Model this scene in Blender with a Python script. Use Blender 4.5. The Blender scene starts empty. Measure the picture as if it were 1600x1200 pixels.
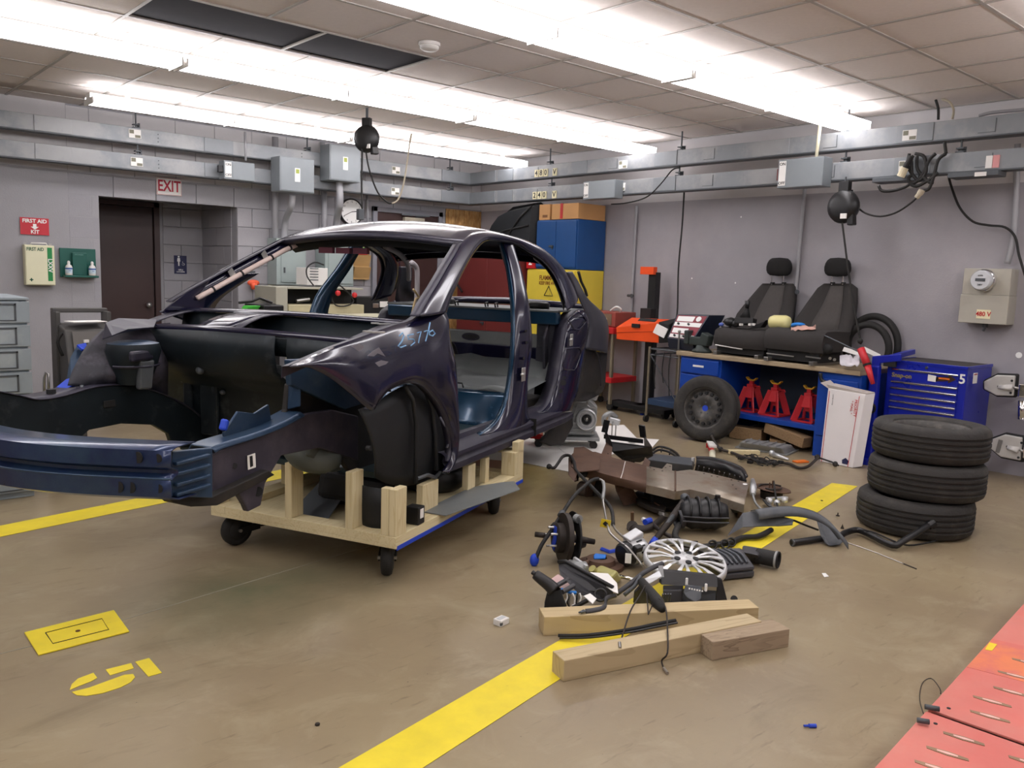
import bpy, math, random
from mathutils import Vector, Matrix, Euler
random.seed(7)
S = bpy.context.scene
COL = S.collection
# ---------------------------------------------------------------- camera
FPX, YAW, PITCH, ROLL, EYE = 1302.3, math.radians(41.576), math.radians(7.438), math.radians(1.919), 1.42
_f = Vector((math.sin(YAW)*math.cos(PITCH), math.cos(YAW)*math.cos(PITCH), -math.sin(PITCH)))
_r = Vector((math.cos(YAW), -math.sin(YAW), 0)); _u = _r.cross(_f)
RR = math.cos(ROLL)*_r + math.sin(ROLL)*_u; UU = -math.sin(ROLL)*_r + math.cos(ROLL)*_u
CAM = Vector((0, 0, EYE))
cd = bpy.data.cameras.new('camera'); cd.sensor_width = 36; cd.lens = FPX/1600*36; cd.clip_start = .02
cam = bpy.data.objects.new('camera', cd); COL.objects.link(cam)
cam.matrix_world = Matrix(((RR.x, UU.x, -_f.x, 0), (RR.y, UU.y, -_f.y, 0), (RR.z, UU.z, -_f.z, EYE), (0, 0, 0, 1)))
S.camera = cam
# ---------------------------------------------------------------- world, exposure
w = bpy.data.worlds.new('world'); S.world = w; w.use_nodes = True
w.node_tree.nodes['Background'].inputs[0].default_value = (.5, .5, .52, 1)
w.node_tree.nodes['Background'].inputs[1].default_value = .15
S.view_settings.view_transform = 'Standard'; S.view_settings.look = 'None'
S.view_settings.gamma = 1; S.view_settings.use_curve_mapping = False
S.view_settings.exposure = 0.0
LAMP_STRENGTH = 9.5
LAMP_COLOR = (1.0, .97, 1.0)

# ---------------------------------------------------------------- helpers
def ray(px, py): return _f + RR*((px-800)/FPX) - UU*((py-600)/FPX)
def at(px, py, x=None, y=None, z=None):
    "point of the photograph's line of sight on a wall (x or y given) or at a height z"
    d = ray(px, py)
    t = (z-EYE)/d.z if z is not None else (x/d.x if x is not None else y/d.y)
    return CAM + d*t
def lin(c):
    c = c/255.0
    return c/12.92 if c <= .04045 else ((c+.055)/1.055)**2.4
def RGB(r, g, b): return (lin(r), lin(g), lin(b), 1)
MATS = {}
def mat(name, rgb, rough=.5, metal=0, var=.10, scale=6, bump=0., bscale=60, coat=0, rgb2=None, mask=(.45, .6), mscale=3, emit=0, alpha=1, trans=0, stretch=None, spec=None):
    if name in MATS: return MATS[name]
    m = bpy.data.materials.new(name); m.use_nodes = True; nt = m.node_tree; N = nt.nodes; L = nt.links
    b = N['Principled BSDF']; b.inputs['Roughness'].default_value = rough; b.inputs['Metallic'].default_value = metal
    c = RGB(*rgb); b.inputs['Base Color'].default_value = c
    if coat: b.inputs['Coat Weight'].default_value = coat; b.inputs['Coat Roughness'].default_value = .06
    if spec is not None: b.inputs['Specular IOR Level'].default_value = spec
    if trans: b.inputs['Transmission Weight'].default_value = trans
    tc = N.new('ShaderNodeTexCoord'); src = tc.outputs['Object']
    if stretch:
        mp = N.new('ShaderNodeMapping'); mp.inputs['Scale'].default_value = stretch; L.new(src, mp.inputs[0]); src = mp.outputs[0]
    if var or rgb2:
        nz = N.new('ShaderNodeTexNoise'); nz.inputs['Scale'].default_value = scale; nz.inputs['Detail'].default_value = 6; nz.inputs['Roughness'].default_value = .6
        L.new(src, nz.inputs['Vector'])
        mr = N.new('ShaderNodeMapRange'); mr.inputs[1].default_value = .3; mr.inputs[2].default_value = .7
        mr.inputs[3].default_value = 1-var; mr.inputs[4].default_value = 1+var; L.new(nz.outputs['Fac'], mr.inputs[0])
        mx = N.new('ShaderNodeMix'); mx.data_type = 'RGBA'; mx.blend_type = 'MULTIPLY'; mx.inputs[0].default_value = 1
        mx.inputs[6].default_value = c; L.new(mr.outputs[0], mx.inputs[7])
        if rgb2:
            n2 = N.new('ShaderNodeTexNoise'); n2.inputs['Scale'].default_value = mscale; n2.inputs['Detail'].default_value = 8; n2.inputs['Roughness'].default_value = .65
            L.new(src, n2.inputs['Vector'])
            r2 = N.new('ShaderNodeMapRange'); r2.inputs[1].default_value = mask[0]; r2.inputs[2].default_value = mask[1]; L.new(n2.outputs['Fac'], r2.inputs[0])
            m2 = N.new('ShaderNodeMix'); m2.data_type = 'RGBA'; m2.inputs[6].default_value = c; m2.inputs[7].default_value = RGB(*rgb2)
            L.new(r2.outputs[0], m2.inputs[0]); L.new(m2.outputs[2], mx.inputs[6])
        L.new(mx.outputs[2], b.inputs['Base Color'])
        rr = N.new('ShaderNodeMapRange'); rr.inputs[3].default_value = max(.03, rough-.08); rr.inputs[4].default_value = min(1, rough+.08)
        L.new(nz.outputs['Fac'], rr.inputs[0]); L.new(rr.outputs[0], b.inputs['Roughness'])
    if bump:
        nb = N.new('ShaderNodeTexNoise'); nb.inputs['Scale'].default_value = bscale; nb.inputs['Detail'].default_value = 5
        L.new(src, nb.inputs['Vector']); bp = N.new('ShaderNodeBump'); bp.inputs['Strength'].default_value = bump; bp.inputs['Distance'].default_value = .01
        L.new(nb.outputs['Fac'], bp.inputs['Height']); L.new(bp.outputs[0], b.inputs['Normal'])
    if emit:
        b.inputs['Emission Color'].default_value = (*LAMP_COLOR, 1); b.inputs['Emission Strength'].default_value = emit
    MATS[name] = m
    return m
def wood(name, rgb, dark, sc=1.0, rough=.6, axis=0):
    if name in MATS: return MATS[name]
    m = bpy.data.materials.new(name); m.use_nodes = True; nt = m.node_tree; N = nt.nodes; L = nt.links
    b = N['Principled BSDF']; b.inputs['Roughness'].default_value = rough
    tc = N.new('ShaderNodeTexCoord'); mp = N.new('ShaderNodeMapping'); s = [14*sc, 14*sc, 14*sc]; s[axis] = 1.0*sc; mp.inputs['Scale'].default_value = s
    L.new(tc.outputs['Object'], mp.inputs[0])
    nz = N.new('ShaderNodeTexNoise'); nz.inputs['Scale'].default_value = 1.3; nz.inputs['Detail'].default_value = 3; nz.inputs['Distortion'].default_value = .6; L.new(mp.outputs[0], nz.inputs['Vector'])
    wv = N.new('ShaderNodeMath'); wv.operation = 'MULTIPLY'; wv.inputs[1].default_value = 9; L.new(nz.outputs['Fac'], wv.inputs[0])
    fr = N.new('ShaderNodeMath'); fr.operation = 'FRACT'; L.new(wv.outputs[0], fr.inputs[0])
    cr = N.new('ShaderNodeValToRGB'); cr.color_ramp.elements[0].color = RGB(*dark); cr.color_ramp.elements[1].color = RGB(*rgb); cr.color_ramp.elements[1].position = .45
    L.new(fr.outputs[0], cr.inputs[0])
    n2 = N.new('ShaderNodeTexNoise'); n2.inputs['Scale'].default_value = 5; L.new(tc.outputs['Object'], n2.inputs['Vector'])
    mx = N.new('ShaderNodeMix'); mx.data_type = 'RGBA'; mx.inputs[7].default_value = RGB(*rgb); L.new(n2.outputs['Fac'], mx.inputs[0]); L.new(cr.outputs[0], mx.inputs[6])
    L.new(mx.outputs[2], b.inputs['Base Color'])
    MATS[name] = m
    return m

class MB:
    def __init__(s): s.v = []; s.f = []
    def add(s, vs, fs):
        o = len(s.v); s.v += [Vector(v) for v in vs]; s.f += [tuple(i+o for i in f) for f in fs]; return s
    def box(s, x0, y0, z0, x1, y1, z1):
        v = [(x0,y0,z0),(x1,y0,z0),(x1,y1,z0),(x0,y1,z0),(x0,y0,z1),(x1,y0,z1),(x1,y1,z1),(x0,y1,z1)]
        return s.add(v, [(0,3,2,1),(4,5,6,7),(0,1,5,4),(1,2,6,5),(2,3,7,6),(3,0,4,7)])
    def obox(s, c, size, rot=(0,0,0)):
        R = Euler([math.radians(a) for a in rot]).to_matrix(); c = Vector(c); hx, hy, hz = [d/2 for d in size]
        v = [c+R@Vector(p) for p in [(-hx,-hy,-hz),(hx,-hy,-hz),(hx,hy,-hz),(-hx,hy,-hz),(-hx,-hy,hz),(hx,-hy,hz),(hx,hy,hz),(-hx,hy,hz)]]
        return s.add(v, [(0,3,2,1),(4,5,6,7),(0,1,5,4),(1,2,6,5),(2,3,7,6),(3,0,4,7)])
    def beam(s, a, b, w, h, up=(0,0,1)):
        a = Vector(a); b = Vector(b); d = (b-a).normalized(); u = Vector(up)
        if abs(d.dot(u)) > .98: u = Vector((0,1,0))
        r = d.cross(u).normalized()*w/2; u = r.cross(d).normalized()*h/2
        v = [a-r-u, a+r-u, a+r+u, a-r+u, b-r-u, b+r-u, b+r+u, b-r+u]
        return s.add(v, [(0,3,2,1),(4,5,6,7),(0,1,5,4),(1,2,6,5),(2,3,7,6),(3,0,4,7)])
    def hexa(s, v8): return s.add(v8, [(0,3,2,1),(4,5,6,7),(0,1,5,4),(1,2,6,5),(2,3,7,6),(3,0,4,7)])
    def tube(s, pts, r, n=8, caps=True, flat=1.0):
        pts = [Vector(p) for p in pts]; m = len(pts); rs = r if isinstance(r, (list, tuple)) else [r]*m
        prev = None; vs = []
        for i in range(m):
            d = (pts[min(i+1, m-1)]-pts[max(i-1, 0)])
            d = d.normalized() if d.length > 1e-9 else Vector((0,0,1))
            if prev is None: u = d.orthogonal().normalized()
            else:
                u = prev-d*prev.dot(d); u = u.normalized() if u.length > 1e-6 else d.orthogonal().normalized()
            prev = u; w_ = d.cross(u)
            for k in range(n):
                a = 2*math.pi*k/n; vs.append(pts[i]+(u*math.cos(a)+w_*math.sin(a)*flat)*rs[i])
        fs = [(i*n+k, i*n+(k+1) % n, (i+1)*n+(k+1) % n, (i+1)*n+k) for i in range(m-1) for k in range(n)]
        if caps: fs += [tuple(range(n-1, -1, -1)), tuple((m-1)*n+k for k in range(n))]
        return s.add(vs, fs)
    def cyl(s, a, b, r, r2=None, n=16, caps=True): return s.tube([a, b], [r, r if r2 is None else r2], n, caps)
    def lathe(s, prof, o=(0,0,0), ax=(0,0,1), n=24, closed=False, ref=None):
        o = Vector(o); ax = Vector(ax).normalized(); u = (Vector(ref).normalized() if ref else ax.orthogonal().normalized()); w_ = ax.cross(u); vs = []
        for r, h in prof:
            for k in range(n):
                a = 2*math.pi*k/n; vs.append(o+ax*h+(u*math.cos(a)+w_*math.sin(a))*r)
        m = len(prof); rng = range(m) if closed else range(m-1)
        fs = [(i*n+k, i*n+(k+1) % n, ((i+1) % m)*n+(k+1) % n, ((i+1) % m)*n+k) for i in rng for k in range(n)]
        if not closed:
            if prof[0][0] > 1e-5: pass
        return s.add(vs, fs)
    def prism(s, poly, off):
        p = [Vector(q) for q in poly]; off = Vector(off); n = len(p)
        return s.add(p+[q+off for q in p], [tuple(range(n-1, -1, -1)), tuple(range(n, 2*n))]+[(i, (i+1) % n, n+(i+1) % n, n+i) for i in range(n)])
    def quad(s, a, b, c, d): return s.add([a, b, c, d], [(0, 1, 2, 3)])
    def grid(s, rows, closed=False):
        m = len(rows[0]); vs = [p for r in rows for p in r]; fs = []
        for i in range(len(rows)-1):
            for j in range(m if closed else m-1):
                fs.append((i*m+j, i*m+(j+1) % m, (i+1)*m+(j+1) % m, (i+1)*m+j))
        return s.add(vs, fs)
    def sphere(s, c, r, n=12, m=8, sc=(1,1,1)):
        c = Vector(c); rows = []
        for i in range(m+1):
            a = math.pi*i/m
            rows.append([c+Vector((r*sc[0]*math.sin(a)*math.cos(2*math.pi*k/n), r*sc[1]*math.sin(a)*math.sin(2*math.pi*k/n), r*sc[2]*math.cos(a))) for k in range(n)])
        return s.grid(rows, True)
    def xf(s, M): s.v = [M@v for v in s.v]; return s
    def mesh(s, name, m, smooth=False, inv=None):
        me = bpy.data.meshes.new(name); vs = [inv@v for v in s.v] if inv else s.v
        me.from_pydata([tuple(v) for v in vs], [], s.f); me.validate(); me.update()
        if m: me.materials.append(m)
        if smooth: me.polygons.foreach_set('use_smooth', [True]*len(me.polygons))
        return me
def crom(pts, k=5):
    "smooth polyline through the points"
    P = [Vector(p) for p in pts]; out = []
    for i in range(len(P)-1):
        p0 = P[max(i-1, 0)]; p1 = P[i]; p2 = P[i+1]; p3 = P[min(i+2, len(P)-1)]
        for j in range(k):
            t = j/k; out.append(.5*((2*p1)+(p2-p0)*t+(2*p0-5*p1+4*p2-p3)*t*t+(3*p1-p0-3*p2+p3)*t**3))
    out.append(P[-1]); return out
WM = {}
def meta(o, label=None, cat=None, group=None, kind=None):
    if label: o['label'] = label
    if cat: o['category'] = cat
    if group: o['group'] = group
    if kind: o['kind'] = kind
    return o
def thing(name, label, cat, loc=(0,0,0), rz=0, group=None, rot=None):
    o = bpy.data.objects.new(name, None); COL.objects.link(o); o.empty_display_size = .05
    R = Euler([math.radians(a) for a in rot]) if rot else Euler((0, 0, math.radians(rz)))
    o.location = loc; o.rotation_euler = R
    WM[o.name] = Matrix.Translation(Vector(loc)) @ R.to_matrix().to_4x4()
    return meta(o, label, cat, group, 'thing')
def part(name, mb, m, parent=None, world=False, smooth=False, bevel=0, solid=0, sub=0, label=None, kind=None, auto=None, off=0):
    M = WM[parent.name] if parent else Matrix.Identity(4)
    me = mb.mesh(name, m, smooth or sub > 0, M.inverted() if (world and parent) else None)
    o = bpy.data.objects.new(name, me); COL.objects.link(o)
    if parent: o.parent = parent
    WM[o.name] = M
    if solid: md = o.modifiers.new('s', 'SOLIDIFY'); md.thickness = solid; md.offset = off
    if sub: md = o.modifiers.new('ss', 'SUBSURF'); md.levels = sub; md.render_levels = sub
    if bevel: md = o.modifiers.new('b', 'BEVEL'); md.width = bevel; md.segments = 2; md.limit_method = 'ANGLE'; md.angle_limit = math.radians(40)
    if auto:
        me.polygons.foreach_set('use_smooth', [True]*len(me.polygons)); me.set_sharp_from_angle(angle=math.radians(auto))
    if label: o['label'] = label
    if kind: o['kind'] = kind
    return o
def single(name, mb, m, label, cat, group=None, **k):
    c = Vector((sum(v.x for v in mb.v)/len(mb.v), sum(v.y for v in mb.v)/len(mb.v), min(v.z for v in mb.v)))
    mb.v = [v-c for v in mb.v]; o = part(name, mb, m, None, **k); o.location = c; WM[o.name] = Matrix.Translation(c)
    return meta(o, label, cat, group, 'thing')
def dup(root, loc=None, rz=None, label=None, group=None, rot=None):
    def cp(o, p):
        c = o.copy(); COL.objects.link(c); c.parent = p
        for ch in list(o.children): cp(ch, c)
        return c
    r = cp(root, None)
    if loc is not None: r.location = loc
    if rz is not None: r.rotation_euler = (0, 0, math.radians(rz))
    if rot is not None: r.rotation_euler = [math.radians(a) for a in rot]
    WM[r.name] = Matrix.Translation(r.location) @ r.rotation_euler.to_matrix().to_4x4()
    for c in r.children: WM[c.name] = WM[r.name]
    if label: r['label'] = label
    if group: r['group'] = group
    return r
def text(s, size, loc, rot, m, parent, name='lettering', bold=.0, ext=.0008, sx=1, center=True, M=None):
    "lettering as a mesh lying in the plane given by rot, in world coordinates"
    cu = bpy.data.curves.new(name, 'FONT'); cu.body = s; cu.size = size; cu.offset = bold*size; cu.extrude = ext; cu.resolution_u = 2
    if center: cu.align_x = 'CENTER'; cu.align_y = 'CENTER'
    t = bpy.data.objects.new(name, cu); COL.objects.link(t); bpy.context.view_layer.update()
    me = bpy.data.meshes.new_from_object(t.evaluated_get(bpy.context.evaluated_depsgraph_get()))
    bpy.data.objects.remove(t); bpy.data.curves.remove(cu)
    me.name = name; me.materials.clear(); me.materials.append(m)
    W = M if M is not None else Matrix.Translation(Vector(loc)) @ Euler([math.radians(a) for a in rot]).to_matrix().to_4x4()
    if parent: W = WM[parent.name].inverted() @ W
    me.transform(W @ Matrix.Diagonal((sx, 1, 1, 1)))
    o = bpy.data.objects.new(name, me); COL.objects.link(o); o.parent = parent; WM[o.name] = WM[parent.name] if parent else Matrix.Identity(4)
    return o
RA = (90, 0, 0)      # faces the camera from the back wall
RB = (90, 0, -90)    # faces the camera from the right wall
def struct(name, mb, m, parent=None, **k):
    o = part(name, mb, m, parent, **k)
    if not parent: o['kind'] = 'structure'
    return o

# ---------------------------------------------------------------- materials
m_wall = mat('grey_wall_paint', (154, 153, 157), .6, var=.05, scale=3, bump=.15, bscale=90)
m_wall_lt = mat('pale_wall_paint', (204, 201, 202), .6, var=.04, scale=3, bump=.1, bscale=90)
m_wallB = mat('blue_grey_wall_paint', (158, 155, 160), .55, var=.05, scale=2.5, bump=.12, bscale=70, rgb2=(166, 162, 166), mask=(.45, .65), mscale=1.2)
m_tile = mat('ceiling_tile_board', (230, 222, 217), .9, var=.03, scale=30, bump=.2, bscale=300)
m_tee = mat('ceiling_tee_metal', (172, 166, 160), .5)
m_floor = mat('concrete_floor_coating', (140, 130, 110), .33, var=.09, scale=1.6, rgb2=(126, 116, 98), mask=(.4, .75), mscale=1.1, bump=.03, bscale=40, spec=.35)
def floor_material():
    nt = m_floor.node_tree; N = nt.nodes; L = nt.links; b = N['Principled BSDF']; tc = N.new('ShaderNodeTexCoord'); src = tc.outputs['Object']
    def noise(sc, det=8, rough=.65, st=None, dist=0):
        n_ = N.new('ShaderNodeTexNoise'); n_.inputs['Scale'].default_value = sc; n_.inputs['Detail'].default_value = det; n_.inputs['Roughness'].default_value = rough; n_.inputs['Distortion'].default_value = dist
        if st: mp = N.new('ShaderNodeMapping'); mp.inputs['Scale'].default_value = st; mp.inputs['Rotation'].default_value = (0, 0, .5); L.new(src, mp.inputs[0]); L.new(mp.outputs[0], n_.inputs['Vector'])
        else: L.new(src, n_.inputs['Vector'])
        return n_.outputs['Fac']
    def rng(v, a, c): r = N.new('ShaderNodeMapRange'); r.inputs[1].default_value = a; r.inputs[2].default_value = c; L.new(v, r.inputs[0]); return r.outputs[0]
    def mix(f, a, c):
        m = N.new('ShaderNodeMix'); m.data_type = 'RGBA'; L.new(f, m.inputs[0])
        if isinstance(a, tuple): m.inputs[6].default_value = a
        else: L.new(a, m.inputs[6])
        m.inputs[7].default_value = c; return m.outputs[2]
    c = mix(rng(noise(.9), .35, .65), RGB(150, 136, 108), RGB(134, 119, 96))
    c = mix(rng(noise(2.6, 10, .7, None, 1), .5, .72), c, RGB(158, 146, 120))
    c = mix(rng(noise(1.7, 10, .7, (1, 3, 1), .6), .56, .8), c, RGB(116, 102, 78))
    sc = N.new('ShaderNodeMath'); sc.operation = 'MULTIPLY'; sc.inputs[1].default_value = .55; L.new(rng(noise(13, 4, .6, (.4, 2.2, 1)), .62, .72), sc.inputs[0])
    c = mix(sc.outputs[0], c, RGB(104, 90, 70)); c = mix(rng(noise(34, 3, .6), .73, .78), c, RGB(84, 70, 54))
    # old spill, greenish, beside the dolly
    mp = N.new('ShaderNodeMapping'); mp.inputs['Location'].default_value = (-1.55*1.1, -3.35*1.5, 0); mp.inputs['Scale'].default_value = (1.1, 1.5, 1); L.new(src, mp.inputs[0])
    gr = N.new('ShaderNodeTexGradient'); gr.gradient_type = 'SPHERICAL'; L.new(mp.outputs[0], gr.inputs[0])
    g2 = N.new('ShaderNodeMath'); g2.operation = 'MULTIPLY'; L.new(rng(gr.outputs['Fac'], .15, .95), g2.inputs[0]); L.new(rng(noise(1.8), .25, .7), g2.inputs[1])
    c = mix(g2.outputs[0], c, RGB(92, 98, 74)); L.new(c, b.inputs['Base Color'])
floor_material()
m_yellow = mat('yellow_floor_paint', (226, 205, 42), .5, var=.08, scale=9, rgb2=(160, 140, 70), mask=(.66, .74), mscale=14)
m_black = mat('black_plastic', (24, 24, 26), .42, var=.15, scale=12)
m_blackm = mat('matte_black', (20, 20, 21), .75, var=.15, scale=10)
m_rubber = mat('black_rubber', (30, 29, 28), .7, var=.2, scale=14, bump=.2, bscale=80)
m_white = mat('white_enamel', (222, 220, 216), .4, var=.03)
m_galv = mat('galvanized_steel', (150, 151, 152), .5, .3, var=.09, scale=4, rgb2=(132, 136, 140), mask=(.45, .55), mscale=1.7)
m_galvd = mat('dark_grey_metal', (84, 88, 92), .5, .4, var=.1)
m_gbox = mat('grey_box_enamel', (128, 134, 138), .42, .15, var=.06, scale=3)
m_paper = mat('white_paper', (232, 230, 226), .8, var=.03)
m_red = mat('red_enamel', (190, 28, 34), .45, var=.1)
m_brown = mat('brown_door_enamel', (60, 40, 38), .42, var=.08, scale=3)
m_steel = mat('bare_steel', (170, 168, 165), .32, .9, var=.12)
m_chrome = mat('bright_chrome', (225, 225, 225), .12, 1, var=.03)
m_blue = mat('blue_enamel', (20, 62, 140), .38, var=.07)
m_orange = mat('orange_enamel', (240, 84, 28), .42, var=.05)
m_yell = mat('yellow_cabinet_enamel', (216, 194, 66), .42, var=.04)

# ---------------------------------------------------------------- room
XB, YA, ZC = 7.19, 8.86, 2.877
X0, Y0 = -4.2, -4.2
floor = struct('floor', MB().box(X0, Y0, -.12, XB+.15, YA+1.2, 0), m_floor)
ceil_ = struct('ceiling', MB().box(X0, Y0, ZC+.03, XB+.15, YA+1.2, ZC+.13), m_wall_lt)
tile_me = MB().box(-.297, -.297, 0, .297, .297, .016).mesh('ceiling_tile', m_tile)
tee = MB(); T_ = .61
xs = [7.16-T_*i for i in range(0, 13)]; ys = [8.51-T_*j for j in range(0, 16)]
for i, xa in enumerate(xs[:-1]):
    for j, ya in enumerate([9.12]+ys[:-1]):
        yc = ya-.305; xc = xa-.305
        if yc > YA: continue
        if 1.68 < xc < 3.5 and 4.84 < yc < 5.46: continue
        o = bpy.data.objects.new('ceiling_tile', tile_me); COL.objects.link(o); o.parent = ceil_; o.location = (xc, min(yc, YA-.297), ZC)
for x in xs:
    if 1.75 < x < 3.4: tee.box(x-.011, ys[-1], ZC-.006, x+.011, 4.85, ZC+.004).box(x-.011, 5.46, ZC-.006, x+.011, YA, ZC+.004)
    else: tee.box(x-.011, ys[-1], ZC-.006, x+.011, YA, ZC+.004)
tee.box(2.66, 4.85, ZC-.006, 2.68, 5.45, ZC+.004)
for y in ys: tee.box(xs[-1], y-.011, ZC-.0055, 7.19, y+.011, ZC+.0045)
part('ceiling_tee', tee, m_tee, ceil_)
m_dark = mat('navy_black_cloth', (30, 29, 42), .9, var=.12, scale=20)
# the three open bays filled with dark cloth
for a, b in ((1.70, 2.66), (2.68, 3.50)):
    part('dark_ceiling_panel', MB().box(a, 4.85, ZC+.008, b, 5.44, ZC+.02), m_dark, ceil_)
# ceiling behind the camera
part('ceiling_tile', MB().box(X0, Y0, ZC, XB, ys[-1], ZC+.016), m_tile, ceil_)
part('ceiling_tile', MB().box(X0, ys[-1], ZC, xs[-1], YA, ZC+.016), m_tile, ceil_)

# right wall: flat painted panels, paler above 2.25 m
wr = struct('wall_right', MB().box(XB, Y0, 0, XB+.15, YA+.15, 2.25), m_wallB)
part('upper_band', MB().box(XB, Y0, 2.25, XB+.15, YA+.15, ZC+.05), m_wall_lt, wr)
struct('wall_front', MB().box(X0, Y0-.15, 0, XB+.15, Y0, ZC+.05), m_wallB)
struct('wall_left', MB().box(X0-.15, Y0-.15, 0, X0, YA+.15, ZC+.05), m_wallB)
# back wall with an alcove and a plain door opening
AX0, AX1, AZ, AYB = 2.42, 3.81, 2.10, 9.86
wb = MB(); wb.box(X0, YA, 0, AX0, YA+.15, ZC+.05); wb.box(AX1, YA+.008, 0, XB, YA+.15, ZC+.05); wb.box(AX0, YA+.008, AZ, AX1, YA+.15, ZC+.05)
wall_back = struct('wall_back', wb, m_wall)
part('upper_band', MB().box(X0, YA-.004, 2.25, 2.15, YA, ZC), m_wall_lt, wall_back)
wb = MB(); wb.box(AX0-.1, AYB+.006, 0, AX1+.15, AYB+.1, AZ+.1); wb.box(AX1+.006, YA+.15, 0, AX1+.12, AYB+.1, AZ+.1)
wb.box(AX0-.12, YA+.15, 0, AX0, AYB+.1, AZ+.1); wb.box(AX0-.1, YA+.15, AZ, AX1+.15, AYB+.1, AZ+.1)
struct('wall_alcove', wb, m_wall)
wal = bpy.data.objects['wall_alcove']
# concrete blocks
def block_mesh(w_, h_, m):
    b = MB(); g = .0015; c = .003; d = .0055
    a = [(-w_/2+g, 0, -h_/2+g), (w_/2-g, 0, -h_/2+g), (w_/2-g, 0, h_/2-g), (-w_/2+g, 0, h_/2-g)]
    i = [(x-math.copysign(c, x), -d, z-math.copysign(c, z)) for x, y, z in a]
    o_ = [(x, 0, z) for x, y, z in a]
    b.add([(x, .004, z) for x, y, z in a]+i, [(4, 5, 6, 7), (0, 1, 5, 4), (1, 2, 6, 5), (2, 3, 7, 6), (3, 0, 4, 7)])
    return b.mesh('concrete_block', m)
BW, BH = .406, .2045; cache = {}
m_blk = [mat('block_paint_%s' % t, c, .6, var=.05, scale=3, bump=.15, bscale=90) for t, c in (('one', (154, 153, 157)), ('two', (151, 150, 155)), ('three', (157, 155, 159)))]
def blocks(par, x0, x1, z0, z1, fn, skip=lambda a, b, c, d: None):
    r = 0; z = z0
    while z < z1-.02:
        h = min(BH, z1-z); x = x0-(BW/2 if r % 2 else 0)
        while x < x1-.01:
            a = max(x, x0); b = min(x+BW, x1)
            for (p, q) in (skip(a, b, z, z+h) or [(a, b)]):
                if q-p < .05: continue
                mm = m_wall_lt if z > 2.2 else random.choice(m_blk)
                k = (round(q-p, 3), round(h, 3), mm.name)
                if k not in cache: cache[k] = block_mesh(q-p, h, mm)
                o = bpy.data.objects.new('concrete_block', cache[k]); COL.objects.link(o); o.parent = par
                loc, rz = fn((p+q)/2, z+h/2); o.location = loc; o.rotation_euler = (0, 0, math.radians(rz))
            x += BW
        z += h; r += 1
def sk(a, b, c, d):
    if (c+d)/2 < AZ-.02 and a < AX1 and b > AX0:
        return [s_ for s_ in ((a, min(b, AX0)), (max(a, AX1), b)) if s_[1] > s_[0]] or [(0, 0)]
blocks(wall_back, 2.15, XB, 0, ZC, lambda x, z: ((x, YA+.004, z), 0), sk)
blocks(wal, 3.36, AX1, 0, AZ, lambda x, z: ((x, AYB, z), 0))
blocks(wal, YA+.15, AYB, 0, AZ, lambda y, z: ((AX1, y, z), -90))
struct('trim_1', MB().box(X0, YA-.012, 2.245, XB, YA-.004, 2.262), m_wall)
# doors
d1 = thing('door_1', None, None, (3.0, AYB, 0)); d1['kind'] = 'structure'
part('door_leaf', MB().box(2.45, AYB-.03, 0, 3.24, AYB+.0, 2.03), m_brown, d1, world=True, bevel=.003)
part('door_frame', MB().box(3.25, AYB-.06, 0, 3.31, AYB+.0, 2.09).box(2.40, AYB-.06, 2.035, 3.31, AYB+.0, 2.09), m_brown, d1, world=True, bevel=.003)
b = MB().lathe([(0, -.07), (.03, -.065), (.032, -.05), (.012, -.035), (.012, 0)], (3.17, AYB-.03, .95), (0, 1, 0), 12); part('door_knob', b, m_steel, d1, world=True, smooth=True)
d2 = thing('door_2', None, None, (6.0, YA, 0)); d2['kind'] = 'structure'
part('door_leaf', MB().box(5.55, YA-.03, 0, 6.47, YA-.008, 2.13), m_brown, d2, world=True, bevel=.003)
part('door_frame', MB().box(5.49, YA-.05, 0, 5.55, YA-.008, 2.19).box(6.47, YA-.05, 0, 6.53, YA-.008, 2.19).box(5.49, YA-.05, 2.13, 6.53, YA-.008, 2.19), mat('grey_frame_paint', (128, 128, 136), .5), d2, world=True, bevel=.004)
part('door_closer', MB().box(5.92, YA-.09, 1.98, 6.22, YA-.03, 2.09), mat('closer_beige', (176, 168, 150), .4, .3), d2, world=True, bevel=.006)
part('closer_arm', MB().beam((5.88, YA-.07, 2.12), (6.26, YA-.13, 2.12), .02, .02).beam((6.26, YA-.13, 2.12), (6.1, YA-.06, 2.10), .018, .018), m_galvd, d2, world=True)
part('notice_strip', MB().box(5.63, YA-.034, 1.2, 5.72, YA-.03, 1.83), m_paper, d2, world=True)
part('round_emblem', MB().cyl((5.675, YA-.036, 1.79), (5.675, YA-.033, 1.79), .03, n=16), mat('print_blue', (30, 80, 160)), d2, world=True)
part('red_emblem', MB().box(5.645, YA-.036, 1.42, 5.705, YA-.034, 1.5), m_red, d2, world=True)

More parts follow.
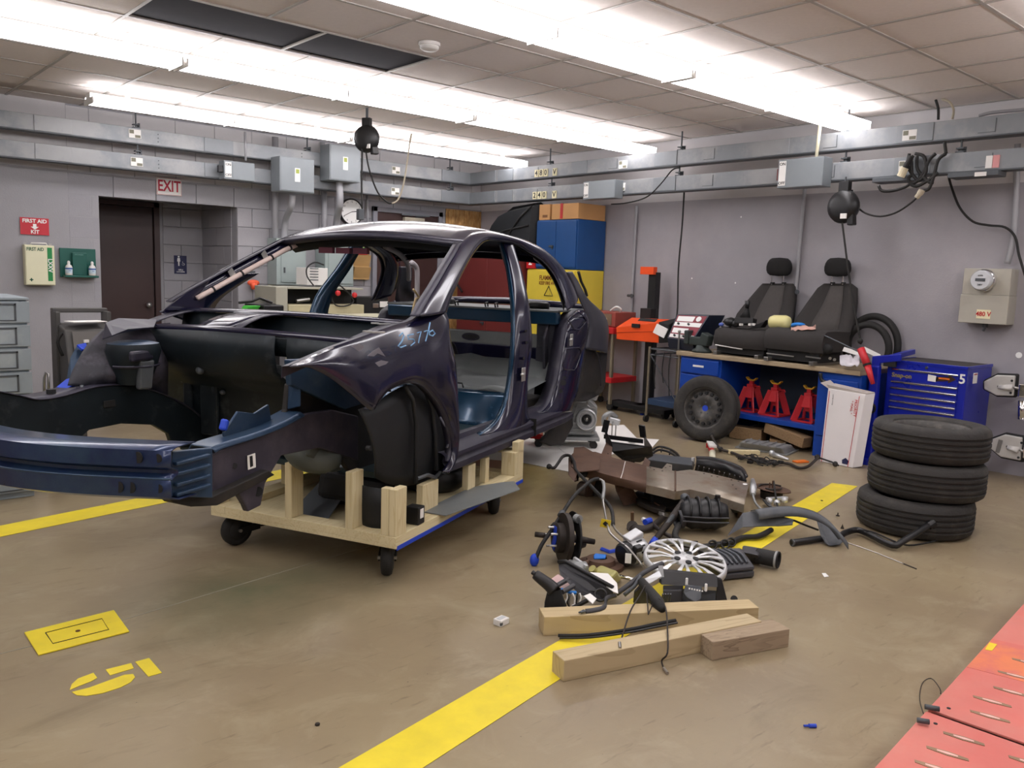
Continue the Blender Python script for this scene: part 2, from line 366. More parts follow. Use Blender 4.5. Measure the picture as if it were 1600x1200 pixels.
# ---------------------------------------------------------------- strip lights
m_lens = mat('lit_lens', (255, 255, 255), .5, var=0, emit=LAMP_STRENGTH)
m_lens.node_tree.nodes['Principled BSDF'].inputs['Base Color'].default_value = (.8, .8, .8, 1)
def light_proto():
    t = thing('strip_light', 'x', 'ceiling light', (0, 0, 0))
    L_ = 2.42
    b = MB(); b.box(-L_/2, -.06, -.045, L_/2, .06, 0); part('housing', b, m_white, t)
    for k in (-1, 1):
        c = k*L_/4; b = MB(); prof = [(-.066, -.012), (-.125, -.02), (-.118, -.075), (0, -.09), (.118, -.075), (.125, -.02), (.066, -.012)]
        rows = [[Vector((x, y, z)) for y, z in prof] for x in (c-L_/4+.012, c+L_/4-.012)]
        b.grid(rows); b.f.append((0, 1, 2, 3, 4, 5, 6)); b.f.append((13, 12, 11, 10, 9, 8, 7)); b.add(rows[0][:1]+rows[0][-1:]+rows[1][-1:]+rows[1][:1], [(0, 1, 2, 3)])
        part('lens', b, m_lens, t)
    for x in (-L_/2+.006, 0, L_/2-.006): part('end_plate', MB().box(x-.006, -.122, -.09, x+.006, .122, -.04), m_white, t)
    for x in (-.9, .9): part('stem', MB().box(x-.02, -.02, 0, x+.02, .02, .07), m_white, t)
    return t
lp = light_proto(); first = True
names = {(0, 0): 'left', (0, 1): 'right'}
for row, (y, xe, n) in enumerate(((7.76, 6.93, 2), (5.85, 7.0, 4), (3.55, 6.95, 4), (1.25, 6.95, 4), (-1.3, 6.6, 4))):  # camera-side row is unseen, added to brighten the right half of the room
    for k in range(n):
        lab = '%s fluorescent wrap light of the %s ceiling row' % (['right-end', 'second', 'third', 'farthest left'][k] if n > 2 else ['right-hand', 'left-hand'][k], ['rear short', 'middle long', 'front', 'added unseen camera-side', 'far camera-side'][row])
        o = lp if first else dup(lp); first = False
        o.location = (xe-1.22-2.44*k, y, ZC-.075); o['label'] = lab; o['group'] = 'fluorescent strip lights'
m_det = m_white
p = at(671, 66, z=ZC)
t = thing('smoke_detector', 'small round white smoke detector on a ceiling tile beside the dark panel', 'smoke detector', (p.x, p.y, ZC-.005))
part('base', MB().lathe([(0, 0), (.07, 0), (.07, -.02), (0, -.02)], n=24), m_white, t, auto=40)
part('cover', MB().lathe([(.062, -.02), (.06, -.034), (.045, -.046), (0, -.05)], n=24), m_white, t, smooth=True)

# ---------------------------------------------------------------- floor markings
def flat_poly(name, pts, z, m, parent=None, **k):
    b = MB().prism([(p[0], p[1], z-.0012) for p in pts], (0, 0, .0012)); return part(name, b, m, parent, **k)
def band(a, b_, w_):
    a = Vector(a).to_3d(); b_ = Vector(b_).to_3d(); d = (b_-a).normalized(); nn = Vector((-d.y, d.x, 0))*w_/2
    return [a+nn, b_+nn, b_-nn, a-nn]
q = [at(*p, z=0) for p in ((530, 1200), (665, 1200), (1340, 760), (1300, 755))]
d = (q[3]-q[0]).normalized()
o = flat_poly('floor_tape_stripe', [q[0]-d*1.5, q[1]-d*1.5, q[2], q[3]], .0022, m_yellow, floor)
q = [at(*p, z=0) for p in ((0, 822), (0, 838), (262, 786), (235, 775))]; d = (q[3]-q[0]).normalized()
flat_poly('floor_tape_stripe', [q[0]-d*1.8, q[1]-d*1.8, q[2]+d*1.6, q[3]+d*1.6], .0022, m_yellow, floor)
def px_poly(name, pts, z, m, parent, **k): return flat_poly(name, [at(a, c, z=z) for a, c in pts], z, m, parent, **k)
px_poly('painted_stroke', [(211, 1034), (233, 1028), (253, 1051), (232, 1057)], .002, m_yellow, floor)
px_poly('painted_stroke', [(165, 1046), (205, 1036), (209, 1044), (172, 1055)], .002, m_yellow, floor)
px_poly('painted_stroke', [(109, 1078), (112, 1069), (122, 1060), (146, 1051), (152, 1059), (141, 1065), (125, 1071)], .002, m_yellow, floor)
px_poly('painted_stroke', [(112, 1081), (140, 1074), (170, 1063), (195, 1054), (208, 1053), (211, 1058), (204, 1066), (188, 1074), (160, 1083), (135, 1087), (120, 1086)], .002, m_yellow, floor)
cr = [at(a, c, z=0) for a, c in ((-60, 1037), (60, 1007), (205, 965), (510, 873), (720, 812))]
part('saw_joint', MB().tube([(p.x, p.y, .0) for p in cr], .0028, 4), mat('joint_filler', (150, 146, 130), .6), floor)
p = at(120, 985, z=0)
t = thing('floor_box_cover', 'yellow rectangular metal cover plate set in the floor left of the dolly', 'floor cover', (p.x, p.y, 0))
cs_ = [at(*q, z=.006) for q in ((38, 988), (178, 953), (202, 986), (60, 1023))]
part('plate', MB().prism([(c.x, c.y, .001) for c in cs_], (0, 0, .006)), m_yellow, t, world=True, bevel=.002)
ce = sum(cs_, Vector())/4; inn = [ce+(c-ce)*Vector((.62, .5, 1)) for c in cs_]
part('groove', MB().tube([(c.x, c.y, .0072) for c in inn+[inn[0]]], .0022, 4), m_blackm, t, world=True)
part('screw', MB().cyl((ce.x, ce.y, .006), (ce.x, ce.y, .009), .009, n=10), mat('rusty_screw', (90, 55, 30), .6, .5), t, world=True)

# ================================================================ CAR SHELL (local frame: x = length to the rear, y = across, z up)
CTH = 25.0
car = thing('car_shell', 'stripped dark blue sedan body shell with one front fender on the wooden dolly', 'car', (2.011, 3.102, 0), CTH)
CW = WM[car.name]; CI = CW.inverted(); WID = 1.66
def cl(px, py, s=None, t=None, z=None):
    d = CI.to_3x3() @ ray(px, py); c = CI @ CAM
    k = (s-c.x)/d.x if s is not None else ((t-c.y)/d.y if t is not None else (z-c.z)/d.z)
    return c+d*k
def tf(s, z):
    "inset of the body side from the widest plane"
    a = 0
    if z > 1.12: a += .215*((z-1.12)/.5)**1.15
    if s < -.1: a += .16*((-.1-s)/.6)**2
    if s > 2.9: a += .10*((s-2.9)/.6)**2
    return a
def side(px, py, off=0.):
    d = CI.to_3x3() @ ray(px, py); c = CI @ CAM; k = (-.12-c.y)/d.y
    g = lambda k: c.y+d.y*k-tf(c.x+d.x*k, c.z+d.z*k)-off
    k2 = k; n_ = 0; best = (abs(g(k)), k)
    while g(k2) < 0 and n_ < 60: k2 += .02; n_ += 1; best = min(best, (abs(g(k2)), k2))
    if n_ == 60: return c+d*best[1]
    a, b = k2-.02, k2
    for _ in range(20):
        m_ = (a+b)/2
        if g(m_) < 0: a = m_
        else: b = m_
    return c+d*b
def mir(p): return Vector((p.x, WID-p.y, p.z))
m_paint = mat('navy_car_paint', (20, 19, 44), .24, .1, var=.12, scale=5, coat=.45)
m_paintd = mat('dusty_car_paint', (44, 42, 56), .45, .2, var=.2, scale=7, rgb2=(70, 68, 74), mask=(.5, .75), mscale=6)
m_prim = mat('blue_inner_paint', (44, 66, 92), .35, .3, var=.2, scale=6, rgb2=(66, 82, 98), mask=(.5, .75), mscale=7)
m_teal = mat('teal_inner_paint', (26, 60, 86), .25, .4, var=.15, scale=6, coat=.4)
m_bay = mat('dirty_engine_bay', (22, 30, 35), .5, .1, var=.35, scale=5, rgb2=(62, 66, 70), mask=(.56, .78), mscale=9, spec=.35)
m_liner = mat('grimy_black_liner', (20, 23, 27), .6, var=.25, scale=6, rgb2=(40, 42, 44), mask=(.55, .8), mscale=5)
m_under = mat('brown_black_underseal', (28, 25, 23), .7, var=.3, scale=8, rgb2=(46, 40, 34), mask=(.5, .7), mscale=7)
m_greyp = mat('grey_cabin_floor', (112, 116, 116), .4, .2, var=.15, scale=6)
m_greyr = mat('dusty_roof_paint', (64, 62, 74), .24, .35, var=.15, scale=6, coat=.6)

def strip(A, B, nv=7, bulge=0., k=4, sm=True):
    "surface between two matched outlines, bulging outwards (towards -y)"
    A = crom(A, k) if sm else A; B = crom(B, k) if sm else B
    rows = []
    for a, b in zip(A, B):
        rows.append([a.lerp(b, j/(nv-1))+Vector((0, -bulge*math.sin(math.pi*j/(nv-1)), 0)) for j in range(nv)])
    return rows
def panel(name, rows, m, thick=.012, mirror=False, parent=None, **k):
    if mirror: rows = [[mir(p) for p in r] for r in rows]
    b = MB().grid(rows); return part(name, b, m, parent or car, smooth=True, solid=thick, off=0, **k)
def sp(pairs, o1=0, o2=0): return [side(*a, off=o1) for a, b in pairs], [side(*b, off=o2) for a, b in pairs]

# --- near front fender
FP = [((452,572),(452,573)), ((485,558),(478,573)), ((520,543),(510,587)), ((550,532),(545,613)), ((580,521),(579,641)), ((600,514),(590,629)),
      ((620,507),(605,611)), ((645,499),(628,600)), ((672,476),(645,598)), ((697,490),(662,605)), ((703,530),(680,625)), ((711,565),(692,645)),
      ((712,620),(700,668)), ((711,670),(705,700)), ((707,715),(700,722)), ((694,738),(690,737))]
A, B = sp(FP, .03, -.015)
for i in range(9, 16): A[i] = side(*FP[i][0], off=-.004)
for i in range(8): A[i] = side(*FP[i][0], off=.05)
rows = strip(A, B, 11, .032, 4)
fen = panel('front_fender', rows, m_paint, .008, label='glossy navy fender with a blue chalk number')
# rolled arch lip
lip = crom(B[4:15], 4)
part('arch_lip', MB().grid([[p+Vector((0, -.004, 0)), p+Vector((0, .035, 0))] for p in lip]), m_paintd, fen, smooth=True, solid=.004)
# folded top flange inside the hood gap
tp = crom(A[:9], 4)
part('hood_flange', MB().grid([[p, p+Vector((.0, .035, -.004)), p+Vector((0, .04, -.05))] for p in tp]), m_paintd, fen, smooth=False, solid=.003)
m_chalk = mat('blue_chalk', (120, 165, 205), .8)
def chalk(lines):
    b = MB()
    for l in lines: b.tube([side(x, y, -.062) for x, y in l], .0035, 4)
    return b
part('chalk_number', chalk([[(624,525),(629,520),(631,525),(628,533),(622,541),(626,543),(634,540)], [(646,522),(637,524),(638,530),(646,530),(648,535),(642,540)],
     [(652,520),(658,518),(655,529),(654,536)], [(663,518),(669,516),(667,526),(665,533)], [(672,504),(670,514),(671,523),(676,525),(680,521),(676,516),(671,519)]]), m_chalk, fen)
m_scuff = mat('scuffed_primer', (110, 108, 116), .6)
part('paint_scrape', MB().add([side(x, y, -.058) for x, y in ((549,541),(560,537),(568,541),(566,546),(561,549))], [(0,1,2,3,4)]), m_scuff, fen, solid=.002)
part('paint_scrape', MB().add([side(x, y, -.06) for x, y in ((574,556),(582,549),(592,543),(602,557),(590,552),(584,557))], [(0,1,2,3,4,5)]), m_scuff, fen, solid=.002)
part('paint_scrape', MB().add([side(x, y, -.058) for x, y in ((586,567),(596,563),(607,565),(603,569),(592,573))], [(0,1,2,3,4)]), m_scuff, fen, solid=.002)

# --- A pillar, roof rail, C pillar (both sides)
AP = [((655,494),(697,487)), ((668,470),(705,462)), ((684,444),(716,438)), ((700,416),(728,414)), ((712,396),(738,397)), ((722,379),(748,384)),
      ((738,365),(760,376)), ((765,362),(780,376)), ((800,370),(805,381)), ((825,378),(824,392)), ((850,391),(848,408)), ((872,410),(866,430)),
      ((890,436),(879,458)), ((902,462),(887,485))]
A, B = sp(AP); RAIL_O = A; RAIL_I = B
for mi in (False, True):
    panel('roof_rail', strip(A, B, 7, .028, 5), m_paint if not mi else m_paintd, .01, mi)
    ins = [[a+Vector((0, .0, 0)), a.lerp(b, .5)+Vector((0, .06, -.01)), b+Vector((0, .03, 0))] for a, b in zip(crom(A, 3), crom(B, 3))]
    panel('inner_rail', ins, m_blackm if not mi else m_paint, .006, mi)
# windshield side flange with spot-welded lip
for mi in (False, True):
    g = [[p+Vector((0, .0, 0)), p+Vector((-.012, .045, .0))] for p in crom(A[:6], 5)]
    panel('windshield_flange', g, m_paintd, .004, mi)
# door opening seal lip
part('seal_lip', MB().tube(crom([p+Vector((0, .0, 0)) for p in B], 3), .006, 6), m_paintd, car, smooth=True)
# --- B pillar
BP = [((784,378),(801,380)), ((792,402),(806,402)), ((798,430),(815,430)), ((804,480),(826,480)), ((804,540),(830,540)), ((799,590),(824,590)),
      ((790,635),(823,640)), ((774,663),(828,656)), ((750,680),(838,664))]
bA = [side(*a, off=.05) for a, b in BP]; bB = [side(*b, off=.03) for a, b in BP]
for mi in (False, True):
    bp = panel('center_pillar', strip(bA, bB, 7, .03, 4), m_paint if not mi else m_teal, .012, mi, label=None)
    panel('pillar_inner', [[a+Vector((0, .0, 0)), a+Vector((.03, .04, 0)), a.lerp(b, .6)+Vector((0, .07, 0)), b+Vector((0, .02, 0))] for a, b in zip(crom(bA, 3), crom(bB, 3))], m_teal, .005, mi)
m_strik = mat('striker_zinc', (190, 190, 186), .35, .7)
def striker(px, py, off):
    p = side(px, py, off)
    st = part('door_striker', MB().obox(p+Vector((0, -.004, 0)), (.055, .008, .085)), m_strik, car, bevel=.004)
    part('striker_pin', MB().cyl(p+Vector((-.01, -.012, .005)), p+Vector((-.065, -.02, .005)), .009, n=10), m_strik, st, smooth=True)
striker(817, 585, .0); striker(892, 531, .0)
for a, c in ((822, 517), (823, 535), (819, 560)): part('pillar_bolt', MB().cyl(side(a, c, -.005), side(a, c, .02), .009, n=8), m_blackm, car)
# --- rear door jamb
JP = [((903,485),(911,485)), ((892,495),(919,499)), ((886,507),(919,520)), ((880,540),(913,550)), ((874,575),(907,582)), ((866,610),(901,612)),
      ((857,632),(896,630)), ((843,646),(892,643))]
jA = [side(*a, off=.05) for a, b in JP]; jB = [side(*b, off=.0) for a, b in JP]
for mi in (False, True):
    panel('rear_jamb', strip(jA, jB, 8, .02, 4), m_paint, .012, mi)
    panel('jamb_inner', [[a, a+Vector((.04, .1, 0))] for a in crom(jA, 3)], m_paintd, .005, mi)
# raised rectangle and rib of the jamb pressing
def ring(name, pts, off, r, m, par=None): return part(name, MB().tube([side(x, y, off) for x, y in pts+[pts[0]]], r, 6), m, par or car, smooth=True)
ring('jamb_pressing', [(885,545),(905,543),(908,549),(905,562),(900,575),(897,578),(882,577),(879,571)], -.008, .005, m_paint)
ring('jamb_pressing', [(887,500),(893,494),(904,487),(912,494),(916,502),(910,510),(905,515),(896,513),(891,504)], -.008, .005, m_paint)
for a, c, r in ((882,590,.012),(880,598,.02),(876,611,.015)): part('jamb_hole', MB().cyl(side(a, c, -.012), side(a, c, -.008), r, n=14), m_blackm, car)
# --- quarter panel (matte, dusty) with black wheel arch
QP = [((884,425),(887,425)), ((893,440),(897,441)), ((902,460),(912,466)), ((910,478),(932,481)), ((917,492),(944,493)), ((919,508),(950,510)), ((917,525),(950,530)), ((913,545),(948,552))]
qA = [side(*a, off=.0) for a, b in QP]; qB = [side(*b, off=.03) for a, b in QP]
m_quart = mat('sanded_quarter_panel', (50, 50, 58), .5, .2, var=.15, scale=5, rgb2=(62, 62, 70), mask=(.45, .7), mscale=3)
WP = [((913,545),(948,552)), ((909,565),(946,580)), ((905,590),(944,603)), ((898,612),(936,616)), ((894,630),(915,627))]
wA = [side(*a, off=.02) for a, b in WP]; wB = [side(*b, off=.05) for a, b in WP]
PBP = [((684,444),(716,438)), ((668,470),(705,462)), ((655,494),(697,487)), ((640,506),(700,515)), ((634,512),(704,545))]
pbA = [side(*a, off=.045) for a, b in PBP]; pbB = [side(*b, off=.045) for a, b in PBP]
for mi in (False, True):
    panel('pillar_base', strip(pbA, pbB, 5, .0, 3), m_paint, .006, mi)
    panel('quarter_panel', strip(qA, qB, 8, .04, 4), m_quart, .01, mi)
    panel('rear_wheelhouse', strip(wA, wB, 6, -.03, 4), m_under, .01, mi)
# --- sills
prof = [(.16, .50), (.15, .535), (.10, .54), (.09, .515), (.02, .505), (-.004, .49), (-.006, .47), (.012, .462), (.008, .45), (-.01, .435), (-.012, .405), (.02, .385), (.06, .378), (.16, .375)]
for mi in (False, True):
    rows = []
    for i in range(13):
        s_ = .56+i*(2.56-.56)/12
        e_ = 0 if i < 12 else .02
        rows.append([Vector((s_, t+e_, z)) for t, z in prof])
    if mi: rows = [[mir(p) for p in r] for r in rows]
    part('rocker_sill', MB().grid(rows), m_paintd, car, auto=35)
part('sill_joint', MB().box(1.755, -.02, .40, 1.765, .09, .512), m_blackm, car)
# --- roof skin with crown, header rail
RO = crom(RAIL_O[5:13], 4)
rows = []
for i, p in enumerate(RO):
    u = i/(len(RO)-1); q_ = mir(p); r = []
    for j in range(15):
        v = j/14; c_ = math.sin(math.pi*v)
        r.append(p.lerp(q_, v)+Vector((-.05*c_*(1-u)+.06*c_*u, 0, .045*c_**.8 + .012*math.sin(math.pi*v)*math.sin(math.pi*min(1, u*1.4)))))
    rows.append(r)
panel('roof_panel', rows[:24], m_greyr, .008)
hd = []
for j in range(15):
    p = rows[0][j]; hd.append([p+Vector((-.004, 0, -.002)), p+Vector((-.02, 0, -.022)), p+Vector((.03, 0, -.035)), p+Vector((.10, 0, -.03))])
panel('front_header', [list(x) for x in hd], m_paintd, .006)
hd = [[rows[1][j]+Vector((.03, 0, -.05)), rows[1][j]+Vector((.10, 0, -.085)), rows[2][j]+Vector((.16, 0, -.05))] for j in range(15)]
panel('header_beam', hd, m_blackm, .006)
for a_, b_ in ((.52, .60), (.62, .70), (.72, .80)):
    L_ = [rows[1][0].lerp(rows[1][14], t) for t in (a_, b_)]
    part('maroon_foam_pad', MB().beam(L_[0]+Vector((.02, 0, -.07)), L_[1]+Vector((.02, 0, -.07)), .03, .035), mat('maroon_foam', (92, 44, 56), .8), car)
# roof bows
for i in (9, 15):
    part('roof_bow', MB().grid([[rows[i][j]+Vector((-.03, 0, -.03)), rows[i][j]+Vector((.03, 0, -.03))] for j in range(15)]), m_blackm, car, solid=.006)
# rear window header
rb = [[rows[23][j]+Vector((0, 0, -.004)), rows[23][j]+Vector((.03, 0, -.04)), rows[23][j]+Vector((-.05, 0, -.05))] for j in range(15)]
panel('rear_header', rb, m_paint, .006)

# --- cowl
zc1, zc2 = 1.14, 1.175
def lip_pt(v):  # front lip, v 0 near .. 1 far
    return Vector((.10-.12*math.sin(math.pi*v), .10+1.50*v, 1.095+.03*math.sin(math.pi*v)))
def base_pt(v): # windshield base
    return Vector((.44-.12*math.sin(math.pi*v), .08+1.50*v, 1.175+.02*math.sin(math.pi*v)))
N = 24
fr = [[base_pt(j/N)+Vector((.10, 0, -.03)), base_pt(j/N)+Vector((.03, 0, .0)), base_pt(j/N), base_pt(j/N)+Vector((-.05, 0, -.012))] for j in range(N+1)]
panel('windshield_base', fr, m_paint, .008)
lp_ = [[lip_pt(j/N)+Vector((.03, 0, .0)), lip_pt(j/N)+Vector((.0, 0, .004)), lip_pt(j/N)+Vector((-.012, 0, -.02))] for j in range(N+1)]
panel('cowl_lip', lp_, m_paint, .006)
# bridge plates between the lip and the base with openings between them
def bridge(v0, v1, dz=0, m=m_paintd, nm='cowl_bridge'):
    r = []
    for j in range(5):
        v = v0+(v1-v0)*j/4; a, b = lip_pt(v), base_pt(v)+Vector((-.05, 0, -.012)); r.append([a.lerp(b, u)+Vector((0, 0, dz*math.sin(math.pi*u))) for u in (0, .25, .5, .75, 1)])
    panel(nm, r, m, .006)
bridge(.50, .66, .015, m_paint); bridge(.92, 1.0, .01); bridge(0, .10, .0)
bridge(.66, .69, -.03); bridge(.47, .50, .02)
pl = []
for j in range(N+1):
    v = j/N; a, b = lip_pt(v), base_pt(v)
    pl.append([a+Vector((.0, 0, -.03)), a+Vector((.06, 0, -.12)), b+Vector((-.06, 0, -.13)), b+Vector((-.03, 0, -.02))])
panel('plenum_trough', pl, m_bay, .006)
for px, py in ((586,506),(574,519)):
    p = cl(px, py, z=1.165); hg = part('hinge_ear', MB().lathe([(.008, 0), (.02, 0), (.02, .006), (.008, .006)], p, (0,0,1), 14, closed=True).obox(p+Vector((.03, -.03, .0)), (.06, .03, .006), (0,0,-40)), m_strik, car)
# --- firewall
FW = []
for j in range(N+1):
    v = j/N; a = lip_pt(v); y = a.y; c_ = math.sin(math.pi*v)
    zb = .45
    r = [a+Vector((-.012, 0, -.02)), Vector((a.x-.02, y, 1.03)), Vector((a.x+.0, y, .93)), Vector((a.x+.10, y, .86)), Vector((.24, y, .78)), Vector((.26, y, .62)), Vector((.32, y, zb))]
    FW.append(r)
lo = [r for j, r in enumerate(FW) if j/N > .30]
hi = [r[:4] for j, r in enumerate(FW) if j/N <= .32]
panel('firewall', lo, m_bay, .006); panel('firewall_upper', hi, m_bay, .006)
part('firewall_box', MB().box(.16, .78, .83, .26, 1.02, .93), mat('grey_sound_pad', (66, 72, 72), .7, var=.15), car, bevel=.012)
for i_, (y0_, y1_) in enumerate(((.66, .70), (1.18, 1.30), (1.36, 1.42))): part('pressed_panel', MB().box(.225, y0_, .52, .25, y1_, .80), m_bay, car, bevel=.01)
for v_ in (.42, .74): part('firewall_rib', MB().tube([Vector((.235, .1+1.5*v_, .84)), Vector((.245, .1+1.5*v_, .70)), Vector((.27, .1+1.5*v_, .5))], .018, 8), m_bay, car, smooth=True)
for y, z, r in ((.80, .62, .03), (1.15, .76, .014), (1.1, .9, .022), (1.42, .8, .012), (.98, .97, .014), (.9, .99, .012), (1.2, 1.0, .02)):
    part('grommet', MB().lathe([(0, .012), (r*.6, .012), (r, 0), (r, -.01)], (.23 if z < .85 else .02, y, z), (-1, 0, .1), 12), mat('beige_grommet', (140, 132, 104), .6) if r == .03 else m_galvd, car, smooth=True)
# transmission tunnel and cabin floor
tn = [[Vector((s_, .83+math.cos(a)*.17, .44+max(0, math.sin(a))*.15)) for a in [math.pi*k/8 for k in range(9)]] for s_ in (.34, .8, 1.3, 1.75)]
panel('floor_tunnel', tn, m_teal, .005)
part('cabin_floor', MB().box(.3, .14, .40, 1.78, 1.52, .43), mat('floor_pan_greenish', (40, 58, 62), .42, .2, var=.25, scale=5), car)
for i in range(4): part('floor_rib', MB().box(.55+.28*i, .25, .43, .60+.28*i, .6, .438), mat('floor_pan_greenish', (0,0,0)), car, bevel=.004)
part('seat_riser', MB().grid([[Vector((1.74, y, .43)), Vector((1.78, y, .46)), Vector((1.80, y, .62)), Vector((1.86, y, .645))] for y in (.14, .6, 1.1, 1.52)]), m_teal, car, smooth=True, solid=.006)
rp = [[Vector((1.86+i*.13, .14+j*.115, .645+(.02 if (j % 4 == 2) else 0)+.012*i+(.10 if i == 5 else 0))) for j in range(13)] for i in range(6)]
part('rear_seat_pan', MB().grid(rp), m_greyp, car, auto=25, solid=.005)
part('seat_loop', MB().tube([(1.84, .55, .66), (1.82, .55, .69), (1.82, .63, .69), (1.84, .63, .66)], .006, 6), m_black, car)
# rear bulkhead with oval hole, parcel shelf with speaker rings
bk = MB(); bk.box(2.50, .22, .90, 2.53, 1.44, 1.0)
part('bulkhead_crossbar', bk, m_greyp, car, bevel=.01)
part('oval_hole', MB().tube([(2.495, .83+.07*math.cos(a), .95+.022*math.sin(a)) for a in [math.pi*2*k/20 for k in range(20)]]+[(2.495, .90, .95)], .006, 6), m_paintd, car)
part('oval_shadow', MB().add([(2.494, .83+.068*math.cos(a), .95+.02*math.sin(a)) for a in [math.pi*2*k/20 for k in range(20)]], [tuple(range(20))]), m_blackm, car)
for yy, w_ in ((.14, .16), (1.36, .16)): part('bulkhead_gusset', MB().prism([(2.5, yy, .62), (2.5, yy+w_, .78), (2.5, yy+w_, 1.15), (2.5, yy, 1.18)], (.03, 0, 0)), m_quart, car, bevel=.006)
part('shelf_beam', MB().box(2.45, .12, 1.075, 2.52, 1.54, 1.17), m_teal, car, bevel=.015)
sh = MB().box(2.45, .12, 1.165, 3.02, 1.54, 1.18); part('parcel_shelf', sh, m_greyp, car, bevel=.004)
part('rear_window_base', MB().tube([(3.03, .14, 1.19), (3.10, .5, 1.205), (3.12, .83, 1.21), (3.10, 1.16, 1.205), (3.03, 1.52, 1.19)], .028, 8), m_paint, car, smooth=True)
for y in (.42, 1.22):
    part('speaker_ring', MB().lathe([(.10, 0), (.135, .0), (.14, .03), (.125, .045), (.10, .04)], (2.68, y, 1.182), (0, 0, 1), 28, closed=True), m_black, car, smooth=True)
for y in (.62, .7, .95, 1.03): part('shelf_clip', MB().tube([(2.47, y, 1.18), (2.455, y, 1.21), (2.50, y, 1.215), (2.51, y, 1.182)], .006, 6), m_black, car)
# inner rear wheel housings
for mi in (False, True):
    rr_ = []
    for i in range(9):
        a = math.pi*i/8; rr_.append([Vector((2.95-.40*math.cos(a), t, .55+.36*math.sin(a))) for t in (.05, .12, .25, .32)])
    panel('wheel_housing', rr_, m_quart, .006, mi)
# trunk floor and tail panel with the opening seen through the cabin
part('trunk_floor', MB().box(2.5, .35, .50, 3.45, 1.31, .515), m_bay, car)
part('tail_panel', MB().box(3.42, .15, .50, 3.45, 1.51, .82), m_paint, car, bevel=.01)
# near-side inner quarter with hole, seen through the rear door
part('inner_quarter', MB().prism([(2.45, .2, .75), (2.62, .2, .72), (2.75, .2, .90), (2.75, .2, 1.12), (2.5, .2, 1.10), (2.42, .2, .98)], (0, .02, 0)), m_quart, car, bevel=.004)
# pale air-bag tube along the far rail and hanging drain tube
fr_ = [mir(p)+Vector((.02, -.05, -.05)) for p in RAIL_O[1:9]]
tb = MB().tube(crom(fr_, 3), .016, 8); atb = part('airbag_tube', tb, mat('pinkish_tube', (205, 186, 178), .6), car, smooth=True)
for i in (2, 5, 9, 12):
    c = crom(fr_, 3); d_ = (c[i+1]-c[i]).normalized(); part('tube_tie', MB().cyl(c[i]-d_*.006, c[i]+d_*.006, .019, n=10), m_black, atb)
for i in (4, 8):
    c = crom(fr_, 3)[i]; part('tube_bracket', MB().obox(c+Vector((0, 0, .035)), (.04, .004, .05), (0, -40, 0)), m_strik, atb)
hose = [mir(p)+Vector((.02, -.07, -.05)) for p in (RAIL_O[9], RAIL_O[10], RAIL_O[11], RAIL_O[12])]
part('airbag_sleeve', MB().tube(crom(hose, 4), .02, 8), mat('grey_sleeve', (150, 146, 150), .6), car, smooth=True)
nh = [p+Vector((.02, .07, -.05)) for p in (RAIL_O[10], RAIL_O[11], RAIL_O[12], RAIL_O[13])]
part('airbag_sleeve', MB().tube(crom(nh, 4), .02, 8), mat('grey_sleeve', (0,0,0)), car, smooth=True)
hp = [cl(650+dx, y, t=.30) for dx, y in ((-7, 410), (0, 417), (2, 430), (1, 470), (-3, 500))]
part('drain_tube', MB().tube(crom(hp, 3), .014, 8), mat('grey_sleeve', (0,0,0)), car, smooth=True)
hp = [cl(x, y, t=.29) for x, y in ((646,452), (653,462), (658,470), (650,466), (644,490))]
part('loose_cable', MB().tube(crom(hp, 3), .006, 6), mat('tan_cable', (170, 150, 110), .6), car, smooth=True)

# --- front rails, wheelhouse, strut towers, bumper
def bayp(pts, t): return [cl(x, y, t=t) for x, y in pts]
# near rail: outer face plate with section to the rear
NR = bayp([(332,708),(400,682),(470,648),(520,640),(560,650),(560,720),(500,700),(440,712),(415,755),(408,790),(388,800),(384,790),(372,770),(332,776)], .30)
part('rail_outer_face', MB().prism(NR, (0, .03, 0)), mat('purple_grey_rail', (58, 54, 66), .5, .2, var=.2, scale=6, rgb2=(74, 70, 78), mask=(.5, .75), mscale=6), car, bevel=.006)
NRt = [(a, b) for a, b in (((330,700),.30),((345,693),.30),((400,676),.30),((440,660),.30),((470,644),.30))]
tp = [cl(*a, t=b) for a, b in NRt]
rows_ = [[p+Vector((0, -.02, -.015)), p, p+Vector((0, .10, 0)), p+Vector((0, .12, -.03)), p+Vector((0, .12, -.16))] for p in crom(tp, 3)]
part('rail_top', MB().grid(rows_), m_prim, car, auto=30, solid=.005)
bk_ = bayp([(350,676),(372,643),(398,646),(420,632),(424,655),(448,648),(450,640),(468,642),(440,662),(400,678),(352,690)], .36)
part('radiator_bracket', MB().prism(bk_, (0, .012, 0)), m_prim, car, bevel=.003)
p = cl(350, 664, t=.37); part('blue_tape_tab', MB().obox(p, (.03, .03, .045), (10, 20, 30)), mat('blue_tape', (28, 66, 190), .6), car, bevel=.008)
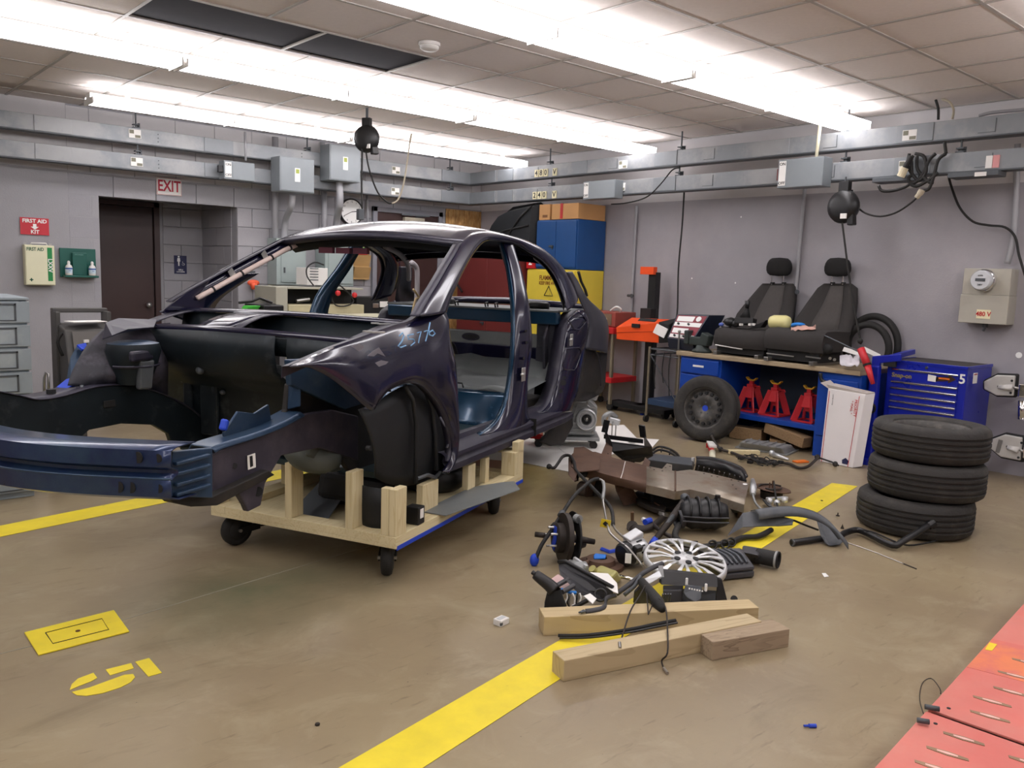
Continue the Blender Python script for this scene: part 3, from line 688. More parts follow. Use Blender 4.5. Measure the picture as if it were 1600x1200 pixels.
# bolt plate behind the beam
bp_ = bayp([(270,706),(332,700),(332,778),(262,776)], .22)
part('beam_mount_plate', MB().prism(bp_, (.01, .02, 0)), m_prim, car, bevel=.003)
q0 = cl(300, 740, t=.22)
for dz in (.055, .018, -.02, -.055): part('mount_rib', MB().beam(q0+Vector((-.09, -.012, dz)), q0+Vector((.07, -.012, dz)), .02, .014), m_prim, car, bevel=.004)
part('rail_lower_gusset', MB().prism(bayp([(255,772),(332,776),(420,735),(430,742),(340,790),(300,792),(272,786)], .26), (0, .05, 0)), m_under, car, bevel=.004)
lb = bayp([(386,712),(398,708),(399,730),(387,734)], .295)
part('barcode_label', MB().prism(lb, (0, -.003, 0)), m_paper, car)
part('barcode_bars', MB().prism(bayp([(390,713),(394,712),(395,728),(391,730)], .291), (0, -.002, 0)), m_blackm, car)
for x, y in ((366,728), (403,768)): part('rail_hole', MB().cyl(cl(x, y, t=.296), cl(x, y, t=.30), .012 if y < 760 else .02, n=12), m_blackm, car)
# bumper beam: curved hat section
def beam_pt(u):  # u 0 near end .. 1 far end
    return Vector((-1.04-.17*math.sin(math.pi*u), .19+1.28*u, .715))
prof = [(.10, .088), (.012, .085), (-.012, .075), (-.014, .02), (.018, .004), (.018, -.01), (-.016, -.026), (-.014, -.085), (.02, -.10), (.10, -.10)]
rows_ = [[beam_pt(i/20)+Vector((a, 0, b*1.0)) for a, b in prof] for i in range(21)]
m_beam = mat('blue_beam_paint', (32, 48, 86), .3, .4, var=.2, scale=4, rgb2=(58, 84, 104), mask=(.45, .7), mscale=3, coat=.4)
bm_ = part('bumper_beam', MB().grid(rows_), m_beam, car, auto=25, solid=.004)
part('beam_painted_highlight', MB().tube([beam_pt(i/20)+Vector((-.014, 0, -.022)) for i in range(21)], .005, 6), m_prim, bm_, smooth=True)  # lighter bead that paints in the long highlight along the beam's crease
for u, dz, r in ((.08, .05, .02), (.03, .05, .015), (.03, -.055, .016), (.10, -.055, .02), (.13, -.055, .02)):
    c = beam_pt(u)+Vector((-.017, 0, dz)); part('beam_hole', MB().cyl(c, c+Vector((.004, 0, 0)), r, n=16), m_blackm, bm_)
# far rail with arch over the wheel, inner face seen from here
FRL = bayp([(-40,604),(30,618),(60,624),(100,618),(150,604),(205,602),(255,616),(300,640),(345,680),(330,700),(285,700),(268,690),(264,678),(240,664),(190,662),(140,672),(120,690),(60,700),(-40,690)], 1.33)
part('far_rail', MB().prism(FRL, (0, .03, 0)), m_bay, car, bevel=.005)
ft = crom(bayp([(-40,604),(30,618),(60,624),(100,618),(150,604),(205,602),(255,616),(300,640),(345,680)], 1.33), 3)
part('far_rail_top', MB().grid([[p+Vector((0, -.01, 0)), p+Vector((0, .14, .004)), p+Vector((0, .16, -.04))] for p in ft]), m_paintd, car, smooth=True, solid=.005)
p = cl(80, 615, t=1.40); part('rail_stud', MB().cyl(p, p+Vector((0, 0, .02)), .02, n=12), m_blackm, car)
for x, y in ((128, 620), (195, 612)):
    p = cl(x, y, t=1.37); part('rail_stud', MB().cyl(p-Vector((0, 0, .01)), p+Vector((0, 0, .055)), .009, n=10), m_galvd, car, smooth=True)
p = cl(171, 631, t=1.325); part('rail_slot', MB().obox(p, (.065, .008, .035)), m_blackm, car, bevel=.01)
# far apron and strut tower
def loft(name, secs, m, **k): return part(name, MB().grid(secs), m, car, smooth=True, solid=.006, **k)
APX = [[(106,602,1.38),(112,582,1.41),(122,562,1.44),(134,542,1.47),(150,524,1.50),(166,511,1.52)], [(138,604,1.38),(142,590,1.37),(150,570,1.39),(160,550,1.42),(172,528,1.47),(184,509,1.51)],
       [(175,602,1.38),(178,588,1.33),(184,565,1.34),(192,545,1.38),(205,525,1.44),(214,507,1.50)], [(215,606,1.38),(216,588,1.31),(220,565,1.31),(225,545,1.35),(232,525,1.42),(238,507,1.49)], [(262,622,1.38),(262,590,1.32),(262,560,1.33),(262,540,1.38),(264,520,1.43),(266,505,1.49)]]
ap = [[cl(x, y, t=t_) for x, y, t_ in r] for r in APX]
ap = list(map(list, zip(*[crom(list(c_), 3) for c_ in zip(*ap)]))); ap = [crom(r, 3) for r in ap]
loft('inner_apron', ap, mat('dusty_inner_apron', (34, 34, 42), .55, .1, var=.3, scale=5, rgb2=(92, 86, 98), mask=(.5, .72), mscale=3.2))
tw = [[Vector((-.19+r*math.cos(a), 1.31+r*.85*math.sin(a), z)) for a in [2*math.pi*k/20 for k in range(20)]] for r, z in ((.08, .84), (.115, .93), (.135, 1.0), (.125, 1.035), (.08, 1.045), (.0, 1.035))]
part('tower_seam', MB().tube([Vector((-.19+.12*math.cos(a), 1.31+.105*math.sin(a), .93)) for a in [math.pi*(1+k/10) for k in range(11)]], .006, 6), m_paintd, car)
part('tower_web', MB().prism([Vector((-.24, 1.22, .82)), Vector((-.18, 1.20, .82)), Vector((-.16, 1.2, .96)), Vector((-.24, 1.21, .96))], (0, .03, 0)), m_galvd, car, bevel=.01)
part('strut_tower', MB().grid(tw[:4], True), m_bay, car, smooth=True)
part('tower_cap', MB().grid(tw[3:], True), m_prim, car, smooth=True)
part('far_pillar_gusset', MB().prism([cl(x, y, t=1.56) for x, y in ((256,484),(300,452),(345,422),(388,400),(365,418),(345,434),(330,452),(320,470),(318,486))], (0, .01, 0)), m_paint, car)
p = Vector((-.24, 1.205, .985)); part('tower_bracket', MB().obox(p, (.15, .03, .05), (0, 0, 10)), m_paintd, car, bevel=.012)
part('bent_flange', MB().add([cl(x, y, t=t) for x, y, t in ((160,530,1.4),(165,505,1.45),(185,498,1.5),(245,500,1.5),(240,512,1.35),(200,515,1.3),(175,525,1.3))], [(0,1,2,3,4,5,6)]), m_paintd, car, solid=.006)
part('torn_apron_edge', MB().add([cl(x, y, t=t) for x, y, t in ((104,595,1.5),(110,560,1.52),(122,538,1.55),(135,542,1.52),(136,565,1.48),(128,588,1.44),(112,604,1.42))], [(0,1,2,3,4,5,6)]), m_prim, car, solid=.008)
part('blue_tape_wrap', MB().add([cl(x, y, t=t) for x, y, t in ((120,540,1.52),(134,537,1.5),(137,548,1.48),(128,547,1.48))], [(0,1,2,3)]), mat('blue_tape', (0,0,0)), car, solid=.012)
part('blue_tape_wrap', MB().add([cl(x, y, t=t) for x, y, t in ((82,612,1.48),(104,594,1.46),(124,588,1.42),(120,600,1.4),(100,612,1.42))], [(0,1,2,3,4)]), mat('blue_tape', (0,0,0)), car, solid=.012)
# near wheelhouse (outer side) with arch over the missing wheel
wh = []
for i in range(15):
    a = math.radians(200-i*16); u = i/14
    c = Vector((-.02, 0, .62)); rad = .40
    x = c.x-.0-rad*1.05*math.cos(math.radians(-10+i*14)); z = c.z+rad*math.sin(math.radians(-10+i*14))
    wh.append([Vector((x, .34, z)), Vector((x, .20, z+.005)), Vector((x, .08, z-.005))])
part('wheelhouse_wall', MB().prism(bayp([(452,600),(500,590),(545,615),(600,640),(600,760),(545,735),(520,700),(490,692),(455,690),(432,712),(432,690),(448,640)], .36), (0, .03, 0)), m_under, car, bevel=.008)
nt_ = bayp([(452,562),(500,560),(560,590),(600,620),(540,640),(455,602)], .30)
part('near_apron', MB().prism(nt_, (0, .03, 0)), m_prim, car, bevel=.006)
part('apron_corner', MB().hexa([cl(x, y, t=t) for x, y, t in ((449,640,.36),(470,635,.30),(470,635,.42),(452,640,.46),(452,566,.36),(470,560,.30),(470,560,.42),(455,563,.46))]), m_prim, car, bevel=.006)
# plastic fender liner
LN = [((560,640),(585,745)), ((590,628),(600,754)), ((612,612),(625,759)), ((640,601),(648,757)), ((662,612),(662,752)), ((678,632),(676,745)), ((690,660),(688,738)), ((700,700),(694,732))]
a_ = [cl(*p, t=.10-.05*i/7) for i, (p, q_) in enumerate(LN)]; b_ = [cl(*q_, t=.12-.06*i/7) for i, (p, q_) in enumerate(LN)]
part('fender_liner', MB().grid(strip(a_, b_, 9, .03, 4)), m_liner, car, smooth=True, solid=.006, off=0)
part('liner_rib', MB().tube([cl(x, y, t=.035) for x, y in ((633,603),(645,625),(650,660),(650,700),(649,755))], .012, 6), m_liner, car, smooth=True)
part('liner_rib', MB().tube([cl(x, y, t=.03) for x, y in ((665,612),(676,640),(680,680),(682,735))], .012, 6), m_liner, car, smooth=True)
part('liner_edge_trim', MB().tube([cl(x, y, t=.005) for x, y in ((688,652),(697,668),(702,688),(698,700))], .012, 6, flat=.5), mat('grey_trim', (96, 98, 112), .45), car, smooth=True)
p = cl(573, 700, t=.07); part('liner_clip', MB().cyl(p, p+Vector((0, -.02, 0)), .012, n=10), m_blackm, car)
part('lower_bracket', MB().tube([cl(x, y, t=.03) for x, y in ((652,748),(668,742),(680,746),(688,738))], .01, 6), m_galvd, car)
# front subframe mount and belly pan under the shell
part('subframe_mount', MB().lathe([(.0, .06), (.09, .05), (.13, .02), (.14, -.03), (.10, -.07), (0, -.08)], cl(490, 705, t=.42), (0, -.3, 1), 18), mat('grey_green_casting', (86, 90, 84), .6, .2, var=.2), car, smooth=True)
part('subframe_tongue', MB().prism(bayp([(490,690),(515,700),(535,735),(520,738),(500,725),(485,712)], .34), (0, .03, 0)), mat('grey_green_casting', (0,0,0)), car, bevel=.005)
for y in (.45, 1.1): part('floor_rail', MB().box(.3, y, .375, 1.75, y+.08, .40), m_under, car)
part('rear_belly', MB().box(1.92, .2, .40, 2.5, 1.46, .56), m_under, car, bevel=.02)
part('rear_hanger', MB().prism(bayp([(845,690),(868,668),(895,650),(896,665),(880,695),(862,697)], .16), (0, .03, 0)), m_under, car, bevel=.006)
part('hinge_strut', MB().tube([cl(x, y, t=.25) for x, y in ((904,425),(908,440),(914,452),(917,462))], .012, 6), m_blackm, car)
part('green_strip', MB().prism([cl(x, y, s=.42) for x, y in ((424,560),(418,575),(418,600),(427,618),(428,560))], (.01, 0, 0)), mat('lime_green_plastic', (60, 180, 50), .5), car)

# ================================================================ DOLLY
m_pine = wood('pale_pine_lumber', (214, 200, 160), (190, 168, 118), .8)
m_pinev = wood('pale_pine_upright', (214, 200, 160), (190, 168, 118), .8, axis=2)
dol = thing('wooden_dolly', 'pale pine lumber dolly on black spring casters carrying the body shell', 'dolly', (2.011, 3.102, 0), CTH)
DX0, DX1, DY0, DY1 = .0, 1.47, -.06, 1.02
Z0 = .175
part('deck_board', MB().box(DX0, DY0, Z0, DX1, DY1, Z0+.018), m_pine, dol, bevel=.002)
for y in (DY0, DY1-.09): part('deck_plank', MB().box(DX0, y, Z0+.018, DX1, y+.09, Z0+.056), m_pine, dol, bevel=.002)
for x in (DX0, DX1-.09): part('cross_plank', MB().box(x, DY0+.09, Z0+.018, x+.09, DY1-.09, Z0+.056), m_pine, dol, bevel=.002)
for x in (DX1-.09,): part('top_plank', MB().box(x, DY0, .355, x+.09, DY1, .372), m_pine, dol, bevel=.002)
for x, y, wx, wy, zt in ((0, DY0, .09, .04, .45), (0, DY0+.042, .04, .04, .45), (0, .175, .09, .04, .50), (0, .52, .09, .04, .50), (0, .98, .09, .038, .36), (.38, .02, .16, .038, .376), (.88, .02, .09, .038, .376), (1.10, .02, .05, .038, .376), (1.38, DY0, .09, .04, .43), (1.34, DY0, .038, .09, .372), (1.38, .5, .09, .038, .355), (1.38, .95, .09, .038, .43), (.5, .95, .09, .038, .372), (1.0, .95, .09, .038, .372)):
    part('upright_post', MB().box(x, y, Z0+.056, x+wx, y+wy, zt), m_pinev, dol, bevel=.003)
part('blue_edge_tape', MB().box(DX0+.01, DY0-.002, Z0-.008, DX1, DY0+.004, Z0+.012), mat('blue_tape', (28, 66, 190), .6), dol)
def caster(x, y, rz):
    R = Matrix.Translation((x, y, 0)) @ Matrix.Rotation(math.radians(rz), 4, 'Z')
    c = part('caster', MB().box(-.06, -.045, Z0-.012, .07, .045, Z0).xf(R), m_blackm, dol, bevel=.002)
    part('caster_wheel', MB().lathe([(.02, -.028), (.055, -.028), (.075, -.024), (.082, -.012), (.082, .012), (.075, .024), (.055, .028), (.02, .028)], (-.05, 0, .082), (0, 1, 0), 28, closed=True).xf(R), m_rubber, c, smooth=True)
    part('wheel_face', MB().lathe([(0, -.031), (.05, -.031), (.055, -.026)], (-.05, 0, .082), (0, 1, 0), 20).xf(R), m_black, c, smooth=True)
    part('hub_bolt', MB().cyl((-.05, -.045, .082), (-.05, .045, .082), .009, n=10).xf(R), m_steel, c)
    part('caster_fork', MB().beam((-.05, -.038, .082), (.06, -.038, .09), .008, .035).beam((-.05, .038, .082), (.06, .038, .09), .008, .035).box(-.03, -.03, .12, .03, .03, Z0-.01).xf(R), m_blackm, c)
    hel = [(.045+.018*math.cos(a), .018*math.sin(a), .085+.072*a/(2*math.pi*5)) for a in [2*math.pi*k/10 for k in range(51)]]
    part('caster_spring', MB().tube(hel, .0035, 5).xf(R), m_galvd, c, smooth=True)
    part('brake_pedal', MB().box(.06, -.02, .075, .14, .02, .082).xf(R), m_blackm, c)
caster(.16, .08, 28); caster(.16, .94, -20); caster(1.33, .08, 35); caster(1.33, .92, 10)
# things lying on the dolly
t = thing('fender_liner', 'black plastic wheel-arch liner stowed upright at the front corner of the dolly', 'car part', CW @ Vector((.1, .15, Z0+.058)), CTH)
rr_ = [[Vector((.02-.05*math.sin(math.pi*k/10), -.17+.27*k/10+sx*(k/5-1)*.02, zz-.02*math.sin(math.pi*k/10)*(zz < .02))) for k in range(11)] for zz, sx in ((.0, -2), (.03, 0), (.10, .5), (.19, 0))]
part('shell', MB().grid(rr_), m_liner, t, smooth=True, solid=.005)
t = thing('plastic_tub', 'rounded black plastic tub lying on the dolly deck behind the front posts', 'car part', CW @ Vector((1.0, .30, Z0+.02)), CTH)
part('tub_body', MB().lathe([(0, 0), (.15, .0), (.19, .03), (.2, .10), (.16, .15), (0, .16)], (0, 0, 0), (0, 0, 1), 20), m_black, t, smooth=True)
t = thing('splash_shield', 'grey plastic splash shield sticking out over the blue-taped dolly edge', 'car part', CW @ Vector((.75, -.08, Z0+.058)), CTH)
part('panel', MB().prism([(-.35, -.02, 0), (.25, -.16, .015), (.40, -.06, .015), (.36, .0, .01), (.2, .12, 0), (-.35, .12, 0)], (0, 0, .005)), mat('grey_shield_plastic', (112, 116, 116), .5), t, bevel=.001)
t = thing('small_black_box', 'small black box with a white label at the dolly corner post', 'box', CW @ Vector((.20, -.03, Z0+.058)), CTH)
part('body', MB().box(0, -.03, 0, .06, .04, .085), m_black, t, bevel=.004); part('label', MB().box(.015, -.032, .03, .045, -.03, .075), m_paper, t)
t = thing('suspension_strut', 'dark metal suspension parts heaped on the dolly deck between the front posts', 'car part', CW @ Vector((.3, .45, Z0+.02)), CTH)
part('arm', MB().tube([(0, -.1, .03), (.15, 0, .08), (.3, .1, .06)], .03, 8), m_blackm, t, smooth=True); part('housing', MB().obox((.12, -.02, .12), (.3, .34, .14), (8, 5, 20)), m_blackm, t, bevel=.03); part('hub', MB().cyl((.12, .12, .02), (.12, .12, .10), .09, n=18), m_under, t, bevel=.006)
t = thing('brake_shield', 'flat dark stamped plate leaning inside the dolly', 'car part', CW @ Vector((.2, .5, Z0+.02)), CTH)
part('plate', MB().prism([(-.1, -.1, 0), (-.05, .15, .0), (.15, .12, .12), (.18, -.05, .12)], (0, 0, .006)), m_galvd, t)

# ================================================================ BACK WALL AND CORNER
def boxA(px0, py0, px1, py1, yf, yb):
    a = at(px0, py0, y=yf); b = at(px1, py1, y=yf); return (min(a.x, b.x), yf, min(a.z, b.z), max(a.x, b.x), yb, max(a.z, b.z))
def boxB(px0, py0, px1, py1, xf, xb):
    a = at(px0, py0, x=xf); b = at(px1, py1, x=xf); return (xf, min(a.y, b.y), min(a.z, b.z), xb, max(a.y, b.y), max(a.z, b.z))
def cen(b): return ((b[0]+b[3])/2, (b[1]+b[4])/2, b[2])
m_lab = mat('cream_label', (232, 224, 186), .6, var=.02)
m_ink = mat('black_print', (22, 22, 24), .7, var=0)
m_redp = mat('red_print', (176, 24, 52), .6, var=.05)
m_wht = mat('white_print', (238, 238, 236), .6, var=0)
# --- busways
def busway(name, label, z0, z1, y_end, letters):
    t = thing(name, label, 'busway', (6.8, 8.6, z0))
    ya0, ya1, xb0, xb1 = 8.55, 8.67, 6.756, 6.876
    part('duct', MB().box(-2.5, ya0, z0, xb1, ya1, z1), m_galv, t, world=True, bevel=.003)
    part('duct', MB().box(xb0, y_end, z0, xb1, ya0, z1), m_galv, t, world=True, bevel=.003)
    for k in range(2):
        b = MB()
        if k == 0: b.box(-2.5, ya0-.006, z0-.010, xb1, ya1+.006, z0)
        else: b.box(xb0-.006, y_end, z0-.010, xb1+.006, ya0, z0)
        part('lower_dark_strip', b, m_galvd, t, world=True)  # thin dark strip along the bottom of each duct run
    part('corner_cover', MB().box(xb0-.45, ya0-.008, z0+.002, xb0-.004, ya0, z1-.002), mat('elbow_zinc', (128, 132, 136), .5, .3), t, world=True)
    part('corner_cover', MB().box(xb0-.008, ya0-.5, z0+.002, xb0, ya0-.004, z1-.002), mat('elbow_zinc', (0,0,0)), t, world=True)
    k = 0
    x = .3
    while x < 6.2:
        part('joint_cover', MB().box(x, ya0-.007, z0+.002, x+.30, ya0, z1-.002), m_galv if k % 2 else mat('elbow_zinc', (0,0,0)), t, world=True, bevel=.002)
        b = MB()
        for dz in (.035, .07, .105):
            b.cyl((x-.45, ya0-.004, z0+dz), (x-.45, ya0, z0+dz), .006, n=6)
        part('rivet_row', b, m_galvd, t, world=True, kind='stuff'); x += 1.52; k += 1
    y = 8.0
    while y > y_end+.3:
        part('joint_cover', MB().box(xb0-.007, y-.28, z0+.002, xb0, y, z1-.002), m_galv if k % 2 else mat('elbow_zinc', (0,0,0)), t, world=True, bevel=.002)
        part('knockout_seam', MB().box(xb0-.004, y-.72, z0+.02, xb0, y-.716, z1-.02).box(xb0-.004, y-.72, z0+.02, xb0, y-.60, z0+.024), m_galvd, t, world=True)
        y -= 1.22; k += 1
    return t
up = busway('upper_busway', 'upper galvanized busway duct round the corner, lettered 480 V', 2.553, 2.692, 1.45, '480 V')
lo_ = busway('lower_busway', 'lower galvanized busway duct round the corner, lettered 240 V', 2.305, 2.445, 2.17, '240 V')
for T, chars in ((up, ((838, 271, '4'), (845.2, 270.3, '8'), (852.3, 269.7, '0'), (866.3, 268.6, 'V'))), (lo_, ((835, 305.5, '2'), (842.5, 305, '4'), (850, 304.6, '0'), (865.5, 304, 'V')))):
    for x, y, ch in chars:
        p = at(x, y, x=6.744); q = part('letter_plate', MB().box(6.745, p.y-.032, p.z-.042, 6.756, p.y+.032, p.z+.042), m_lab, T, world=True)
        text(ch, .085, (6.7435, p.y, p.z), RB, m_ink, q, bold=.01)
def sticker(T, px, py, wall):
    if wall == 'A':
        p = at(px, py, y=8.54); q = part('sticker', MB().box(p.x-.055, 8.541, p.z-.04, p.x+.055, 8.55, p.z+.04), m_paper, T, world=True)
        part('sticker_mark', MB().box(p.x-.05, 8.5395, p.z, p.x-.01, 8.541, p.z+.035).box(p.x+.0, 8.5395, p.z-.035, p.x+.05, 8.541, p.z-.01), mat('grey_print', (120, 118, 100), .6), q, world=True)
    else:
        p = at(px, py, x=6.746); q = part('sticker', MB().box(6.747, p.y-.055, p.z-.04, 6.756, p.y+.055, p.z+.04), m_paper, T, world=True)
        part('sticker_mark', MB().box(6.7455, p.y+.01, p.z, 6.747, p.y+.05, p.z+.035).box(6.7455, p.y-.05, p.z-.035, 6.747, p.y, p.z-.01), mat('grey_print', (0,0,0)), q, world=True)
sticker(up, 211, 209, 'A'); sticker(lo_, 214, 253, 'A'); sticker(up, 619, 266, 'A'); sticker(lo_, 618, 299, 'A')
sticker(up, 973, 257, 'B'); sticker(up, 1421, 211, 'B'); sticker(lo_, 970, 292, 'B'); sticker(lo_, 1415, 259, 'B')
for x, y in ((1545, 253), (1556, 252)):
    p = at(x, y, x=6.746); part('sticker', MB().box(6.747, p.y-.022, p.z-.045, 6.756, p.y+.022, p.z+.045), m_paper if x < 1550 else mat('pink_label', (214, 150, 150), .6), lo_, world=True)
part('end_cap', MB().box(6.748, 2.17, 2.30, 6.884, 2.185, 2.45), m_galvd, lo_, world=True)
# hangers
def hanger(px, py, wall, z1):
    p = at(px, py, y=8.58) if wall == 'A' else at(px, py, x=6.80)
    t = thing('busway_hanger', 'x', 'bracket', (p.x, p.y, 2.69 if z1 > 2.6 else 2.445))
    z0 = t.location.z
    part('rod', MB().cyl((0, 0, 0), (0, 0, z1-z0), .008, n=8), m_galvd, t)
    part('clamp', MB().box(-.03, -.03, 0, .03, .03, .012).box(-.028, -.028, .03, .028, .028, .04).box(.02, -.028, .0, .03, .028, .05), m_galvd, t)
    return t
k = 0
for (x, y, w_) in ((212, 190, 'A'), (480, 226, 'A'), (703, 262, 'A'), (860, 245, 'B'), (1065, 226, 'B'), (1325, 200, 'B')):
    h = hanger(x, y, w_, 2.876); h['label'] = ['hanger rod above the upper duct left of the exit sign', 'hanger rod above the upper duct between the two grey panels', 'hanger rod above the upper duct near the corner', 'hanger rod above the 480 V letters', 'hanger rod above the upper duct over the orange aimer', 'hanger rod above the upper duct at the front lamp end'][k]; h['group'] = 'busway hanger rods'; k += 1
k = 0
for (x, y, w_) in ((215, 232, 'A'), (704, 290, 'A'), (862, 286, 'B'), (1062, 262, 'B'), (1322, 240, 'B'), (1502, 232, 'B')):
    h = hanger(x, y, w_, 2.553); h['label'] = ['short hanger between the ducts left of the exit sign', 'short hanger between the ducts near the corner', 'short hanger between the ducts by the 240 V letters', 'short hanger between the ducts where the black cord starts', 'short hanger between the ducts above the right cord reel', 'short hanger between the ducts right of the coiled cords'][k]; h['group'] = 'hangers between the ducts'; k += 1
# --- disconnect boxes and panels
def switch_box(name, label, b, wall, handle=True):
    t = thing(name, label, 'electrical box', cen(b))
    part('enclosure', MB().box(*b), m_gbox, t, world=True, bevel=.004)
    if wall == 'A':
        q = part('switch_label', MB().box(b[0]+.012, b[1]-.004, b[2]+.02, b[0]+.075, b[1], b[5]-.015), m_paper, t, world=True)
        for s_, z in (('ON', b[5]-.04), ('OFF', b[2]+.04)): text(s_, .036, (b[0]+.043, b[1]-.005, z), RA, m_ink, q, bold=.01)
        part('switch_lever', MB().box(b[0]-.05, b[1]+.02, (b[2]+b[5])/2-.03, b[0], b[1]+.06, (b[2]+b[5])/2+.04), m_black, t, world=True, bevel=.006)
        part('lid_seam', MB().box(b[0]+.09, b[1]-.003, b[2]+.006, b[3]-.006, b[1], b[5]-.006), m_gbox, t, world=True, bevel=.001)
    else:
        q = part('switch_label', MB().box(b[0]-.004, b[4]-.075, b[2]+.02, b[0], b[4]-.012, b[5]-.015), m_paper, t, world=True)
        for s_, z in (('ON', b[5]-.04), ('OFF', b[2]+.04)): text(s_, .036, (b[0]-.005, b[4]-.043, z), RB, m_ink, q, bold=.01)
        part('switch_lever', MB().box(b[0]+.03, b[4], (b[2]+b[5])/2-.05, b[0]+.06, b[4]+.03, (b[2]+b[5])/2+.05), mat('dark_red_lever', (110, 20, 24), .5), t, world=True, bevel=.005)
        part('lid_seam', MB().box(b[0]-.003, b[1]+.006, b[2]+.006, b[0], b[4]-.09, b[5]-.006), m_gbox, t, world=True, bevel=.001)
    return t
switch_box('disconnect_switch', 'grey ON OFF switch box on the lower duct above the exit sign', boxA(350, 250, 398, 284, 8.42, 8.55), 'A')
switch_box('disconnect_switch', 'grey ON OFF switch box beside the 240 V letters', boxB(912, 284, 960, 309, 6.62, 6.75), 'B')
switch_box('disconnect_switch', 'large grey ON OFF switch box with pale pole above the left car seat', boxB(1217, 250, 1284, 290, 6.60, 6.75), 'B')
def panelbox(label, b, cx):
    t = thing('electrical_panel', label, 'electrical box', cen(b)); part('enclosure', MB().box(*b), m_gbox, t, world=True, bevel=.005)
    part('cover', MB().box(b[0]+.01, b[1]-.006, b[2]+.01, b[3]-.01, b[1], b[5]-.01), m_gbox, t, world=True, bevel=.003)
    z = (b[2]+b[5])/2
    q = part('sticker', MB().box(cx-.03, b[1]-.008, z-.07, cx+.03, b[1]-.006, z+.07), m_paper, t, world=True)
    part('sticker_mark', MB().box(cx-.02, b[1]-.0095, z+.015, cx+.02, b[1]-.008, z+.06), mat('olive_print', (150, 160, 70), .6), q, world=True); return t
b1 = boxA(437, 243, 491, 303, 8.33, 8.54); panelbox('lower grey electrical panel crossing the ducts, left of the pair', b1, (b1[0]+b1[3])/2)
b2 = boxA(515, 224, 563, 286, 8.33, 8.54); panelbox('higher grey electrical panel crossing the ducts, right of the pair', b2, (b2[0]+b2[3])/2)
m_cond = mat('painted_conduit', (158, 158, 162), .5, .1, var=.04)
def conduit(label, pts, r, m=m_cond, **k):
    b = MB().tube(crom(pts, 6) if len(pts) > 2 else pts, r, 12); o = single('conduit', b, m, label, 'pipe', smooth=True, **k)
    return o
conduit('grey vertical conduit left of the lower electrical panel', [at(430, 214, y=8.76), at(430, 420, y=8.76)], .034)
conduit('grey bent conduit dropping from under the lower electrical panel', [at(457, 305, y=8.45), at(455, 322, y=8.48), at(446, 345, y=8.72), at(443, 380, y=8.76)], .034)
conduit('grey vertical conduit between the two electrical panels', [at(506, 296, y=8.76), at(508, 440, y=8.76)], .034)
conduit('thick grey conduit dropping from under the higher panel beside the clock', [at(530, 282, y=8.45), at(531, 318, y=8.45), at(526, 345, y=8.68), at(521, 390, y=8.76)], .04)
conduit('short grey conduit stub above the ducts by the higher panel', [at(504, 222, y=8.76), at(504, 280, y=8.76)], .03)
conduit('thin grey conduit right of the wall clock', [at(574, 300, y=8.81), at(575, 372, y=8.81)], .014)
for px in (385,): conduit('thin steel conduit from ceiling to the switch box above the exit sign', [at(383, 206, y=8.47), at(384, 251, y=8.47)], .012)
conduit('thin painted conduit on the right wall behind the orange aimer', [at(995, 322, x=7.165), at(987, 470, x=7.165), at(985, 520, x=7.165)], .016)
conduit('tall painted conduit on the right wall behind the left car seat', [at(1258, 290, x=7.16), at(1242, 470, x=7.16), at(1238, 520, x=7.16)], .018)
conduit('pale plastic pole from the ceiling to the large switch box', [at(1283, 182, x=6.66), at(1275, 251, x=6.66)], .014, mat('cream_pole', (214, 206, 178), .5))
conduit('painted conduit down the wall to the 480 V meter box', [at(1590, 225, x=7.13), at(1585, 360, x=7.13), at(1574, 412, x=7.13)], .022)
conduit('grey conduit bend on top of the upper duct at the right edge', [at(1530, 181, x=6.8), at(1550, 176, x=6.8), at(1600, 171, x=6.8), at(1660, 164, x=6.8)], .012)
for (x, y), lab in zip((((986, 462)), ((1243, 456))), ('small pipe valve on the conduit behind the orange aimer', 'small pipe valve on the conduit between the car seats')):
    p = at(x, y, x=7.13); t = thing('pipe_valve', lab, 'valve', p)
    part('body', MB().cyl((0, -.03, 0), (0, .05, 0), .014, n=10), m_galvd, t); part('handle', MB().cyl((-.03, -.03, 0), (-.022, -.03, 0), .022, n=12), m_galvd, t)
# --- signs
def plateA(name, label, cat, px, yf=8.845):
    b = boxA(*px, yf, yf+.006); t = thing(name, label, cat, cen(b)); return b, t
b, t = plateA('exit_sign', 'white EXIT sign with red stencil letters over the alcove', 'sign', (244, 276, 284, 307))
part('plate', MB().box(*b), m_paper, t, world=True); text('EXIT', .155, ((b[0]+b[3])/2, b[1]-.002, (b[2]+b[5])/2), RA, m_redp, t, bold=.02, sx=.72)
part('rim', MB().tube([(b[0]+.005, b[1]-.002, b[2]+.005), (b[3]-.005, b[1]-.002, b[2]+.005), (b[3]-.005, b[1]-.002, b[5]-.005), (b[0]+.005, b[1]-.002, b[5]-.005), (b[0]+.005, b[1]-.002, b[2]+.005)], .002, 4), m_redp, t, world=True)
b, t = plateA('first_aid_sign', 'red FIRST AID KIT sign with a white down arrow', 'sign', (31, 339, 77, 368))
part('plate', MB().box(*b), mat('red_sign', (196, 44, 56), .5, var=.03), t, world=True); cx = (b[0]+b[3])/2; cz = (b[2]+b[5])/2
text('FIRST AID', .047, (cx, b[1]-.002, cz+.047), RA, m_wht, t, bold=.03); text('KIT', .047, (cx, b[1]-.002, cz-.052), RA, m_wht, t, bold=.03)
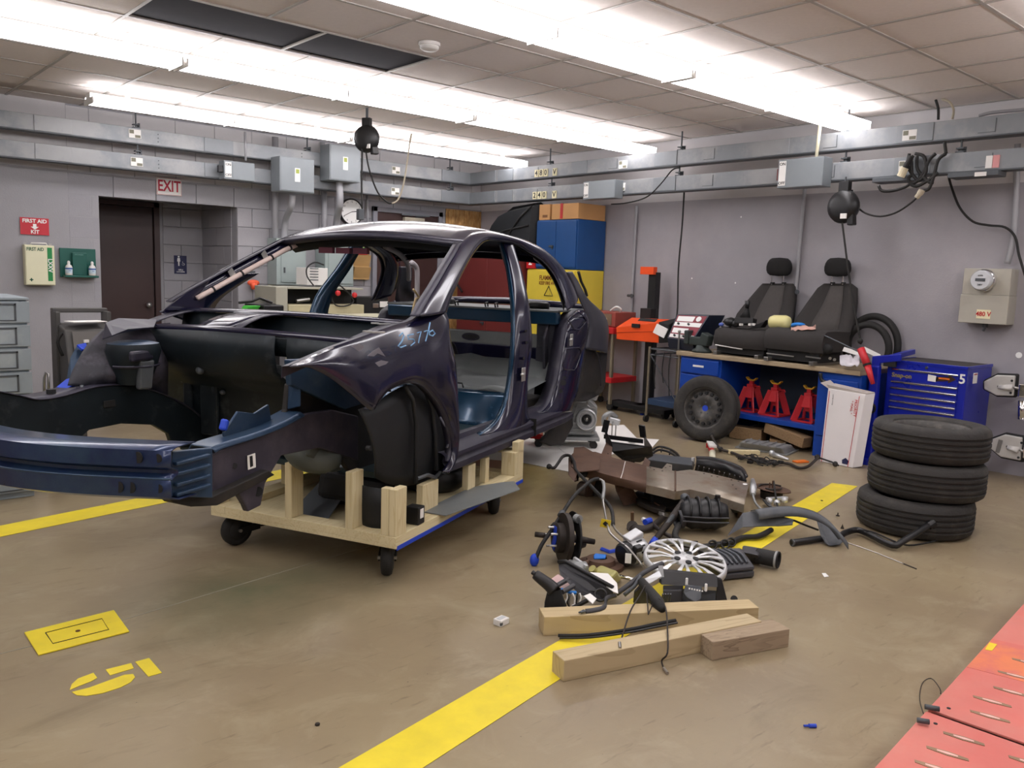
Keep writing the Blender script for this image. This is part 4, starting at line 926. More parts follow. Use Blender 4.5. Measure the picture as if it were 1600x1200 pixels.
part('arrow', MB().prism([(cx-.014, 0, cz+.022), (cx+.014, 0, cz+.022), (cx+.014, 0, cz-.004), (cx+.033, 0, cz-.004), (cx, 0, cz-.03), (cx-.033, 0, cz-.004), (cx-.014, 0, cz-.004)], (0, .002, 0)).xf(Matrix.Translation((0, b[1]-.002, 0))), m_wht, t, world=True)
b = boxA(38, 382, 87, 446, 8.76, 8.85); t = thing('first_aid_cabinet', 'cream wall box lettered FIRST AID with a green side band', 'first aid kit', cen(b))
m_cream = mat('cream_enamel', (226, 224, 192), .4, var=.03); m_grn = mat('green_print', (24, 130, 66), .5, var=.03)
part('case', MB().box(*b), m_cream, t, world=True, bevel=.005); part('lid', MB().box(b[0]+.006, b[1]-.008, b[2]+.006, b[3]-.006, b[1], b[5]-.006), m_cream, t, world=True, bevel=.003)
part('green_band', MB().box(b[3]-.062, b[1]-.010, b[2]+.04, b[3]-.022, b[1]-.008, b[5]-.02), m_grn, t, world=True)
text('LXXV', .05, None, None, m_wht, t, bold=.02, M=Matrix(((0, 1, 0, b[3]-.042), (0, 0, -1, b[1]-.0112), (-1, 0, 0, (b[2]+b[5])/2), (0, 0, 0, 1))))
text('FIRST AID', .044, (b[0]+.085, b[1]-.009, b[5]-.04), RA, mat('dark_green_print', (16, 90, 60), .6), t, bold=.02, sx=.75)
part('cross_mark', MB().box(b[0]+.03, b[1]-.0095, b[2]+.045, b[0]+.06, b[1]-.008, b[2]+.055).box(b[0]+.040, b[1]-.0095, b[2]+.035, b[0]+.05, b[1]-.008, b[2]+.065), mat('dark_green_print', (0,0,0)), t, world=True)
cx = (b[0]+b[3])/2; part('handle', MB().tube([(cx-.07, b[1]+.03, b[5]), (cx-.06, b[1]+.02, b[5]+.018), (cx+.06, b[1]+.02, b[5]+.018), (cx+.07, b[1]+.03, b[5])], .007, 6), m_white, t, world=True, smooth=True)
for dx in (.01, .22): part('hanger_tab', MB().box(b[0]+dx, b[4]-.004, b[5], b[0]+dx+.025, b[4], b[5]+.02), m_steel, t, world=True)
b = boxA(94, 387, 152, 434, 8.80, 8.85); t = thing('eyewash_station', 'dark green wall eyewash holder between first aid box and door', 'eyewash station', cen(b))
m_dgrn = mat('dark_green_plastic', (14, 84, 74), .4, var=.05)
part('backboard', MB().box(b[0], b[1]+.03, b[2], b[3], b[4], b[5]), m_dgrn, t, world=True, bevel=.004)
part('shelf', MB().box(b[0]+.02, b[1]-.06, b[2]+.0, b[3], b[1]+.03, b[2]+.02), m_dgrn, t, world=True, bevel=.004)
part('center_block', MB().box(b[0]+.10, b[1]-.01, b[2]+.02, b[3]-.09, b[1]+.03, b[5]-.04), m_dgrn, t, world=True, bevel=.006)
text('EYE WASH', .016, ((b[0]+b[3])/2, b[1]-.011, b[5]-.06), RA, mat('pale_green_print', (120, 170, 160), .6), t)
for n_, (px, lab) in enumerate(((108, 'white eyewash bottle with blue label, left of the two'), (144.5, 'white eyewash bottle with blue label, right of the two'))):
    p = at(px, 425, y=8.76); z0 = b[2]+.02
    q = thing('eyewash_bottle', lab, 'bottle', (p.x, 8.765, z0), group='eyewash bottles')
    part('bottle_body', MB().lathe([(0, 0), (.028, 0), (.031, .006), (.031, .075), (.024, .092), (.012, .10), (.012, .115)], n=18), m_white, q, smooth=True)
    part('cap', MB().lathe([(.013, .108), (.013, .125), (.006, .135), (0, .135)], n=12), m_white, q, smooth=True)
    part('bottle_label', MB().lathe([(.0318, .02), (.0318, .07)], n=18), mat('pale_label', (196, 214, 224), .5), q, smooth=True)
    part('label_band', MB().lathe([(.0322, .056), (.0322, .068)], n=18), mat('print_blue', (30, 80, 160)), q, smooth=True)
    text('EYE', .012, (p.x, 8.732, z0+.042), RA, mat('print_blue', (0,0,0)), q, bold=.02)
b = boxA(272, 399, 292, 428, AYB-.012, AYB-.006); t = thing('restroom_sign', 'navy GIRLS LOCKERS sign with a figure and wheelchair in the alcove', 'sign', cen(b))
part('plate', MB().box(*b), mat('navy_sign', (32, 36, 76), .5, var=.03), t, world=True); cx = (b[0]+b[3])/2; f = b[1]-.002
text('GIRLS', .022, (cx, f, b[2]+.045), RA, m_wht, t, bold=.01); text('LOCKERS', .022, (cx, f, b[2]+.022), RA, m_wht, t, bold=.01)
fz = b[2]+.11
part('figure', MB().cyl((cx-.02, f, fz+.085), (cx-.02, f+.001, fz+.085), .011, n=12).prism([(cx-.034, f, fz+.07), (cx-.006, f, fz+.07), (cx-.002, f, fz+.03), (cx-.012, f, fz+.03), (cx-.013, f, fz-.02), (cx-.027, f, fz-.02), (cx-.028, f, fz+.03), (cx-.038, f, fz+.03)], (0, .001, 0)), m_wht, t, world=True)
part('wheelchair_mark', MB().tube([(cx+.03+.012*math.cos(a), f, fz+.0+.012*math.sin(a)) for a in [math.pi*(.9+1.4*k/10) for k in range(11)]], .0018, 4).tube([(cx+.024, f, fz+.032), (cx+.026, f, fz+.01), (cx+.04, f, fz+.01), (cx+.047, f, fz-.008)], .002, 4), m_wht, t, world=True)
# clock
p = at(550, 331, y=8.80); t = thing('round_clock', 'round white wall clock with a black rim above the car roof', 'clock', (p.x, 8.85, p.z))
R_ = .155
part('rim', MB().lathe([(R_, 0), (R_, .05), (R_-.012, .055), (R_-.016, .045)], (0, 0, 0), (0, -1, 0), 40), m_black, t, smooth=True)
part('face', MB().lathe([(0, .042), (R_-.012, .042)], (0, 0, 0), (0, -1, 0), 40), m_wht, t)
def hand(a, l, w_): a = math.radians(a); return MB().beam((0, -.046, 0), (l*math.sin(a), -.046, l*math.cos(a)), w_, .002, up=(0, 1, 0))
part('hour_hand', hand(82, .075, .009), m_ink, t); part('minute_hand', hand(243, .11, .006), m_ink, t)
for i in range(12):
    a = math.radians(30*(i+1)); text(str(i+1), .032, (p.x+.118*math.sin(a), 8.85-.0435, p.z+.118*math.cos(a)), RA, m_ink, t, name='numeral', ext=.0003)
# OSB panel
m_osb = mat('strand_board', (196, 156, 100), .7, var=.25, scale=22, rgb2=(160, 116, 64), mask=(.4, .6), mscale=26, stretch=(1, 1, .35))
t = thing('strand_board_panel', 'strand board wall sheet right of the brown door', 'board', (6.86, 8.85, 0))
part('sheet', MB().box(6.60, 8.834, 0, 6.895, 8.85, 2.245), m_osb, t, world=True, bevel=.001); part('sheet', MB().box(6.90, 8.834, 0, 7.185, 8.85, 2.245), m_osb, t, world=True, bevel=.001)
part('cross_seam', MB().box(6.60, 8.8325, 1.392, 7.185, 8.834, 1.398), mat('seam_brown', (110, 80, 46), .8), t, world=True)

# --- corner cabinets
def cabinet(name, label, x0, y0, z0, x1, y1, z1, m, doors=2, handle=True):
    t = thing(name, label, 'cabinet', ((x0+x1)/2, (y0+y1)/2, z0))
    part('carcass', MB().box(x0+.02, y0, z0, x1, y1, z1), m, t, world=True, bevel=.004)
    w_ = (y1-y0-.02)/doors
    for i in range(doors):
        ya = y0+.01+i*w_; d = part('door', MB().box(x0, ya+.003, z0+.02, x0+.02, ya+w_-.003, z1-.015), m, t, world=True, bevel=.003)
        if handle and i == doors-1:
            part('handle', MB().box(x0-.02, ya+.03, (z0+z1)/2-.03, x0, ya+.09, (z0+z1)/2-.01).cyl((x0-.01, ya+.05, (z0+z1)/2-.04), (x0, ya+.05, (z0+z1)/2-.04), .012, n=10), m_galvd, d, world=True)
    return t
yc = cabinet('flammables_cabinet', 'yellow flammables cabinet with a black warning, under the blue cabinet', 6.70, 6.56, .05, 7.17, 7.36, 1.50, m_yell, 2)
for s_, z in (('FLAMMABLE', 1.40), ('KEEP FIRE AWAY', 1.34)): text(s_, .075 if z > 1.38 else .055, (6.697, 6.97, z), RB, mat('warning_print', (120, 60, 20), .6), yc, bold=.015, sx=.8)
part('warning_triangle', MB().tube([(6.697, 6.97+.07, 1.20), (6.697, 6.97-.07, 1.20), (6.697, 6.97, 1.31), (6.697, 6.97+.07, 1.20)], .006, 4), m_ink, yc, world=True)
bc = cabinet('blue_cabinet', 'blue steel cabinet stacked on the yellow flammables cabinet', 6.70, 6.56, 1.505, 7.17, 7.22, 2.06, mat('cabinet_blue', (22, 70, 126), .42, var=.06), 2)
rc = cabinet('maroon_cabinet', 'maroon steel cabinet behind the car between board panel and yellow cabinet', 6.62, 7.40, .02, 7.17, 8.60, 1.66, mat('maroon_enamel', (108, 42, 40), .45, var=.05), 2)
t = thing('red_locker_box', 'bright red box with a white numeral beside the blue cabinet', 'box', (6.8, 7.30, 1.50)); 
part('body', MB().box(6.70, 7.225, 1.505, 7.0, 7.37, 1.66), m_red, t, world=True, bevel=.004); text('2', .12, (6.698, 7.30, 1.585), RB, m_wht, t, bold=.03)
m_card = mat('brown_cardboard', (186, 140, 90), .8, var=.06, scale=4); m_tape = mat('red_packing_tape', (176, 40, 40), .4)
t = thing('cardboard_box', 'small brown cardboard box on the blue cabinet, left of the pair', 'box', (6.85, 7.12, 2.06)); part('carton', MB().box(6.72, 7.02, 2.062, 7.1, 7.20, 2.24), m_card, t, world=True, bevel=.003)
part('print_block', MB().box(6.718, 7.06, 2.09, 6.72, 7.14, 2.12), mat('brown_print', (120, 80, 46), .8), t, world=True); part('flap_seam', MB().box(6.80, 7.02, 2.24, 6.805, 7.2, 2.242), m_tape, t, world=True)
t = thing('cardboard_box', 'wide brown cardboard box with red tape on the blue cabinet', 'box', (6.88, 6.78, 2.06)); part('carton', MB().box(6.71, 6.56, 2.062, 7.15, 6.98, 2.235), m_card, t, world=True, bevel=.003)
part('tape_band', MB().box(6.706, 6.80, 2.07, 6.71, 6.84, 2.235).box(6.706, 6.80, 2.235, 7.15, 6.84, 2.239), m_tape, t, world=True)
# black splash liners piled on the maroon cabinet
def liner(lab, pxs, x, dx, sub):
    P = [at(a, c, x=x) for a, c in pxs]; c0 = sum(P, Vector())/len(P)
    t = thing('plastic_liner', lab, 'car part', (x, c0.y, 1.66)); rows = []
    for i in range(9):
        u = i/8; bu = math.sin(math.pi*u)
        rows.append([p.lerp(c0, .12*abs(u-.5)*2)+Vector((dx*(u), 0, 0)) for p in P])
    b = MB().grid(rows, True); n = len(P); b.f.append(tuple(range(n-1, -1, -1))); b.f.append(tuple((8*n+k) for k in range(n)))
    part('shell', b, m_liner, t, world=True, auto=50)
    for k in sub: part('rib', MB().tube([at(a, c, x=x-.008) for a, c in k], .012, 6), m_blackm, t, world=True, smooth=True)
liner('large arched black plastic liner on the maroon cabinet, in front', [(750,400),(756,372),(764,352),(776,336),(795,326),(822,320),(836,318),(834,352),(828,400),(792,402)], 6.66, .22, [[(775,400),(790,372),(812,340),(830,322)], [(760,372),(790,360),(825,352)]])
liner('taller black plastic liner behind, leaning to the wall corner', [(790,330),(800,322),(838,315),(840,350),(800,350)], 6.95, .15, [[(800,335),(836,328)]])
t = thing('shock_absorber', 'slim black strut leaning in front of the strand board', 'car part', at(712, 455, x=6.6)); part('tube', MB().cyl(at(708, 435, x=6.58), at(722, 456, x=6.55), .014, n=8), m_black, t, world=True); part('rod', MB().cyl(at(701, 422, x=6.58), at(708, 435, x=6.58), .008, n=8), m_galvd, t, world=True)

# --- left side: drawer cabinet, recovery machine
m_gc = mat('worn_grey_blue_enamel', (142, 152, 158), .5, var=.08, scale=5, rgb2=(160, 168, 170), mask=(.5, .7), mscale=4)
t = thing('drawer_cabinet', 'tall grey-blue steel drawer cabinet at the left edge of the picture', 'cabinet', (.75, 5.85, 0))
part('carcass', MB().box(.35, 5.57, .0, 1.11, 6.15, 1.18), m_gc, t, world=True, bevel=.004)
part('top', MB().box(.34, 5.55, 1.18, 1.12, 6.16, 1.195), m_gc, t, world=True, bevel=.003)
z = .04
for i in range(8):
    h = .125 if i else .16
    d = part('drawer', MB().box(.36, 5.548, z, 1.12, 5.57, z+h), m_gc, t, world=True, bevel=.003)
    part('drawer_pull', MB().box(.36, 5.543, z+h-.022, 1.05, 5.548, z+h-.012).box(1.04, 5.543, z+.015, 1.05, 5.548, z+h-.012).box(.36, 5.543, z+.012, 1.05, 5.548, z+.018), m_galvd, d, world=True)
    z += h+.014
t = thing('recovery_machine', 'dark grey wheeled service machine with a sloped control panel behind the car nose', 'machine', (1.5, 6.05, 0))
m_dg = mat('charcoal_enamel', (72, 70, 68), .5, var=.08)
pr = [(1.40, 5.85, .45), (1.40, 6.25, .45), (1.40, 6.25, 1.0), (1.40, 6.15, 1.0), (1.40, 5.98, .97), (1.40, 5.85, .62)]
part('body', MB().prism(pr, (.36, 0, 0)), m_dg, t, world=True, bevel=.01)
part('lower_column', MB().box(1.40, 5.9, .12, 1.50, 6.2, .45), m_dg, t, world=True, bevel=.006)
for x in (1.385, 1.70): part('side_rail', MB().prism([(x, 6.12, .1 if x < 1.5 else .45), (x, 6.26, .1 if x < 1.5 else .45), (x, 6.26, 1.08), (x, 6.12, 1.08)], (.03, 0, 0)), m_dg, t, world=True, bevel=.006)
part('rear_handle', MB().box(1.385, 6.2, 1.07, 1.73, 6.26, 1.10), m_dg, t, world=True, bevel=.006)
part('control_panel', MB().prism([(1.44, 5.965, .955), (1.72, 5.965, .955), (1.72, 5.86, .68), (1.44, 5.86, .68)], (0, -.012, .006)), mat('panel_grey', (88, 84, 80), .5), t, world=True)
for x, z, m in ((1.50, .90, m_paper), (1.62, .90, m_red), (1.56, .86, m_paper), (1.57, .81, m_paper), (1.56, .77, m_paper), (1.50, .72, m_red)):
    part('indicator', MB().box(x, 5.94-(.955-z)*.37-.012+.0, z-.01, x+.03, 5.95-(.955-z)*.37, z+.008), m, t, world=True)
part('paper_sheet', MB().obox((1.55, 6.05, 1.02), (.22, .14, .004), (0, 0, 10)), m_paper, t, world=True)
for x in (1.27,):
    part('wheel', MB().lathe([(.03, -.02), (.07, -.025), (.085, -.015), (.085, .015), (.07, .025), (.03, .02)], (x, 5.72, .085), (1, .2, 0), 24, closed=True), m_rubber, t, world=True, smooth=True)
    part('wheel_hub', MB().cyl((x-.025, 5.72, .085), (x+.025, 5.72, .085), .03, n=14), m_dg, t, world=True)
    part('wheel_strut', MB().beam((x, 5.72, .085), (x+(.1 if x < 1.5 else -.1), 5.9, .14), .03, .03), m_dg, t, world=True)
part('side_handle', MB().tube([at(69, 620, y=5.9), at(69, 592, y=5.9), at(72, 582, y=5.9), at(76, 584, y=5.9), at(76, 620, y=5.9)], .008, 8), m_steel, t, world=True, smooth=True)
part('hose', MB().tube(crom([at(97, 520, y=6.0), at(90, 535, y=6.0), at(98, 556, y=6.0)], 4), .01, 6), m_rubber, t, world=True, smooth=True)

# --- behind the windshield: console, panels, file holder
m_beige = mat('beige_grey_enamel', (168, 166, 152), .5, var=.06, scale=4)
t = thing('lathe_console', 'beige-grey metal bench console seen through the windshield', 'machine', (4.15, 8.2, 0))
bb = boxA(431, 448, 555, 476, 7.95, 8.45)
part('hutch_side', MB().box(bb[0], 7.95, .80, bb[0]+.13, 8.45, bb[5]), m_beige, t, world=True, bevel=.006)
part('hutch_top', MB().box(bb[0]+.13, 7.95, bb[5]-.02, bb[3]+.1, 8.45, bb[5]), m_beige, t, world=True, bevel=.004)
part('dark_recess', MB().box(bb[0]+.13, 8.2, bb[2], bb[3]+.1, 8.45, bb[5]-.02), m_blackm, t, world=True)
part('recess_shelf', MB().box(bb[0]+.13, 7.93, bb[2]-.12, bb[3]+.1, 8.45, bb[2]), mat('tan_enamel', (176, 168, 138), .5), t, world=True, bevel=.006)
part('base', MB().box(bb[0]+.1, 7.35, 0, bb[3]+.25, 7.95, .93), m_beige, t, world=True, bevel=.006)
part('worktop', MB().box(bb[0]+.1, 7.32, .93, bb[3]+.28, 7.95, .95), mat('cream_laminate', (198, 194, 170), .45), t, world=True, bevel=.004)
for dx in (.3, .55): part('recess_part', MB().cyl((bb[0]+dx, 8.1, bb[2]+.03), (bb[0]+dx+.15, 8.1, bb[2]+.05), .02, n=8), m_steel, t, world=True)
part('console_cable', MB().tube(crom([at(x, y, y=7.9) for x, y in ((523,440),(536,450),(548,462),(552,472),(540,478),(525,477),(518,465),(520,452),(530,445))], 4), .008, 6), m_rubber, t, world=True, smooth=True)
for x, y in ((528, 458), (554, 461)): part('red_clamp', MB().sphere(at(x, y, y=7.88), .03, 8, 6), m_red, t, world=True)
t = thing('steel_locker', 'grey-green wall cabinet behind the far car pillar', 'cabinet', (4.4, 8.75, 1.2)); b = boxA(432, 372, 478, 446, 8.62, 8.85)
m_gg = mat('grey_green_enamel', (150, 162, 160), .5, var=.04)
part('case', MB().box(*b), m_gg, t, world=True, bevel=.004); part('door', MB().box(b[0]+.05, b[1]-.008, b[2]+.03, b[3]-.02, b[1], b[5]-.02), m_gg, t, world=True, bevel=.003); part('latch', MB().box(b[0]+.08, b[1]-.02, (b[2]+b[5])/2-.12, b[0]+.095, b[1]-.008, (b[2]+b[5])/2-.06), m_galvd, t, world=True)
t = thing('steel_locker', 'grey-green wall cabinet left of the brown file pockets', 'cabinet', (5.1, 8.75, 1.2)); b = boxA(508, 376, 552, 448, 8.62, 8.85)
part('case', MB().box(*b), m_gg, t, world=True, bevel=.004); part('door', MB().box(b[0]+.04, b[1]-.008, b[2]+.03, b[3]-.02, b[1], b[5]-.02), m_gg, t, world=True, bevel=.003)
t = thing('power_supply', 'white vented box with cords on the console', 'electrical box', at(488, 446, y=8.2)); b = boxA(480, 418, 512, 446, 8.1, 8.35)
part('case', MB().box(*b), m_white, t, world=True, bevel=.004)
for i in range(5): part('vent_slot', MB().box(b[0]+.03, b[1]-.003, b[2]+.05+i*.03, b[0]+.13, b[1], b[2]+.06+i*.03), m_galvd, t, world=True)
part('cord', MB().tube(crom([at(x, y, y=8.05) for x, y in ((506,414),(492,410),(480,418),(480,432),(490,446))], 4), .008, 6), m_rubber, t, world=True, smooth=True)
t = thing('file_pockets', 'brown wall file pockets beside the brown door', 'file holder', at(564, 437, y=8.78)); b = boxA(552, 384, 577, 437, 8.80, 8.85); m_kraft = mat('kraft_brown', (176, 142, 92), .7)
part('back', MB().box(*b), m_kraft, t, world=True)
for i in range(3):
    z = b[2]+.02+i*.14; part('pocket', MB().prism([(b[0], b[1], z), (b[0], b[1]-.04, z+.13), (b[0], b[1], z+.13)], (b[3]-b[0], 0, 0)), m_kraft, t, world=True, bevel=.003)
part('folder', MB().box(b[0]+.02, b[1]-.03, b[5]-.07, b[3]-.02, b[1]-.02, b[5]-.015), m_grn, t, world=True); part('folder', MB().box(b[0]+.04, b[1]-.035, b[5]-.10, b[3]-.05, b[1]-.03, b[5]-.05), m_red, t, world=True)
t = thing('rubber_gloves', 'orange gloves hung on a dark wall outlet', 'gloves', at(400, 450, y=8.83))
part('outlet', MB().box(*boxA(383, 423, 399, 431, 8.83, 8.85)), m_galvd, t, world=True)
part('glove', MB().sphere(at(396, 442, y=8.80), .06, 10, 6, (1.2, .5, .6)).cyl(at(396, 442, y=8.8), at(397, 452, y=8.8), .045, .03, n=8), mat('orange_rubber', (236, 96, 60), .6), t, world=True, smooth=True)
t = thing('notice_sheet', 'white paper notice left of the grey-green cabinet', 'paper', at(398, 416, y=8.84)); part('sheet', MB().box(*boxA(388, 400, 407, 417, 8.842, 8.848)), m_paper, t, world=True); text('NOTICE', .03, at(397, 406, y=8.84), RA, m_ink, t)
t = thing('yellowed_board', 'yellowed narrow board edge left of the grey-green cabinet', 'board', at(426, 449, y=8.8)); part('board', MB().box(*boxA(423, 395, 431, 449, 8.78, 8.85)), mat('yellowed_paint', (196, 192, 164), .6), t, world=True)
t = thing('tool_case', 'black tool case with silver clips behind the car', 'tool case', at(580, 487, y=8.2)); b = boxA(557, 464, 606, 492, 8.2, 8.5)
part('case', MB().box(*b), m_blackm, t, world=True, bevel=.006); part('clip', MB().box(*boxA(583, 474, 592, 481, 8.19, 8.2)), m_steel, t, world=True, bevel=.003); part('sticker', MB().box(*boxA(594, 471, 606, 480, 8.19, 8.2)), m_paper, t, world=True)
part('stand', MB().box(b[0], 8.2, 0, b[3], 8.5, b[2]), m_blackm, t, world=True)
t = thing('service_cart', 'green and black service cart top seen over the cowl', 'cart', at(415, 480, y=6.9)); b = boxA(412, 477, 444, 500, 6.9, 7.3)
part('bin', MB().box(*b), m_black, t, world=True, bevel=.01); part('green_case', MB().prism([at(382, 486, y=6.95), at(388, 478, y=6.95), at(408, 478, y=6.95), at(402, 486, y=6.95)], (0, .1, 0)), mat('lime_green_plastic', (0,0,0)), t, world=True, bevel=.006)
part('lever', MB().tube([at(x, y, y=6.9) for x, y in ((373, 473), (393, 471), (406, 466), (425, 473))], .012, 6), m_black, t, world=True); part('clutter', MB().obox(at(420, 474, y=7.0), (.16, .1, .02), (8, 12, 20)), m_steel, t, world=True); part('post', MB().box(b[0]+.02, 6.95, 0, b[3]-.02, 7.25, b[2]), m_black, t, world=True)

# --- cord reel on the ceiling and its cords
def reel(name, label, c, s_, ax, m=m_black):
    t = thing(name, label, 'cord reel', c)
    part('drum_cover', MB().lathe([(0, -.06), (.07, -.06), (.12, -.045), (.135, -.01), (.135, .01), (.12, .045), (.07, .06), (0, .06)], (0, 0, 0), ax, 24).xf(Matrix.Scale(s_, 4)), m, t, smooth=True)
    a = Vector(ax).normalized(); up_ = Vector((0, 0, 1)); side_ = a.cross(up_)
    part('mount_bracket', MB().beam(Vector((0, 0, .12))*s_, Vector((0, 0, .20))*s_, .09*s_, .05*s_, up=ax).beam(a*.07*s_+Vector((0, 0, .14*s_)), a*.07*s_, .05*s_, .008*s_, up=ax), m, t, bevel=.004)
    part('outlet_lip', MB().beam(side_*.08*s_+Vector((0, 0, -.06*s_)), side_*.09*s_+Vector((0, 0, -.15*s_)), .07*s_, .05*s_), m, t, bevel=.006)
    part('side_badge', MB().cyl(a*.061*s_, a*.066*s_, .04*s_, n=16), mat('rusty_brown_badge', (84, 52, 46), .6), t)
    part('white_tag', MB().obox(side_*.05*s_+a*(-.06)*s_+Vector((0, 0, -.08*s_)), (.012*s_, .05*s_, .04*s_)), m_paper, t)
    return t
p = at(573, 217, y=6.75); r1 = reel('cord_reel', 'black cord reel hanging from the ceiling near the back lamp row', p, .92, (1, .6, 0))
part('ceiling_rod', MB().cyl((0, 0, .17), (0, 0, ZC-p.z-.002), .012, n=8), m_galvd, r1)
part('hanging_cord', MB().tube([at(x, y, y=6.75) for x, y in ((566, 232), (565, 290), (566, 328))], .009, 6), m_rubber, r1, world=True)
part('cord_socket', MB().box(*boxA(561, 326, 569, 344, 6.72, 6.77)), m_galvd, r1, world=True, bevel=.006)
part('swag_cord', MB().tube(crom([at(x, y, y=6.75) for x, y in ((572, 238), (577, 265), (590, 300), (605, 316), (612, 318))], 4), .008, 6), m_rubber, r1, world=True, smooth=True)
part('pale_swag_cord', MB().tube(crom([at(x, y, y=6.75) for x, y in ((612, 318), (622, 312), (630, 290), (636, 255), (640, 225), (643, 209))], 4), .008, 6), mat('tan_cord', (170, 160, 140), .6), r1, world=True, smooth=True)
# --- right: cords over the busway, second reel, plug strips
p = at(1318, 323, x=6.55); r2 = reel('cord_reel', 'black cord reel under the lower duct above the right car seat', p, 1.0, (1, -.15, 0))
part('hook', MB().cyl((0, 0, .18), (0, 0, 2.295-p.z), .008, n=8), m_galvd, r2)
hang = [at(x, y, x=6.5) for x, y in ((1316, 348), (1325, 420), (1334, 480), (1343, 525), (1345, 538))]
part('drop_cord', MB().tube(hang, .008, 6), m_rubber, r2, world=True)
part('feed_cord', MB().tube(crom([at(x, y, x=6.6) for x, y in ((1338, 322), (1352, 333), (1375, 338), (1400, 332), (1422, 318), (1433, 308))], 5), .008, 6), m_rubber, r2, world=True, smooth=True)
part('feed_plug', MB().cyl(at(1432, 309, x=6.6), at(1437, 303, x=6.6), .02, n=10).cyl(at(1437, 303, x=6.6), at(1441, 297, x=6.6), .024, n=10), mat('tan_cord', (0,0,0)), r2, world=True)
t = thing('inspection_lamp', 'red-handled lamp hanging on the cord beside the blue stand', 'lamp', at(1350, 600, x=6.45))
la, lb, lc = at(1345, 545, x=6.45), at(1355, 570, x=6.42), at(1364, 600, x=6.40)
part('ball_stop', MB().sphere(at(1344, 533, x=6.47), .022, 10, 8), m_rubber, t, world=True, smooth=True)
part('upper_grip', MB().tube([la, lb], [.030, .028], 12), mat('red_rubber', (200, 40, 50), .5), t, world=True, smooth=True); part('lower_grip', MB().tube([lb, lc], [.028, .016], 12), mat('red_rubber', (0,0,0)), t, world=True, smooth=True)
part('collar', MB().cyl(lb-(lc-lb)*.05, lb+(lc-lb)*.05, .032, n=12), m_blackm, t, world=True)
t = thing('plug_strip', 'dark plug-in tray under the lower duct beneath the cord loops', 'electrical box', at(1390, 285, x=6.7)); b = boxB(1362, 287, 1435, 276, 6.70, 6.86)
part('tray', MB().box(6.70, b[1], 2.255, 6.86, b[4], 2.293), m_galvd, t, world=True, bevel=.004); part('cable', MB().tube(crom([at(x, y, x=6.7) for x, y in ((1373, 290), (1378, 298), (1395, 298), (1415, 292), (1425, 284))], 4), .012, 8), m_rubber, t, world=True, smooth=True)
t = thing('plug_strip', 'dark plug-in tray under the lower duct near its right end', 'electrical box', at(1520, 275, x=6.7)); b = boxB(1480, 280, 1560, 270, 6.70, 6.86)
part('tray', MB().box(6.70, b[1], 2.255, 6.86, b[4], 2.293), m_galvd, t, world=True, bevel=.004); part('tag', MB().obox(at(1532, 272, x=6.69), (.004, .08, .03)), m_paper, t, world=True)
cl_ = MB()
t = thing('coiled_cable', 'thick black cable looped over the lower duct', 'cable', (6.74, 3.0, 2.3))
loops = [[(1421,240),(1418,256),(1424,270),(1436,282),(1447,268),(1444,245),(1430,240)], [(1425,275),(1424,250),(1427,243)], [(1433,244),(1434,265),(1450,283),(1458,286)], [(1462,240),(1452,250),(1443,270),(1432,284),(1422,286),(1420,278),(1427,272)], [(1478,240),(1466,250),(1460,272),(1452,294),(1443,298)], [(1476,222),(1478,240)], [(1420,286),(1432,291),(1450,282),(1466,270)]]
for l in loops: part('cable_loop', MB().tube(crom([at(x, y, x=6.70) for x, y in l], 5), .013, 8), m_rubber, t, world=True, smooth=True)
part('cable_plug', MB().cyl(at(1414, 262, x=6.66), at(1407, 276, x=6.66), .03, n=12), mat('cream_plug', (216, 206, 176), .5), t, world=True); part('plug_neck', MB().cyl(at(1424, 244, x=6.67), at(1414, 262, x=6.66), .02, n=10), m_rubber, t, world=True)
single('hanging_cable', MB().tube(crom([at(x, y, x=7.1) for x, y in ((1482, 275), (1488, 296), (1500, 325), (1520, 346), (1545, 352), (1570, 355), (1586, 370), (1592, 398), (1600, 425), (1612, 470), (1618, 560), (1616, 660), (1614, 745))], 5), .009, 6), m_rubber, 'black cable sagging on the right wall above the meter box', 'cable', smooth=True)
single('hanging_cable', MB().tube(crom([at(x, y, x=6.75) for x, y in ((1062, 262), (1050, 266), (1032, 288), (1010, 308), (980, 317), (955, 319))], 5), .007, 6), m_rubber, 'thin black cable looping left from the lower duct to the cardboard box', 'cable', smooth=True)
single('hanging_cable', MB().tube(crom([at(x, y, x=7.0) for x, y in ((1069, 299), (1066, 350), (1060, 420), (1058, 490), (1050, 505), (1045, 540))], 5), .009, 6), m_rubber, 'black cable hanging straight down the wall to the tester', 'cable', smooth=True)
for l, lb_ in (([(1462,156),(1466,170),(1466,187)], 'short black cable from a ceiling hole to the upper duct'), ([(1472,155),(1484,160),(1490,172),(1488,186)], 'short pale cable from a ceiling hole to the upper duct')):
    single('short_cable', MB().tube(crom([at(x, y, x=6.85) for x, y in l], 4), .010, 6), m_rubber if 'black' in lb_ else mat('tan_cord', (0,0,0)), lb_, 'cable', smooth=True)
